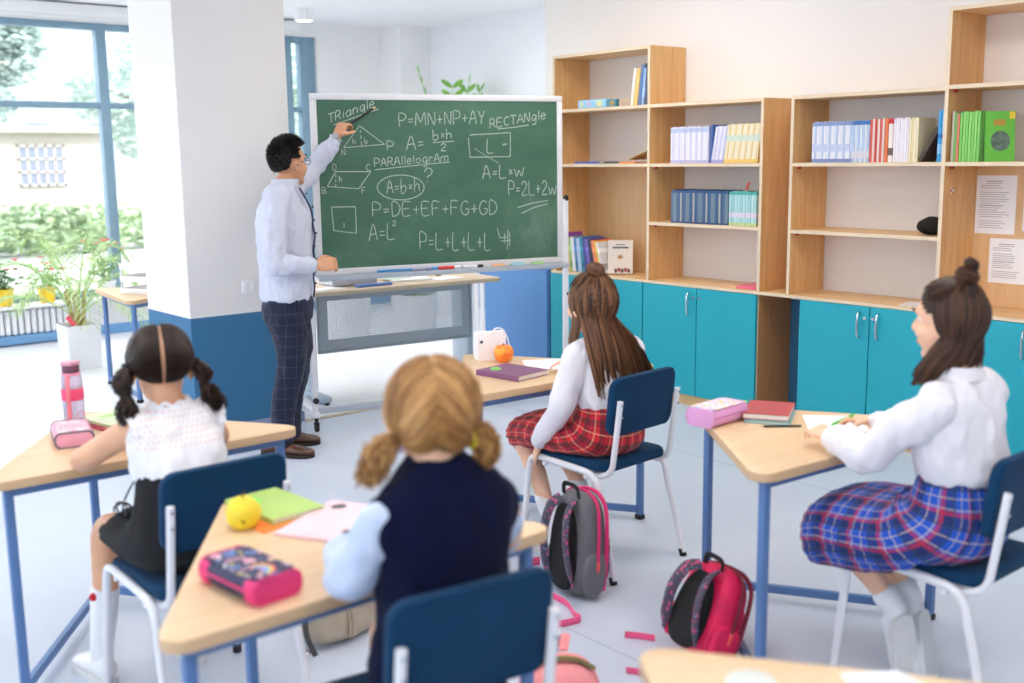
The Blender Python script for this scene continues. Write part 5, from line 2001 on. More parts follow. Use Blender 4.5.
# chalk writing, drawn with a stroke alphabet
G = {
    'T': [[(0, 1), (1, 1)], [(.5, 1), (.48, 0)]],
    'R': [[(.05, 0), (.1, 1), (.7, .95), (.8, .72), (.6, .52), (.1, .48)], [(.4, .5), (.95, 0)]],
    'P': [[(.1, 0), (.12, 1), (.7, .97), (.95, .75), (.75, .48), (.12, .45)]],
    'i': [[(.5, 0), (.5, .65)], [(.5, .85), (.5, .92)]],
    'a': [[(.85, .6), (.5, .68), (.15, .4), (.25, .05), (.55, .03), (.85, .35), (.85, .62), (.9, 0)]],
    'n': [[(.1, 0), (.12, .65)], [(.12, .45), (.5, .68), (.8, .55), (.85, 0)]],
    'g': [[(.85, .6), (.5, .68), (.15, .4), (.3, .08), (.6, .08), (.85, .4)], [(.87, .64), (.85, -.2), (.6, -.42), (.2, -.35)]],
    'l': [[(.5, 0), (.5, 1.05)]],
    'e': [[(.1, .35), (.85, .38), (.75, .62), (.45, .68), (.12, .4), (.25, .08), (.6, 0), (.9, .12)]],
    'M': [[(.02, 0), (.12, 1), (.5, .25), (.88, 1), (.98, 0)]],
    'N': [[(.08, 0), (.12, 1), (.85, .02), (.92, 1.05)]],
    'A': [[(0, 0), (.5, 1), (1, 0)], [(.2, .38), (.8, .4)]],
    'Y': [[(.05, 1), (.5, .5), (.95, 1)], [(.5, .5), (.45, 0)]],
    'E': [[(.9, 1), (.12, .98), (.1, 0), (.9, .02)], [(.1, .52), (.75, .53)]],
    'C': [[(.9, .85), (.6, 1), (.2, .8), (.1, .4), (.3, .05), (.65, 0), (.92, .15)]],
    'L': [[(.12, 1), (.1, .02), (.9, 0)]],
    'D': [[(.1, 0), (.12, 1), (.6, .95), (.92, .6), (.85, .25), (.5, .02), (.1, 0)]],
    'F': [[(.1, 0), (.12, 1), (.9, 1)], [(.12, .52), (.7, .54)]],
    'G': [[(.9, .85), (.6, 1), (.2, .8), (.08, .4), (.3, .05), (.65, 0), (.92, .2), (.92, .42), (.6, .42)]],
    'B': [[(.1, 0), (.12, 1), (.6, .98), (.78, .75), (.55, .53), (.1, .5)], [(.55, .53), (.9, .3), (.7, .04), (.1, 0)]],
    'o': [[(.5, .65), (.15, .45), (.18, .15), (.5, 0), (.82, .2), (.82, .48), (.5, .65)]],
    'm': [[(.02, 0), (.05, .62)], [(.05, .4), (.3, .64), (.48, .5), (.5, 0)], [(.5, .45), (.75, .64), (.93, .5), (.96, 0)]],
    'r': [[(.2, 0), (.22, .65)], [(.22, .4), (.5, .66), (.85, .58)]],
    'h': [[(.12, 0), (.15, 1.05)], [(.13, .4), (.5, .6), (.8, .48), (.85, 0)]],
    'b': [[(.12, 1.05), (.14, 0), (.6, 0), (.85, .25), (.65, .52), (.15, .4)]],
    'w': [[(.02, .6), (.25, 0), (.5, .5), (.72, 0), (1, .7)]],
    '=': [[(.15, .5), (.85, .52)], [(.15, .28), (.85, .3)]],
    '+': [[(.1, .42), (.9, .44)], [(.5, .15), (.5, .72)]],
    '*': [[(.2, .2), (.8, .6)], [(.2, .6), (.8, .2)]],
    '2': [[(.1, .75), (.35, 1), (.75, .92), (.8, .65), (.1, .02), (.95, .02)]],
    '1': [[(.4, 0), (.5, 1)]],
    '?': [[(.05, .72), (.3, .98), (.75, .98), (.95, .75), (.7, .5), (.4, .4), (.38, .25)], [(.36, .05), (.38, .0)]],
}
CW = {'i': .4, 'l': .35, '1': .5, 'M': 1.15, 'm': 1.2, 'w': 1.1, '=': .7, '+': .7, '*': .6, 'e': .8, 'r': .7}
CHALK = chalk_mat()
NB = .0098


def chalk_stroke(mb, pts, w):
    """a flat chalk line on the slate"""
    pts = [V((a, b, 0)) for a, b in pts]
    if len(pts) > 2:
        pts = smooth_path(pts, 4)
    m = len(pts)
    R = []
    for i, p in enumerate(pts):
        d = pts[min(i + 1, m - 1)] - pts[max(i - 1, 0)]
        if d.length < 1e-6:
            d = V((1, 0, 0))
        d.normalize()
        q = V((-d.y, d.x, 0)) * (w * random.uniform(.38, .6))
        R.append([bp(p.x + q.x, p.y + q.y, NB), bp(p.x - q.x, p.y - q.y, NB), bp(p.x - q.x * .5, p.y - q.y * .5, NB + .0008), bp(p.x + q.x * .5, p.y + q.y * .5, NB + .0008)])
    mb.rings(R)
WR=[
('TRiangle',0.136,1.801,0.419,1.898,0.051),('P=MN+NP+AY',0.555,1.784,1.116,1.804,0.075),('RECTANgle',1.136,1.772,1.522,1.832,0.053),('A=',0.600,1.647,0.720,1.652,0.082),('b*h',0.765,1.705,0.899,1.713,0.058),('2',0.814,1.641,0.859,1.642,0.041),('PARAllelogrAm',0.398,1.551,0.871,1.580,0.049),('?',0.708,1.458,0.768,1.457,0.083),('A=b*h',0.469,1.396,0.687,1.405,0.076),('P=DE+EF+FG+GD',0.375,1.264,1.187,1.252,0.082),('A=L',0.354,1.124,0.522,1.128,0.094),('2',0.499,1.205,0.527,1.205,0.029),('P=L+L+L+L',0.662,1.059,1.143,1.034,0.102),('L',1.113,1.625,1.163,1.624,0.084),('A=L*w',1.084,1.469,1.374,1.481,0.079),('P=2L+2w',1.253,1.365,1.595,1.361,0.086),('h',0.273,1.682,0.297,1.683,0.034),('b',0.345,1.687,0.369,1.689,0.029),('N',0.205,1.620,0.235,1.622,0.034),('P',0.477,1.646,0.532,1.648,0.052),('D',0.149,1.536,0.178,1.536,0.034),('C',0.349,1.533,0.382,1.532,0.035),('B',0.079,1.405,0.114,1.405,0.034),('F',0.316,1.399,0.347,1.399,0.035),('h',0.184,1.469,0.205,1.469,0.034),('1',0.198,1.205,0.216,1.204,0.029),('w',1.217,1.669,1.254,1.669,0.024),]
LN=[
[(0.167,1.793),(0.437,1.884)],[(1.189,1.769),(1.289,1.777),(1.398,1.792)],[(0.765,1.689),(0.902,1.697)],[(0.402,1.535),(0.623,1.554),(0.870,1.574)],[(0.219,1.664),(0.319,1.788),(0.466,1.681),(0.219,1.664)],[(0.324,1.767),(0.324,1.747)],[(0.325,1.733),(0.326,1.713)],[(0.326,1.699),(0.327,1.676)],[(0.166,1.529),(0.378,1.525),(0.301,1.428),(0.115,1.444),(0.166,1.529)],[(0.167,1.515),(0.167,1.498)],[(0.166,1.486),(0.165,1.469)],[(0.165,1.458),(0.164,1.443)],[(0.134,1.326),(0.277,1.324),(0.277,1.169),(0.143,1.190),(0.134,1.326)],[(1.005,1.733),(1.274,1.746),(1.270,1.601),(1.004,1.600),(0.995,1.715)],[(1.316,1.288),(1.420,1.313),(1.529,1.326)],[(1.343,1.251),(1.426,1.284),(1.523,1.305)],[(1.175,1.166),(1.193,1.105),(1.248,1.107)],[(1.225,1.129),(1.223,1.069)],[(1.248,1.153),(1.241,1.032)],[(1.260,1.142),(1.258,1.052)],[(1.198,1.084),(1.266,1.087)],[(1.035,1.652),(1.113,1.604),(1.192,1.563)],[(0.701,1.411),(0.691,1.396),(0.674,1.383),(0.651,1.371),(0.624,1.363),(0.594,1.358),(0.562,1.356),(0.530,1.358),(0.500,1.363),(0.472,1.372),(0.449,1.383),(0.431,1.397),(0.419,1.411),(0.414,1.427),(0.415,1.443),(0.424,1.458),(0.439,1.472),(0.460,1.484),(0.485,1.493),(0.514,1.499),(0.546,1.502),(0.578,1.501),(0.609,1.497),(0.637,1.489),(0.662,1.479),(0.682,1.466),(0.696,1.451),(0.703,1.435),(0.703,1.419),(0.696,1.403)],]
for txt, s0, z0, s1, z1, h in WR:
    tot = sum(CW.get(c, .85) for c in txt)
    mb = MB()
    x = 0.0
    ux, uz = s1 - s0, z1 - z0
    for c in txt:
        w = CW.get(c, .85)
        for st in G[c]:
            pts = []
            for a, b in st:
                t = (x + a * w * .86) / tot
                jx, jz = random.uniform(-.02, .02) * h, random.uniform(-.03, .03) * h
                pts.append((s0 + ux * t + jx - .10 * h * b * 0, z0 + uz * t + b * h + jz))
            chalk_stroke(mb, pts, .0048 if h > .04 else .0038)
        x += w
    mb.build('chalk_formula', CHALK, cb, slate, smooth=0)
for k, pts in enumerate(LN):
    mb = MB()
    if len(pts) > 12:
        chalk_stroke(mb, pts, .0048)
    else:
        for a, b in zip(pts[:-1], pts[1:]):
            chalk_stroke(mb, [a, b], .0044 if k != 21 else .0028)
    mb.build('chalk_drawing', CHALK, cb, slate, smooth=0)

# things lying in the tray
ZT = Z0 + .0005


def tray_item(name, s, ln, r, mats, label, cat, n=.05, cap=None):
    mb = MB()
    z = ZT + r
    mb.tube([bp(s, z, n), bp(s + ln * .04, z, n), bp(s + ln * .7, z, n)], [r * .9, r, r], 10)
    mb.tube([bp(s + ln * .7, z, n), bp(s + ln * .96, z, n), bp(s + ln, z, n)], [r * 1.06, r * 1.06, r * .8], 10, mi=1)
    return solo(name, mb, mats, label, cat)


tray_item('marker', .77, .14, .010, [mat('marker_body', (240, 238, 240), .4), mat('marker_red', (222, 54, 44), .4)][::-1], 'red and white board marker in the middle of the chalk tray', 'marker')
tray_item('marker', .93, .13, .009, [mat('marker_body', (240, 238, 240), .4), mat('marker_black', (40, 36, 38), .4)], 'white board marker with a dark cap right of the red marker', 'marker')
tray_item('marker', .60, .12, .009, [mat('marker_grey', (170, 168, 190), .4), mat('marker_lilac', (150, 140, 180), .4)], 'grey-lilac marker left of the red marker in the chalk tray', 'marker')
for s, c, lab in ((1.16, (246, 190, 150), 'peach chalk stick'), (1.29, (160, 214, 222), 'pale blue chalk stick'), (1.43, (176, 220, 150), 'light green chalk stick')):
    mb = MB().box(bp(s, ZT + .009, .055), (.085, .02, .017), BR, .004)
    solo('chalk_stick', mb, mat('chalk_' + lab.split()[0], c, .8), lab + ' lying at the right part of the chalk tray', 'chalk')
mb = MB().box(bp(.62, ZT + .0082, .030), (.46, .012, .014), BR, .002)
solo('pointer_stick', mb, mat('pointer_blue', (70, 150, 210), .5), 'long blue pointer stick along the back of the chalk tray', 'pointer')

# ---------------------------------------------------------------- teacher's desk behind the board
TA = radians(-7)
td = thing('teacher_desk', 'pale teacher desk with a perforated grey front behind the chalkboard', 'desk', (4.17, 6.34, 0))
TR = rot_z(TA)


def tp(x, y, z):
    return V((4.17, 6.34, 0)) + TR @ V((x, y, z))


mb = MB()
poly = round_poly([(-.69, -.33), (.75, -.33), (.75, .33), (-.69, .33)], .03, 4)
mb.prism(poly, .732, .76, .003)
mb.xf(Matrix.Translation((4.17, 6.34, 0)) @ TR.to_4x4())
mb.build('tabletop', [wood('teacher_top', (226, 208, 184), (206, 186, 160), (.8, 9, 9))], td)
for sx in (-.575, .645):
    lg = MB()
    lg.box(tp(sx, -.02, .40), (.05, .09, .68), TR, .012)
    lg.box(tp(sx, .10, .40), (.03, .16, .64), TR, .006)
    lo = lg.build('leg', mat('desk_leg_paint', (186, 200, 216), .4), td)
    MB().box(tp(sx, -.01, .035), (.07, .52, .045), TR, .018).build('foot', mat('desk_leg_paint', (186, 200, 216), .4), td, lo)
    for yy in (-.25, .23):
        MB().cyl(tp(sx, yy, 0), tp(sx, yy, .018), .016, n=12).build('glide', BLACKRUB, td, lo)


def perf_mat():
    m, nt, N, L, b = nodes_of('perforated_steel')
    tc = N.new('ShaderNodeTexCoord')
    sp = N.new('ShaderNodeSeparateXYZ')
    L.new(tc.outputs['UV'], sp.inputs[0])
    p = 1 / .0125
    fx = mth(nt, 'SUBTRACT', mth(nt, 'FRACT', mth(nt, 'MULTIPLY', sp.outputs['X'], p)), .5)
    fy = mth(nt, 'SUBTRACT', mth(nt, 'FRACT', mth(nt, 'MULTIPLY', sp.outputs['Y'], p)), .5)
    d = mth(nt, 'SQRT', mth(nt, 'ADD', mth(nt, 'MULTIPLY', fx, fx), mth(nt, 'MULTIPLY', fy, fy)))
    k = mth(nt, 'LESS_THAN', d, .38)
    inx = mth(nt, 'MULTIPLY', mth(nt, 'GREATER_THAN', sp.outputs['X'], .06), mth(nt, 'LESS_THAN', sp.outputs['X'], 1.10))
    iny = mth(nt, 'MULTIPLY', mth(nt, 'GREATER_THAN', sp.outputs['Y'], .075), mth(nt, 'LESS_THAN', sp.outputs['Y'], .34))
    k = mth(nt, 'MULTIPLY', k, mth(nt, 'MULTIPLY', inx, iny))
    b.inputs['Base Color'].default_value = lin((176, 186, 196))
    b.inputs['Roughness'].default_value = .45
    t = N.new('ShaderNodeBsdfTransparent')
    mx = N.new('ShaderNodeMixShader')
    L.new(k, mx.inputs[0])
    L.new(b.outputs[0], mx.inputs[1])
    L.new(t.outputs[0], mx.inputs[2])
    L.new(mx.outputs[0], N['Material Output'].inputs[0])
    return m


mb = MB()
q = [(-.545, .33), (.615, .33), (.615, .72), (-.545, .72)]
uvq = [(x + .545, z - .33) for x, z in q]
mb.add([tp(x, -.10, z) for x, z in q] + [tp(x, -.0985, z) for x, z in q], [(0, 1, 2, 3), (7, 6, 5, 4), (0, 4, 5, 1), (1, 5, 6, 2), (2, 6, 7, 3), (3, 7, 4, 0)],
       [tuple(uvq), tuple(uvq[::-1]), ((0, 0),) * 4, ((0, 0),) * 4, ((0, 0),) * 4, ((0, 0),) * 4])
mb.build('modesty_panel', perf_mat(), td, smooth=0)
fl = MB()
for x in (-.553, .623):
    fl.box(tp(x, -.10, .525), (.018, .014, .40), TR, .003)
for z in (.325, .725):
    fl.box(tp(.035, -.10, z), (1.19, .014, .018), TR, .003)
fl.build('panel_rim', mat('rim_grey', (160, 168, 178), .4), td)
# things on it
ZD = .76


def on_td(name, x, y, sz, rot, m, label, cat, lift=0, bev=.003):
    mb = MB()
    R = rot_z(TA + rot)
    mb.box(tp(x, y, ZD + lift + sz[2] / 2 + .0005), sz, R, bev)
    return solo(name, mb, m, label, cat)


lt = thing('laptop', 'silver closed-back laptop standing on the teacher desk under the board', 'laptop', tp(-.29, .0, ZD))
MB().box(tp(-.29, -.02, ZD + .009), (.33, .23, .016), TR, .004).build('base', GREYST, lt)
MB().box(tp(-.29, -.135, ZD + .068), (.33, .008, .12), TR @ Matrix.Rotation(.0, 3, 'X'), .003).build('screen_lid', mat('lid_silver', (206, 208, 222), .35, vary=.02), lt)
on_td('folder', -.20, -.235, (.26, .055, .018), .08, mat('folder_blue', (104, 140, 214), .5), 'blue folder lying in front of the laptop on the teacher desk', 'folder')
on_td('paper_sheet', -.52, -.20, (.21, .15, .004), .3, PAPER, 'loose white paper at the left end of the teacher desk', 'paper', bev=.001)
on_td('paper_stack', .16, -.05, (.29, .2, .012), -.2, PAPER, 'stack of white papers in the middle of the teacher desk', 'paper', bev=.001)
on_td('notebook', .08, .02, (.2, .15, .006), .15, mat('mint_sheet', (214, 232, 222), .6), 'pale mint notebook half under the papers on the teacher desk', 'notebook', lift=.0125, bev=.001)
on_td('paper_sheet', .40, -.12, (.25, .17, .003), .35, PAPER, 'white paper fanned out at the right on the teacher desk', 'paper', bev=.001)
mb = MB()
mb.lathe([(.02, 0), (.022, .004), (.022, .03), (.016, .04), (.016, .055)], tp(.46, .06, ZD), 14)
mb.lathe([(.018, .055), (.018, .068), (.012, .07)], tp(.46, .06, ZD), 14, mi=1)
solo('glue_bottle', mb, [mat('amber', (170, 104, 40), .3), mat('red_cap', (190, 60, 40), .4)], 'small brown bottle standing behind the papers on the teacher desk', 'bottle')
# ---------------------------------------------------------------- things on the student desks
ZT0 = TOP


def soft_box(mb, c, size, R, p=3.2, n=28, m=18, squash=0.0, mi=0, nz=.0, top=.82):
    """superellipsoid bag shape, narrower towards the top"""
    vs, fs = [], []
    for i in range(m + 1):
        t = -pi / 2 + pi * i / m
        cz = math.copysign(abs(sin(t)) ** (2 / p), sin(t))
        cr_ = abs(cos(t)) ** (2 / p)
        for j in range(n):
            a = 2 * pi * j / n
            x = math.copysign(abs(cos(a)) ** (2 / p), cos(a)) * cr_
            y = math.copysign(abs(sin(a)) ** (2 / p), sin(a)) * cr_
            k = 1 + (top - 1) * (cz * .5 + .5)
            q = V((x * size[0] / 2 * k, y * size[1] / 2 * k, cz * size[2] / 2))
            if nz:
                q *= 1 + nz * noise.noise(q * 9 + V((c[0], c[1], 0)))
            vs.append(R @ q + V(c))
    for i in range(m):
        for j in range(n):
            k = (j + 1) % n
            fs.append((i * n + j, i * n + k, (i + 1) * n + k, (i + 1) * n + j))
    return mb.add(vs, fs, None, mi)


def pencil_case(name, c, size, ang, label, body, trim, zip_c, extra=None):
    """soft zipped case with rounded ends"""
    L_, W_, H_ = size
    r = thing(name, label, 'pencil case', (c[0], c[1], ZT0))
    M = Matrix.Translation((c[0], c[1], ZT0 + .0005)) @ Matrix.Rotation(radians(ang), 4, 'Z')
    mb = MB()
    R = []
    prof = round_poly([(-W_ / 2, 0), (W_ / 2, 0), (W_ / 2, H_), (-W_ / 2, H_)], min(H_ * .38, W_ * .3), 5)
    for t, sc in ((-1, .78), (-.985, .9), (-.95, .97), (-.85, 1.0), (.85, 1.0), (.95, .97), (.985, .9), (1, .78)):
        R.append([V((t * L_ / 2, y * sc, H_ / 2 + (z - H_ / 2) * sc)) for y, z in prof])
    mb.rings(R)
    mb.xf(M)
    b = mb.build('body', body, r, smooth=50)
    for s in (-1, 1):
        e = MB()
        loop = [V((s * L_ * .487, y * .96, H_ / 2 + (z - H_ / 2) * .96)) for y, z in prof]
        e.tube(loop + [loop[0]], .0035, 6)
        e.xf(M)
        e.build('piping', trim, r, b)
    z = MB()
    zz = H_ * .55
    pts = [(-L_ * .49, -W_ / 2 * .9, zz), (-L_ * .42, -W_ / 2 * 1.01, zz), (L_ * .42, -W_ / 2 * 1.01, zz), (L_ * .5, -W_ / 2 * .8, zz), (L_ * .505, 0, zz), (L_ * .5, W_ / 2 * .8, zz), (L_ * .42, W_ / 2 * 1.01, zz), (-L_ * .42, W_ / 2 * 1.01, zz)]
    z.tube(pts, .003, 6)
    z.xf(M)
    z.build('zipper', zip_c, r)
    if extra:
        extra(r, b, M, L_, W_, H_)
    return r


def print_mat(name, base, spots, scale):
    if name in MATS:
        return MATS[name]
    m, nt, N, L, b = nodes_of(name)
    c = lin(base)
    for i, (col, thr) in enumerate(spots):
        f = noise_tex(nt, scale * (1 + .23 * i), (1 + .1 * i, 1, 1), 1)
        tc = f.node.inputs['Vector'].links[0].from_node
        tc.inputs['Location'].default_value = (i * 3.1, i * 1.7, i)
        k = mth(nt, 'GREATER_THAN', f, thr)
        c = mix(nt, k, c, lin(col))
    L.new(c, b.inputs['Base Color'])
    b.inputs['Roughness'].default_value = .45
    MATS[name] = m
    return m


PINK = mat('hot_pink', (226, 56, 120), .6, vary=.08)
ROSE = mat('rose_fabric', (232, 164, 186), .7, vary=.05)
LILAC = mat('lilac_fabric', (222, 160, 206), .7, vary=.05)
DKGREY = mat('grey_zip', (110, 108, 118), .7)


def case_panel(r, b, M, L_, W_, H_, m, sx=.86, sy=.8):
    mb = MB()
    poly = round_poly([(-L_ / 2 * sx, -W_ / 2 * sy), (L_ / 2 * sx, -W_ / 2 * sy), (L_ / 2 * sx, W_ / 2 * sy), (-L_ / 2 * sx, W_ / 2 * sy)], .012, 4)
    mb.prism(poly, H_ - .001, H_ + .0015)
    mb.xf(M)
    mb.build('printed_panel', m, r, b, smooth=0)


# desk 1: bottle, pink case, green notebook on a red one
PR1 = print_mat('print_rose', (236, 190, 202), [((248, 226, 230), .55), ((214, 120, 150), .64), ((190, 160, 190), .67)], 30)
pencil_case('pencil_case', (1.122, 3.585), (.19, .12, .05), 76, 'pink and grey pencil case lying by the pink bottle on the left desk', ROSE, DKGREY, DKGREY,
            lambda r, b, M, l, w, h: case_panel(r, b, M, l, w, h, PR1))
bt = thing('water_bottle', 'clear water bottle with pink band and strap on the left desk', 'bottle', (1.205, 3.755, ZT0))
bx, by = 1.190, 3.765
CLEARPL = mat('clear_plastic', (226, 220, 240), .12, vary=.05)
CLEARPL.node_tree.nodes['Principled BSDF'].inputs['Transmission Weight'].default_value = .55
MB().lathe([(.030, .001), (.034, .006), (.035, .03), (.034, .17), (.031, .185), (.024, .194)], (bx, by, ZT0), 28).build('body', CLEARPL, bt)
MB().lathe([(.0356, .10), (.0362, .102), (.0362, .138), (.0356, .14)], (bx, by, ZT0), 28).build('silicone_band', mat('bottle_pink', (244, 84, 130), .5), bt)
MB().lathe([(.0300, .184), (.031, .188), (.031, .192), (.025, .196)], (bx, by, ZT0), 28).build('collar', mat('bottle_rose', (236, 150, 176), .5), bt)
MB().lathe([(.027, .194), (.0285, .197), (.0285, .216), (.026, .22)], (bx, by, ZT0), 28).build('cap', mat('cap_plum', (108, 62, 84), .35), bt)
MB().box((bx, by, ZT0 + .226), (.05, .044, .014), rot_z(.6), .004).build('cap_lid', mat('cap_rose', (226, 160, 180), .4), bt)
d = V((-.35, -.94, 0)).normalized()
p = [V((bx, by, ZT0)) + d * .03 + V((-.012, 0, .19)), V((bx, by, ZT0)) + d * .043 + V((-.012, 0, .16)), V((bx, by, ZT0)) + d * .044 + V((-.012, 0, .08)), V((bx, by, ZT0)) + d * .040 + V((-.014, 0, .03))]
MB().tube(smooth_path(p, 5), .007, 6, flat=.35, up=d).build('strap', mat('strap_coral', (240, 128, 140), .6), bt)
a = V((bx, by, ZT0)) + V((.30, -.95, 0)).normalized() * .0355
lb = MB()
e = V((.95, .30, 0)).normalized()
for u0, w0, u1, w1 in ((-.012, .03, .014, .03), (-.012, .06, .014, .06), (-.012, .03, -.012, .06), (.014, .03, .014, .06), (-.006, .045, .008, .045)):
    lb.bar(a + e * u0 + V((0, 0, w0)), a + e * u1 + V((0, 0, w1)), .0016, .0016)
lb.build('printed_mark', mat('label_red', (214, 70, 110), .5), bt)
NB_ = flat_book('notebook', 1.315, 3.72, ZT0 + .0005, .17, .215, .010, .12, (206, 70, 96), 'dark pink notebook under the pale green one on the left desk', 'notebook')
NB_ = flat_book('notebook', 1.318, 3.735, ZT0 + .0115, .165, .205, .012, .2, (212, 222, 178), 'pale green notebook on top of the dark pink one on the left desk', 'notebook')
mb = MB().sph((1.315, 3.765, ZT0 + .0243), (.045, .018, .0012), 20, 6)
mb.build('sticky_label', mat('lime_sticker', (168, 226, 120), .5), NB_)


def flat_sheet(name, pts, z, h, m, label, cat='paper'):
    mb = MB().prism(pts, z, z + h)
    return solo(name, mb, m, label, cat, smooth=0)


# desk 2: case, fruit, green notebook, orange sheet, pink notebook
PR2 = print_mat('print_night', (44, 44, 78), [((92, 120, 176), .56), ((236, 170, 190), .62), ((240, 220, 130), .66), ((236, 236, 240), .69)], 24)


def rainbow(r, b, M, l, w, h):
    case_panel(r, b, M, l, w, h, PR2, .9, .86)
    for k, c in enumerate(((236, 80, 90), (244, 190, 80), (120, 200, 150), (110, 160, 226), (180, 130, 214))):
        rr = .034 - k * .005
        pts = [(l * .26 + rr * cos(t), -w * .12 + rr * sin(t), h + .0022) for t in [pi * (.05 + .9 * i / 12) for i in range(13)]]
        mb = MB().tube(pts, .0026, 6, flat=.3, up=(0, 0, 1)).xf(M)
        mb.build('printed_rainbow', mat('rainbow_%d' % c[0], c, .5), r, b)
    for s_ in (-1, 1):
        ec = MB()
        soft_box(ec, (s_ * l * .40, 0, h * .48), (l * .22, w * 1.03, h * 1.02), Matrix.Identity(3), 5, top=1.0)
        ec.xf(M).build('end_cap', PINK, r, b, smooth=60)
    tb = MB().box((-l * .49, w * .38, h * .5), (.05, .022, .012), rot_z(.5), .004).xf(M)
    tb.build('pull_tab', PINK, r)


pencil_case('pencil_case', (.985, 2.055), (.215, .12, .055), -84, 'navy and hot pink pencil case with a rainbow print in the foreground', mat('case_navy', (40, 42, 76), .5, vary=.2, vscale=30), PINK, PINK, rainbow)
fr = thing('quince', 'yellow quince on the foreground desk by the green notebook', 'fruit', (1.15, 2.415, ZT0))
mb = MB()
prof = [(.002, .006), (.012, .001), (.028, .004), (.040, .019), (.044, .037), (.041, .056), (.031, .071), (.018, .080), (.008, .079), (.003, .075)]
mb.lathe(prof, (1.15, 2.415, ZT0), 28)
for q in mb.v:
    dd = q - V((1.15, 2.415, ZT0 + .038))
    q += dd * (.07 * noise.noise(q * 28))
mb.build('flesh', mat('quince_skin', (236, 214, 52), .45, vary=.1, vscale=16), fr, smooth=60)
MB().tube(smooth_path([(1.15, 2.415, ZT0 + .074), (1.152, 2.418, ZT0 + .084), (1.157, 2.42, ZT0 + .092)], 4), .002, 6).build('stem', mat('stem_brown', (96, 70, 40), .8), fr)
MB().sph((1.132, 2.379, ZT0 + .03), (.006, .003, .006), 10, 6).build('blossom_end', mat('blossom_brown', (104, 84, 30), .9), fr)
flat_sheet('paper_sheet', [(1.165, 2.34), (1.28, 2.36), (1.245, 2.62), (1.15, 2.50)], ZT0 + .0005, .002, mat('orange_sheet', (250, 140, 60), .7), 'orange sheet sticking out from under the green notebook')
NB_ = flat_book('notebook', 1.278, 2.50, ZT0 + .003, .155, .235, .014, .07, mat('green_cover', (176, 206, 112), .5), 'lime green notebook on the foreground desk behind the quince', 'notebook')
mb = MB().sph((1.245, 2.555, ZT0 + .0175), (.018, .036, .0012), 20, 6)
mb.build('sticky_label', mat('bright_green', (132, 226, 90), .5), NB_)
NB_ = flat_book('notebook', 1.345, 2.285, ZT0 + .0005, .27, .21, .008, .5, mat('pale_pink_cover', (246, 208, 214), .6), 'pale pink notebook with dark cartoon marks beside the blonde girl\'s arm', 'notebook')
for x, y, rx, ry in ((1.40, 2.38, .022, .02), (1.41, 2.385, .012, .012), (1.30, 2.175, .028, .022), (1.28, 2.16, .022, .03), (1.315, 2.20, .016, .012)):
    MB().sph((x, y, ZT0 + .0088), (rx, ry, .0009), 14, 6).build('cover_print', mat('print_grey', (96, 94, 100), .6), NB_)
# desk 3: white box bag, apple, purple book, sheet
bg = thing('gift_bag', 'small white paper bag with a handle beside the apple', 'bag', (3.035, 3.775, ZT0))
mb = MB()
Rg = []
for z, sx, sy in ((.0005, .065, .032), (.05, .066, .032), (.10, .067, .028), (.125, .067, .022)):
    Rg.append([V((3.035, 3.775, ZT0 + z)) + rot_z(-.35) @ V((x * sx, y * sy, 0)) for x, y in ((-1, -1), (1, -1), (1, 1), (-1, 1))])
mb.rings(Rg)
mb.build('body', mat('bag_paper', (244, 240, 242), .7), bg, smooth=0)
Rz = rot_z(-.35)
p = [V((3.035, 3.775, ZT0)) + Rz @ V(q) for q in ((.0, -.020, .115), (.02, -.02, .14), (.05, -.026, .137), (.072, -.03, .10), (.082, -.034, .055))]
MB().tube(smooth_path(p, 6), .006, 8, flat=.5).build('handle', mat('bag_handle', (236, 228, 232), .7), bg)
MB().box(V((3.035, 3.775, ZT0)) + Rz @ V((-.05, -.0315, .085)), (.012, .003, .012), Rz).build('clasp', mat('clasp_grey', (70, 70, 76), .5), bg)
ap_ = thing('apple', 'orange and red apple on the desk by the white paper bag', 'fruit', (3.030, 3.672, ZT0))
mb = MB()
mb.lathe([(.003, .010), (.012, .002), (.026, .003), (.040, .018), (.045, .040), (.043, .058), (.033, .073), (.018, .077), (.009, .073), (.002, .066)], (3.030, 3.672, ZT0), 28)
m, nt, N, L, b = nodes_of('apple_skin')
f = noise_tex(nt, 16, (1, 1, 2.2), 4)
L.new(mix(nt, mth(nt, 'MULTIPLY_ADD', f, 2.8, -.9), lin((240, 92, 36)), lin((250, 182, 60))), b.inputs['Base Color'])
b.inputs['Roughness'].default_value = .3
mb.build('flesh', m, ap_, smooth=60)
MB().tube([(3.030, 3.672, ZT0 + .058), (3.031, 3.674, ZT0 + .075), (3.035, 3.677, ZT0 + .085)], .0018, 6).build('stem', mat('stem_brown', (96, 70, 40), .8), ap_)
PURP = mat('purple_cover', (128, 80, 120), .5, vary=.08)
NB_ = flat_book('notebook', 2.872, 3.425, ZT0 + .0005, .195, .235, .022, .15, PURP, 'purple hardback notebook with a green sticker near the apple', 'notebook')
mb = MB().sph((2.835, 3.49, ZT0 + .0228), (.038, .024, .0012), 20, 6, rot_z(.9))
mb.build('sticky_label', mat('sticker_green', (130, 210, 96), .5), NB_)
flat_sheet('paper_sheet', [(2.97, 3.44), (3.13, 3.37), (3.27, 3.55), (3.11, 3.64)], ZT0 + .0005, .0012, PAPER, 'white sheet on the desk of the girl with very long hair')
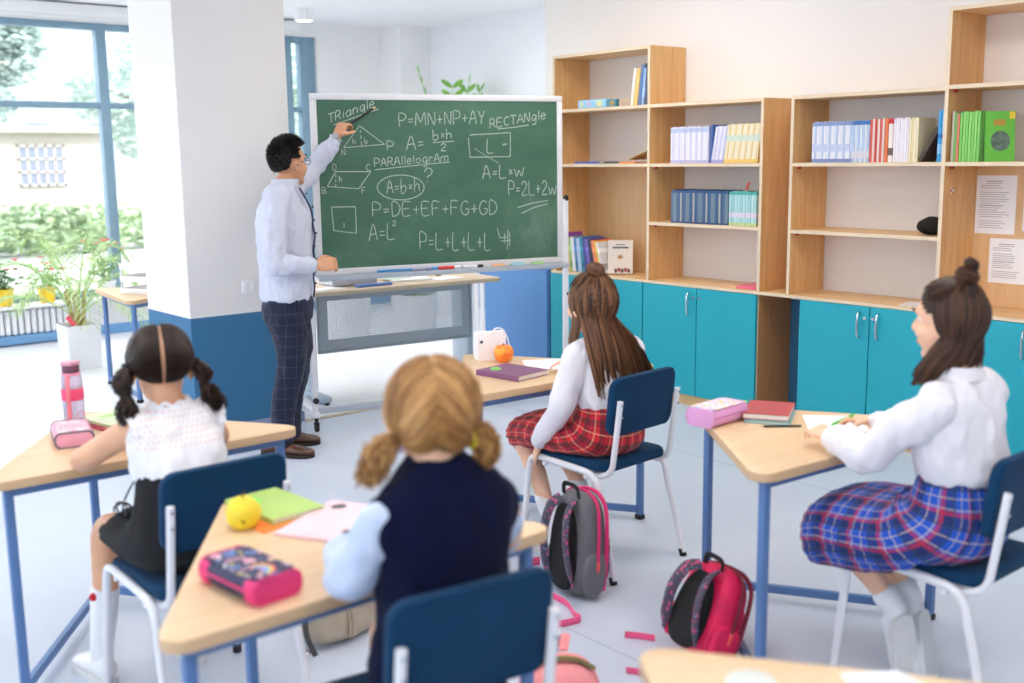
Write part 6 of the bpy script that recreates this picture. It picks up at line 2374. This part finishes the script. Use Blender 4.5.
# desk 4: pink case, red book on a teal one, pencil, sheet, green pen
PR4 = print_mat('print_pastel', (236, 200, 226), [((250, 236, 240), .52), ((244, 214, 110), .6), ((130, 200, 224), .64), ((236, 120, 150), .67)], 34)
pencil_case('pencil_case', (2.858, 2.325), (.20, .115, .06), 4, 'lilac pink pencil case with a pastel print on the right desk', LILAC, LILAC, mat('lilac_zip', (196, 128, 180), .7),
            lambda r, b, M, l, w, h: case_panel(r, b, M, l, w, h, PR4, .9, .86))
NB_ = flat_book('notebook', 3.035, 2.235, ZT0 + .0005, .15, .2, .010, -1.05, mat('teal_cover', (110, 178, 180), .5), 'thin teal notebook under the red book on the right desk', 'notebook')
NB_ = flat_book('notebook', 3.045, 2.25, ZT0 + .0115, .155, .21, .020, -1.05, mat('brick_cover', (178, 70, 74), .5, vary=.1), 'red hardback book on top of the teal notebook on the right desk', 'notebook')
mb = MB().sph((3.04, 2.37, ZT0 + .0322), (.035, .02, .0012), 18, 6)
mb.build('sticky_label', mat('sticker_green', (130, 210, 96), .5), NB_)
mb = MB()
mb.tube([(2.905, 2.165, ZT0 + .004), (3.0, 2.085, ZT0 + .004)], .0036, 6)
mb.tube([(2.905, 2.165, ZT0 + .004), (2.897, 2.172, ZT0 + .004)], [.0036, .0006], 6, mi=1)
solo('pencil', mb, [BLACKRUB, mat('pencil_wood', (226, 190, 140), .6)], 'black pencil lying in front of the red book on the right desk', 'pencil')
flat_sheet('paper_sheet', [(2.975, 2.035), (3.11, 1.90), (3.28, 2.03), (3.14, 2.18)], ZT0 + .0005, .0012, PAPER, 'white sheet under the hands of the girl in blue plaid')
# desk 5: paper and clear lid
flat_sheet('paper_sheet', [(1.50, .88), (1.63, .80), (1.66, .94), (1.575, 1.0)], ZT0 + .0005, .0015, PAPER, 'white paper corner on the desk at the bottom edge')
mb = MB().lathe([(.04, .001), (.045, .004), (.044, .010), (.03, .014), (.001, .016)], (1.425, 1.075, ZT0), 28)
solo('round_lid', mb, mat('frosted_lid', (214, 220, 214), .3), 'round frosted lid on the desk at the bottom edge', 'lid')
# back desk: white glasses tray by the pillar
cr = thing('storage_tray', 'white plastic tray standing on the back desk against the pillar', 'tray', (2.93, 7.42, ZT0))
for z in (0.001, .085, .17):
    b = MB()
    b.box((2.93, 7.42, ZT0 + z + .004), (.30, .26, .006), rot_z(.5), .002)
    for s in (-1, 1):
        b.box(V((2.93, 7.42, ZT0 + z + .022)) + rot_z(.5) @ V((s * .148, 0, 0)), (.005, .26, .036), rot_z(.5), .002)
        b.box(V((2.93, 7.42, ZT0 + z + .022)) + rot_z(.5) @ V((0, s * .128, 0)), (.30, .005, .036), rot_z(.5), .002)
    b.build('tier', WHITEPL, cr)
for sx in (-1, 1):
    for sy in (-1, 1):
        q = V((2.93, 7.42, ZT0)) + rot_z(.5) @ V((sx * .143, sy * .123, 0))
        MB().cyl(q + V((0, 0, .003)), q + V((0, 0, .205)), .006, n=8).build('upright', WHITEPL, cr)


# ---------------------------------------------------------------- bags on the floor
def backpack(label, c, ang, tilt, size, m_main, m_front, m_back, m_trim, m_strap, roll=0):
    """local: +Y is the front pocket side, -Y the back panel with the straps"""
    W_, D_, H_ = size
    r = thing('backpack', label, 'backpack', (c[0], c[1], 0))
    R = Matrix.Rotation(radians(ang), 3, 'Z') @ Matrix.Rotation(radians(tilt), 3, 'X') @ Matrix.Rotation(radians(roll), 3, 'Y')

    def P(x, y, z):
        return V((c[0], c[1], 0)) + R @ V((x, y, z)) + V((0, 0, lift[0]))
    lift = [0]
    low = min((R @ V((x, y, 0))).z for x in (-W_ * .42, W_ * .42) for y in (-D_ * .42, D_ * .42))
    lift[0] = -low + .002
    mb = MB()
    soft_box(mb, P(0, 0, H_ / 2), (W_, D_, H_), R, 3.4, nz=.03, top=.80)
    main = mb.build('main_body', m_main, r, smooth=60)
    mb = MB()
    soft_box(mb, P(0, D_ * .42, H_ * .36), (W_ * .84, D_ * .5, H_ * .62), R, 3.2, nz=.04, top=.9)
    fp = mb.build('front_pocket', m_front, r, smooth=60)
    mb = MB()
    soft_box(mb, P(0, -D_ * .44, H_ * .46), (W_ * .74, D_ * .22, H_ * .84), R, 2.6, top=.75)
    mb.build('back_panel', m_back, r, smooth=60)
    for s in (-1, 1):
        mb = MB()
        soft_box(mb, P(s * W_ * .45, .0, H_ * .24), (W_ * .14, D_ * .7, H_ * .42), R, 2.8, top=1.05)
        mb.build('side_pocket', m_main, r, smooth=60)
        pth = [P(s * W_ * .16, -D_ * .40, H_ * .92), P(s * W_ * .22, -D_ * .64, H_ * .84), P(s * W_ * .27, -D_ * .74, H_ * .6), P(s * W_ * .30, -D_ * .64, H_ * .34), P(s * W_ * .33, -D_ * .48, H_ * .12)]
        MB().tube(smooth_path(pth, 7), [.022] * 24 + [.02, .016, .012, .010, .009], 8, flat=.35, up=R @ V((0, 1, 0))).build('shoulder_strap', m_strap, r)
    # piping arch between main body and pocket, zipper arch, top handle
    arch = [P(x, D_ * .30, z) for x, z in ((-W_ * .47, .03), (-W_ * .475, H_ * .5), (-W_ * .40, H_ * .84), (-W_ * .22, H_ * .965), (0, H_ * .99), (W_ * .22, H_ * .965), (W_ * .40, H_ * .84), (W_ * .475, H_ * .5), (W_ * .47, .03))]
    MB().tube(smooth_path(arch, 6), .0075, 8).build('piping', m_trim, r)
    arch = [P(x, D_ * .02, z) for x, z in ((-W_ * .505, H_ * .35), (-W_ * .47, H_ * .72), (-W_ * .36, H_ * .93), (0, H_ * 1.005), (W_ * .36, H_ * .93), (W_ * .47, H_ * .72), (W_ * .505, H_ * .35))]
    zp = MB().tube(smooth_path(arch, 6), .006, 6).build('zipper', m_trim, r)
    for s in (-1, 1):
        MB().box(P(s * W_ * .51, D_ * .02, H_ * .33), (.010, .014, .04), R, .003).build('zip_pull', mat('coral_pull', (246, 90, 90), .5), r, zp)
    hd = [P(-.045, -D_ * .30, H_ * .95), P(-.035, -D_ * .34, H_ * 1.05), P(.035, -D_ * .34, H_ * 1.05), P(.045, -D_ * .30, H_ * .95)]
    MB().tube(smooth_path(hd, 5), .010, 8, flat=.5).build('top_handle', m_back, r)
    return r, P


GREYF = mat('grey_fabric', (112, 112, 116), .85, vary=.1, vscale=18, bmp=.4, bscale=500)
BLACKM = mat('black_mesh', (20, 20, 22), .9, vary=.2, bmp=.5, bscale=900)
PINKF = mat('pink_fabric', (226, 44, 110), .7, vary=.12, vscale=16)
FLORAL = print_mat('print_floral', (150, 70, 120), [((226, 120, 160), .54), ((90, 40, 80), .6), ((236, 180, 200), .68)], 70)
STRAPP = print_mat('print_strap', (60, 56, 76), [((196, 70, 116), .61), ((110, 120, 160), .66)], 60)
r3, P3 = backpack('grey and pink backpack standing beside the chair of the girl in red plaid', (2.635, 2.80), -96, -5, (.24, .15, .385), GREYF, FLORAL, BLACKM, PINKF, STRAPP)
r4, P4 = backpack('bright pink backpack leaning against the leg of the right desk', (2.53, 2.14), -104, -25, (.26, .155, .295), mat('raspberry_fabric', (226, 20, 84), .6, vary=.15, vscale=12), mat('raspberry_satin', (232, 40, 104), .4, vary=.2, vscale=14), BLACKM, mat('dark_red_piping', (120, 10, 40), .6), STRAPP)

# silver-beige bag under the foreground desk
sb = thing('handbag', 'champagne coloured leather bag on the floor under the foreground desk', 'bag', (1.80, 3.06, 0))
R = rot_z(radians(12))
CHAMP = mat('champagne_leather', (188, 172, 150), .35, metal=.35, vary=.12, vscale=14, bmp=.2, bscale=60)
mb = MB()
soft_box(mb, (1.80, 3.06, .092), (.34, .17, .18), R, 3.0, nz=.08, top=.84)
mb.build('body', CHAMP, sb, smooth=60)
for dx in (-.05, -.035):
    MB().tube([V((1.80, 3.06, 0)) + R @ V((dx, y, z)) for y, z in ((-.088, .03), (-.088, .09), (-.076, .15), (-.04, .178))], .004, 6).build('seam', CHAMP, sb)
MB().lathe([(.012, 0), (.014, .003), (.008, .006)], V((1.80, 3.06, .135)) + R @ V((.085, -.084, 0)), 12, rot=R @ Matrix.Rotation(pi / 2, 3, 'X')).build('button', CHROME, sb)
p = [V((1.80, 3.06, 0)) + R @ V(q) for q in ((-.12, 0, .165), (-.17, -.02, .19), (-.21, -.05, .10), (-.20, -.08, .02))]
MB().tube(smooth_path(p, 6), .010, 8, flat=.45).build('strap', mat('dark_strap', (60, 56, 56), .5), sb)
MB().lathe([(.010, -.006), (.014, 0), (.010, .006)], V((1.60, 2.96, .03)), 12).build('buckle', CHROME, sb)

# salmon bag half behind the foreground chair
pb = thing('backpack', 'salmon pink bag with an olive zipper behind the foreground chair', 'backpack', (2.0, 2.19, 0))
SAL = mat('salmon_fabric', (240, 150, 152), .75, vary=.06)
R = rot_z(radians(-35))
mb = MB()
soft_box(mb, (2.0, 2.19, .08), (.26, .22, .16), R, 2.8, nz=.06, top=.8)
mb.build('body', SAL, pb, smooth=60)
p = [V((2.0, 2.19, 0)) + R @ V(q) for q in ((-.10, -.03, .140), (-.04, -.02, .168), (.04, -.02, .168), (.10, -.03, .140))]
zz = MB().tube(smooth_path(p, 6), .012, 8, flat=.4).build('zipper', mat('olive_zip', (110, 100, 50), .6), pb)
p = [V((2.09, 2.27, .13)), V((2.20, 2.38, .11)), V((2.24, 2.46, .03)), V((2.27, 2.52, .006))]
MB().tube(smooth_path(p, 6), .014, 8, flat=.25, up=(0, 0, 1)).build('strap', SAL, pb)


def ribbon(name, pts, m, label, w=.013):
    mb = MB()
    mb.tube(smooth_path(pts, 7), w, 8, flat=.16, up=(1, 0, 0))
    lo = min(p.z for p in mb.v)
    for p in mb.v:
        p.z += .0015 - lo
    return solo(name, mb, m, label, 'strap')


STR = mat('pink_webbing', (240, 92, 140), .7)
ribbon('strap', [(2.53, 2.80, .006), (2.52, 2.72, .006), (2.475, 2.63, .006), (2.46, 2.585, .008), (2.40, 2.60, .006), (2.34, 2.63, .006)], STR, 'pink strap looping on the floor below the grey and pink backpack')
ribbon('strap', [(2.49, 2.40, .006), (2.52, 2.36, .006), (2.545, 2.315, .006)], STR, 'short pink strap end on the floor, upper of the two by the bottom desk', .012)
ribbon('strap', [(2.31, 2.22, .006), (2.34, 2.17, .006), (2.36, 2.12, .006)], STR, 'short pink strap end on the floor, lower of the two by the bottom desk', .011)
ribbon('strap', [(2.60, 3.06, .006), (2.66, 3.10, .006), (2.72, 3.09, .006)], STR, 'dark pink strap on the floor left of the grey and pink backpack', .017)
# ---------------------------------------------------------------- plants by the far window
def frond(mb, base, az, reach, rise, droop, nl, leaf_l, leaf_w, rnd, mi=0):
    """a feather frond: rachis with a row of leaflets on either side"""
    d = V((cos(az), sin(az), 0))
    pts = []
    n = 14
    for i in range(n + 1):
        t = i / n
        pts.append(V(base) + d * reach * (t ** 1.1) + UP * (rise * sin(min(t * 1.9, pi / 2 + .35 * t)) - droop * t ** 2.6))
    mb.tube(pts, [.006 * (1 - .8 * i / n) + .001 for i in range(n + 1)], 5, mi=mi)
    for i in range(nl):
        t = .22 + .78 * i / (nl - 1)
        k = min(n - 1, int(t * n))
        fr_ = t * n - k
        p = pts[k].lerp(pts[k + 1], fr_)
        tg = (pts[k + 1] - pts[k]).normalized()
        sd = tg.cross(UP).normalized()
        ll = leaf_l * (.45 + .75 * sin(pi * min(1, .12 + t * .86))) * rnd.uniform(.85, 1.12)
        for s in (-1, 1):
            dr = (tg * .75 + sd * s * .8 + UP * rnd.uniform(-.05, .25)).normalized()
            w = dr.cross(UP).normalized() * leaf_w
            m_ = p + dr * ll * .5
            e = p + dr * ll - UP * ll * rnd.uniform(.12, .4)
            nn = UP * .0015
            mb.add([p, m_ + w, e, m_ - w, p - nn, m_ + w - nn, e - nn, m_ - w - nn], [(0, 1, 2, 3), (7, 6, 5, 4), (0, 4, 5, 1), (1, 5, 6, 2), (2, 6, 7, 3), (3, 7, 4, 0)], None, mi)


def tall_pot(r, x, y, w0, w1, h, m, name='planter'):
    mb = MB()
    Rg = []
    for z, s in ((0, w0), (h * .5, (w0 + w1) / 2), (h, w1), (h, w1 - .02), (h - .05, w1 - .025)):
        Rg.append([V((x + a * s / 2, y + b * s / 2, z + .001)) for a, b in round_poly([(-1, -1), (1, -1), (1, 1), (-1, 1)], .12, 3)])
    mb.rings(Rg)
    po = mb.build(name, m, r, smooth=40)
    MB().lathe([(.001, h - .03), (w1 * .45, h - .03), (w1 * .45, h - .06)], (x, y, 0), 16).build('soil', SOIL, r)
    return po


RN = random.Random(5)
px, py = 2.83, 8.68
pl = thing('potted_palm', 'bushy green palm in a tall white square planter by the window', 'plant', (px, py, 0))
tall_pot(pl, px, py, .245, .27, .35, mat('planter_white', (236, 236, 240), .4))
st = MB()
for k in range(6):
    a = k * 1.05
    st.tube(smooth_path([(px + .04 * cos(a), py + .04 * sin(a), .31), (px + .055 * cos(a), py + .055 * sin(a), .46), (px + .08 * cos(a), py + .08 * sin(a), .62)], 4), [.014] * 4 + [.010] * 5, 7)
st.build('stems', mat('palm_stem', (186, 168, 110), .6, vary=.25, vscale=20), pl)
for k in range(16):
    a = k * 2.399 + .3
    lv = k / 15
    mb = MB()
    frond(mb, (px + .05 * cos(a), py + .05 * sin(a), (.42 + .12 * lv)), a, RN.uniform(.42, .72) * (1.1 - .40 * lv), .22 + .36 * lv, RN.uniform(.2, .5) * (1.15 - .7 * lv), 22, .20, .0062, RN)
    mb.build('frond', LEAF_P, pl, smooth=0)

PETAL = mat('petal_pink', (240, 92, 132), .6, vary=.15)
PETAL2 = mat('petal_red', (232, 62, 92), .6, vary=.15)
POTY = mat('pot_yellow', (246, 206, 40), .5, vary=.04)


def begonia(x, y, z, label, h, nfl, potm, seed, spread=.16):
    rn = random.Random(seed)
    r = thing('potted_begonia', label, 'plant', (x, y, z))
    MB().lathe([(.055, .001), (.06, .004), (.08, .13), (.086, .135), (.086, .15), (.078, .15), (.074, .12)], (x, y, z), 20).build('flower_pot', potm, r)
    MB().lathe([(.001, .125), (.074, .125), (.074, .12)], (x, y, z), 14).build('soil', SOIL, r)
    lf = MB()
    fw_ = MB()
    for k in range(26):
        a = rn.uniform(0, 2 * pi)
        rr = spread * sqrt(rn.random())
        hh = h * rn.uniform(.25, .95)
        tip = V((x + rr * cos(a), y + rr * sin(a), z + .13 + hh))
        lf.tube(smooth_path([(x + .02 * cos(a), y + .02 * sin(a), z + .12), (x + rr * .5 * cos(a), y + rr * .5 * sin(a), z + .13 + hh * .7), tip], 3), .0025, 5)
        for j in range(3):
            R = Matrix.Rotation(rn.uniform(0, 6.3), 3, 'Z') @ Matrix.Rotation(rn.uniform(-.8, .8), 3, 'X')
            lf.sph(tip + V((rn.uniform(-.03, .03), rn.uniform(-.03, .03), rn.uniform(-.05, .01))), (.030, .019, .004), 8, 5, R)
    lf.build('foliage', LEAF_D if seed % 2 else LEAF, r, smooth=60)
    for k in range(nfl):
        a = rn.uniform(0, 2 * pi)
        rr = spread * 1.05 * sqrt(rn.random())
        c = V((x + rr * cos(a), y + rr * sin(a), z + .15 + h * rn.uniform(.5, 1.1)))
        f = MB()
        for j in range(5):
            b = j * 1.257
            f.sph(c + V((.013 * cos(b), .013 * sin(b), 0)), (.014, .012, .006), 7, 5, Matrix.Rotation(b, 3, 'Z'))
        f.sph(c + V((0, 0, .004)), .007, 6, 4)
        f.build('flower', PETAL if k % 2 else PETAL2, r, smooth=60)
    return r


begonia(2.70, 10.16, .361, 'flowering plant in a yellow pot at the left end of the windowsill', .26, 9, POTY, 3)
begonia(3.06, 10.16, .361, 'flowering plant in a yellow pot on the windowsill behind the palm', .24, 8, POTY, 4)
begonia(3.60, 10.16, .361, 'pink flowering plant on the windowsill close to the pillar', .40, 12, mat('pot_white', (238, 236, 236), .5), 7, .2)
begonia(2.33, 10.16, .361, 'flowering plant in a white pot cut by the left edge of the picture', .28, 10, mat('pot_white', (238, 236, 236), .5), 8)
mb = MB()
mb.add(*(lambda pts: (pts + [p + V((.002, -.003, 0)) for p in pts], [(0, 1, 2, 3), (7, 6, 5, 4), (0, 4, 5, 1), (1, 5, 6, 2), (2, 6, 7, 3), (3, 7, 4, 0)]))([V((2.69, 8.54, .42)), V((2.735, 8.525, .355)), V((2.76, 8.515, .375)), V((2.715, 8.53, .445))]))
solo('plant_label', mb, mat('tag_red', (236, 84, 96), .6), 'small red tag hanging at the left rim of the palm planter', 'tag', smooth=0)

# ribbed radiator under the far window
rad = thing('radiator', 'white ribbed radiator under the window left of the palm', 'radiator', (1.9, 10.19, .1))
for k in range(46):
    MB().box((.75 + k * .056, 10.185, .20), (.042, .05, .22), bev=.012, seg=1).build('rib', WHITEPL, rad)
# blue floor pipe casing
mb = MB().box((.9, 10.165, .05), (4.6, .10, .075), bev=.01)
solo('pipe_casing', mb, mat('casing_blue', (112, 160, 206), .5), 'blue casing strip on the floor below the left radiator', 'casing')

# plants behind the teacher desk
def ribbed_pot(r, x, y, rad_, h):
    mb = MB()
    n = 72
    Rg = []
    for z, s in ((.001, .86), (h * .1, .9), (h * .9, 1.0), (h, 1.02), (h, .92), (h - .06, .9)):
        Rg.append([V((x + rad_ * s * (1 + .03 * (j % 2) * (0 if z > h * .95 else 1)) * cos(2 * pi * j / n), y + rad_ * s * (1 + .03 * (j % 2) * (0 if z > h * .95 else 1)) * sin(2 * pi * j / n), z)) for j in range(n)])
    mb.rings(Rg)
    mb.build('planter', mat('planter_ribbed', (232, 234, 238), .5), r, smooth=20)
    MB().lathe([(.001, h - .03), (rad_ * .9, h - .03), (rad_ * .9, h - .05)], (x, y, 0), 20).build('soil', SOIL, r)


def feather_plant(x, y, label, stems, pot_h=.36, rad_=.2):
    r = thing('potted_plant', label, 'plant', (x, y, 0))
    ribbed_pot(r, x, y, rad_, pot_h)
    for az, reach, hgt in stems:
        mb = MB()
        pts = smooth_path([(x + .05 * cos(az), y + .05 * sin(az), pot_h - .05), (x + .3 * reach * cos(az), y + .3 * reach * sin(az), pot_h + (hgt - pot_h) * .55), (x + reach * cos(az), y + reach * sin(az), hgt)], 8)
        mb.tube(pts, [.010 * (1 - .7 * i / (len(pts) - 1)) for i in range(len(pts))], 6)
        n = len(pts)
        for i in range(int(n * .45), n):
            tg = (pts[min(i + 1, n - 1)] - pts[i - 1]).normalized()
            sd = tg.cross(V((sin(az), -cos(az), 0)))
            sd = tg.cross(UP).normalized()
            for s in (-1, 1):
                R = Matrix((tg.cross(sd) * 0 + sd * s * .8 + tg * .6, tg, tg.cross(sd))).transposed()
                dr = (sd * s * .85 + tg * .5 + UP * .1).normalized()
                c = pts[i] + dr * .07
                a_ = dr
                b_ = dr.cross(tg).cross(dr).normalized()
                Q = Matrix((a_, b_, a_.cross(b_))).transposed()
                mb.sph(c, (.07, .026, .004), 8, 6, Q)
        mb.build('stem', LEAF, r, smooth=50)
    return r


feather_plant(6.78, 8.95, 'tall green feather-leaved plant whose tips rise above the chalkboard',
              [(2.6, .34, 2.43), (-.6, .16, 2.34), (1.0, .12, 2.30), (-1.5, .2, 2.24), (-.3, .28, 2.26), (4.6, .3, 1.9)], .5, .22)
feather_plant(5.15, 8.45, 'green plant in a white ribbed pot behind the left part of the teacher desk',
              [(2.2, .25, .82), (3.6, .2, .80), (1.2, .2, .78), (3.0, .25, .72), (1.7, .12, .88), (4.2, .2, .7)], .37, .2)
feather_plant(5.72, 8.20, 'low green plant in a white ribbed pot, right of its taller neighbour behind the desk',
              [(1.2, .2, .64), (.2, .2, .6), (-1.0, .2, .62), (.8, .15, .58)], .37, .2)
# ribbed white cabinet heater behind the desk
ht = thing('radiator', 'white ribbed radiator standing behind the right part of the teacher desk', 'radiator', (6.12, 7.60, 0))
u = V((.766, -.643, 0))
hb = V((6.12, 7.60, 0))
for k in range(12):
    MB().box(hb + u * (-.27 + k * .05) + UP * .29, (.042, .07, .48), rot_z(YAW * -1), .010, 1).build('rib', WHITEPL, ht)
for s in (-.27, .28):
    MB().box(hb + u * s + UP * .03, (.03, .06, .055), rot_z(-YAW)).build('foot', WHITEPL, ht)
# small poster high on the far side wall
po = thing('wall_picture', 'small blue and cream poster on the white wall, just above the chalkboard', 'poster', (7.18, 7.7, 1.75))
MB().box((7.183, 7.72, 2.05), (.006, .42, .55)).build('sheet', print_mat('print_poster', (190, 216, 236), [((240, 224, 170), .52), ((120, 170, 214), .6)], 6), po, smooth=0)

# ---------------------------------------------------------------- outside the window
GZ = -.35
gm = mat('pavement_pale', (178, 178, 174), .9, vary=.06, vscale=.6)
slab('ground', (-40, 10.46, GZ - .2), (70, 120, GZ), gm)
lawn = MB().box((8, 34, GZ + .01), (60, 14, .02))
struct(lawn.build('ground_lawn', mat('lawn', (140, 160, 110), .9, vary=.3, vscale=2), smooth=0))


def leaf_cloud(mb, c, rad_, n, size, rn, flat=.5):
    for _ in range(n):
        while True:
            p = V((rn.uniform(-1, 1), rn.uniform(-1, 1), rn.uniform(-1, 1)))
            if .25 < p.length < 1:
                break
        p = V((p.x * rad_[0], p.y * rad_[1], p.z * rad_[2])) + V(c)
        R = Matrix.Rotation(rn.uniform(0, 6.3), 3, 'Z') @ Matrix.Rotation(rn.uniform(-1.2, 1.2), 3, 'X')
        s = size * rn.uniform(.6, 1.4)
        q = [R @ V(v) * s for v in ((-1, 0, 0), (0, -.5, .1), (1, 0, 0), (0, .5, .1))]
        mb.add([p + v for v in q], [(0, 1, 2, 3)])


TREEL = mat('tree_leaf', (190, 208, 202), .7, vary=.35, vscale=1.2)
BARK = mat('bark', (120, 104, 92), .9, vary=.3, vscale=8)


def tree(x, y, h, blobs, label, seed, n=5200, size=.085):
    rn = random.Random(seed)
    r = thing('tree', label, 'tree', (x, y, GZ))
    MB().tube(smooth_path([(x, y, GZ), (x + .1, y, GZ + h * .4), (x - .05, y + .1, GZ + h * .8)], 5), [.22 * (1 - .06 * i) for i in range(11)], 10).build('trunk', BARK, r)
    br = MB()
    for bx_, by_, bz_, rr in blobs:
        br.tube(smooth_path([(x, y, GZ + h * .45), (x + bx_ * .5, y + by_ * .5, GZ + h * .5 + (bz_ - h * .5) * .6), (x + bx_, y + by_, GZ + bz_)], 4), [.09, .085, .08, .07, .06, .05, .04, .03, .02], 6)
    br.build('branches', BARK, r)
    mb = MB()
    for bx_, by_, bz_, rr in blobs:
        leaf_cloud(mb, (x + bx_, y + by_, GZ + bz_), (rr, rr, rr * .8), int(n * rr * rr / 2), size, rn)
    mb.build('crown', TREEL, r, smooth=0)


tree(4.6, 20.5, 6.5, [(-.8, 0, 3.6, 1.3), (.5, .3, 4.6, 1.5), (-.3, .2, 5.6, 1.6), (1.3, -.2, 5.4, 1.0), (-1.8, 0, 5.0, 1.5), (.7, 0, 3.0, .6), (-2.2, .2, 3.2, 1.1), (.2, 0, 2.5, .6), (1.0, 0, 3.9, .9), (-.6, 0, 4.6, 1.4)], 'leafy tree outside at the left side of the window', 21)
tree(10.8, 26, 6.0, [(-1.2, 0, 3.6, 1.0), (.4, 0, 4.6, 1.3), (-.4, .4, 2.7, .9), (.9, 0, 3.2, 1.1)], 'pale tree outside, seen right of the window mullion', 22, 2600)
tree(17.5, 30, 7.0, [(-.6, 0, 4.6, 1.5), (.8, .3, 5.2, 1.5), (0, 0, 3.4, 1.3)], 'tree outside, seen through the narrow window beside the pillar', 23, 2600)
hg = MB()
rn = random.Random(9)
leaf_cloud(hg, (7.5, 24.6, GZ + .55), (6.5, .55, .55), 5200, .10, rn)
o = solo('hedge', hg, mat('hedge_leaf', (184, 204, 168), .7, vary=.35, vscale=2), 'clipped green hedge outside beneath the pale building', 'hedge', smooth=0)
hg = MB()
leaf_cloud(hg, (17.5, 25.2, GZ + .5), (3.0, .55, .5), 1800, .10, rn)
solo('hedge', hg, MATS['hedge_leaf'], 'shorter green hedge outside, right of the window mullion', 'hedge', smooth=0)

# pale building with a gridded window
bd = thing('building', 'pale low building outside with one gridded window', 'building', (12.5, 47, GZ))
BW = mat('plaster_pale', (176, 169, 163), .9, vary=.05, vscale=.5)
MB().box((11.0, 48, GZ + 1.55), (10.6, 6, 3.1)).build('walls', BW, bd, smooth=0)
MB().box((11.0, 47.9, GZ + 3.2), (11.1, 6.6, .2), bev=.03).build('roof', mat('roof_pale', (168, 164, 162), .8), bd, smooth=0)
wn = MB().box((13.75, 44.98, 1.5), (1.75, .08, 1.55)).build('window', mat('far_glass', (124, 132, 150), .15), bd, smooth=0)
gb = MB()
for k in range(6):
    gb.box((12.9 + k * .34, 44.92, 1.5), (.08, .06, 1.6))
for k in range(4):
    gb.box((13.75, 44.92, .74 + k * .505), (1.78, .06, .08))
gb.build('window_bars', mat('bars_pale', (176, 170, 166), .7), bd, wn, smooth=0)
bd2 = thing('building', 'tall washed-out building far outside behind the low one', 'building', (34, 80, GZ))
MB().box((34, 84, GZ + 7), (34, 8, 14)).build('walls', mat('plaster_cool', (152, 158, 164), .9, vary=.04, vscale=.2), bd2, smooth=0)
for i in range(7):
    for j in range(3):
        MB().box((20 + i * 4.4, 79.95, 1.6 + j * 3.6), (1.6, .12, 1.8)).build('window', mat('far_glass_pale', (150, 158, 166), .2), bd2, smooth=0)
# ---------------------------------------------------------------- light
w = bpy.data.worlds.new('World')
SC.world = w
w.use_nodes = True
nt = w.node_tree
bg = nt.nodes['Background']
bg.inputs[0].default_value = (.88, .94, 1.0, 1)
bg.inputs[1].default_value = 3.0
sd = bpy.data.lights.new('sun', 'SUN')
sd.energy = 3.6
sd.color = (1.0, .96, .9)
sd.angle = radians(1.0)
so = bpy.data.objects.new('sun', sd)
COL.objects.link(so)
so.rotation_euler = V((.25, .62, -.74)).to_track_quat('-Z', 'Y').to_euler()

# sky portals in the window openings (they add no light, they only steer the sampling of the sky)
def portal(x, y, z, sx, sz, d):
    l = bpy.data.lights.new('window_portal', 'AREA')
    l.shape = 'RECTANGLE'
    l.size, l.size_y = sx, sz
    l.cycles.is_portal = True
    o = bpy.data.objects.new('window_portal', l)
    COL.objects.link(o)
    o.location = (x, y, z)
    o.rotation_euler = V(d).to_track_quat('-Z', 'Z').to_euler()


portal(1.86, 10.5, 1.6, 8.8, 2.45, (0, -1, 0))
portal(-2.85, .1, 1.75, 5.0, 1.9, (1, 0, 0))
portal(-2.85, 4.75, 1.75, 3.7, 1.9, (1, 0, 0))
MATS['panel_glow'].node_tree.nodes['Principled BSDF'].inputs['Emission Strength'].default_value = 12.0

SC.cycles.use_denoising = True
SC.cycles.max_bounces = 10
SC.cycles.diffuse_bounces = 6
SC.cycles.transparent_max_bounces = 12
SC.cycles.sample_clamp_indirect = 8
vs = SC.view_settings
vs.view_transform = 'Standard'
vs.look = 'None'
vs.gamma = 1
vs.use_curve_mapping = False
vs.exposure = 0.35
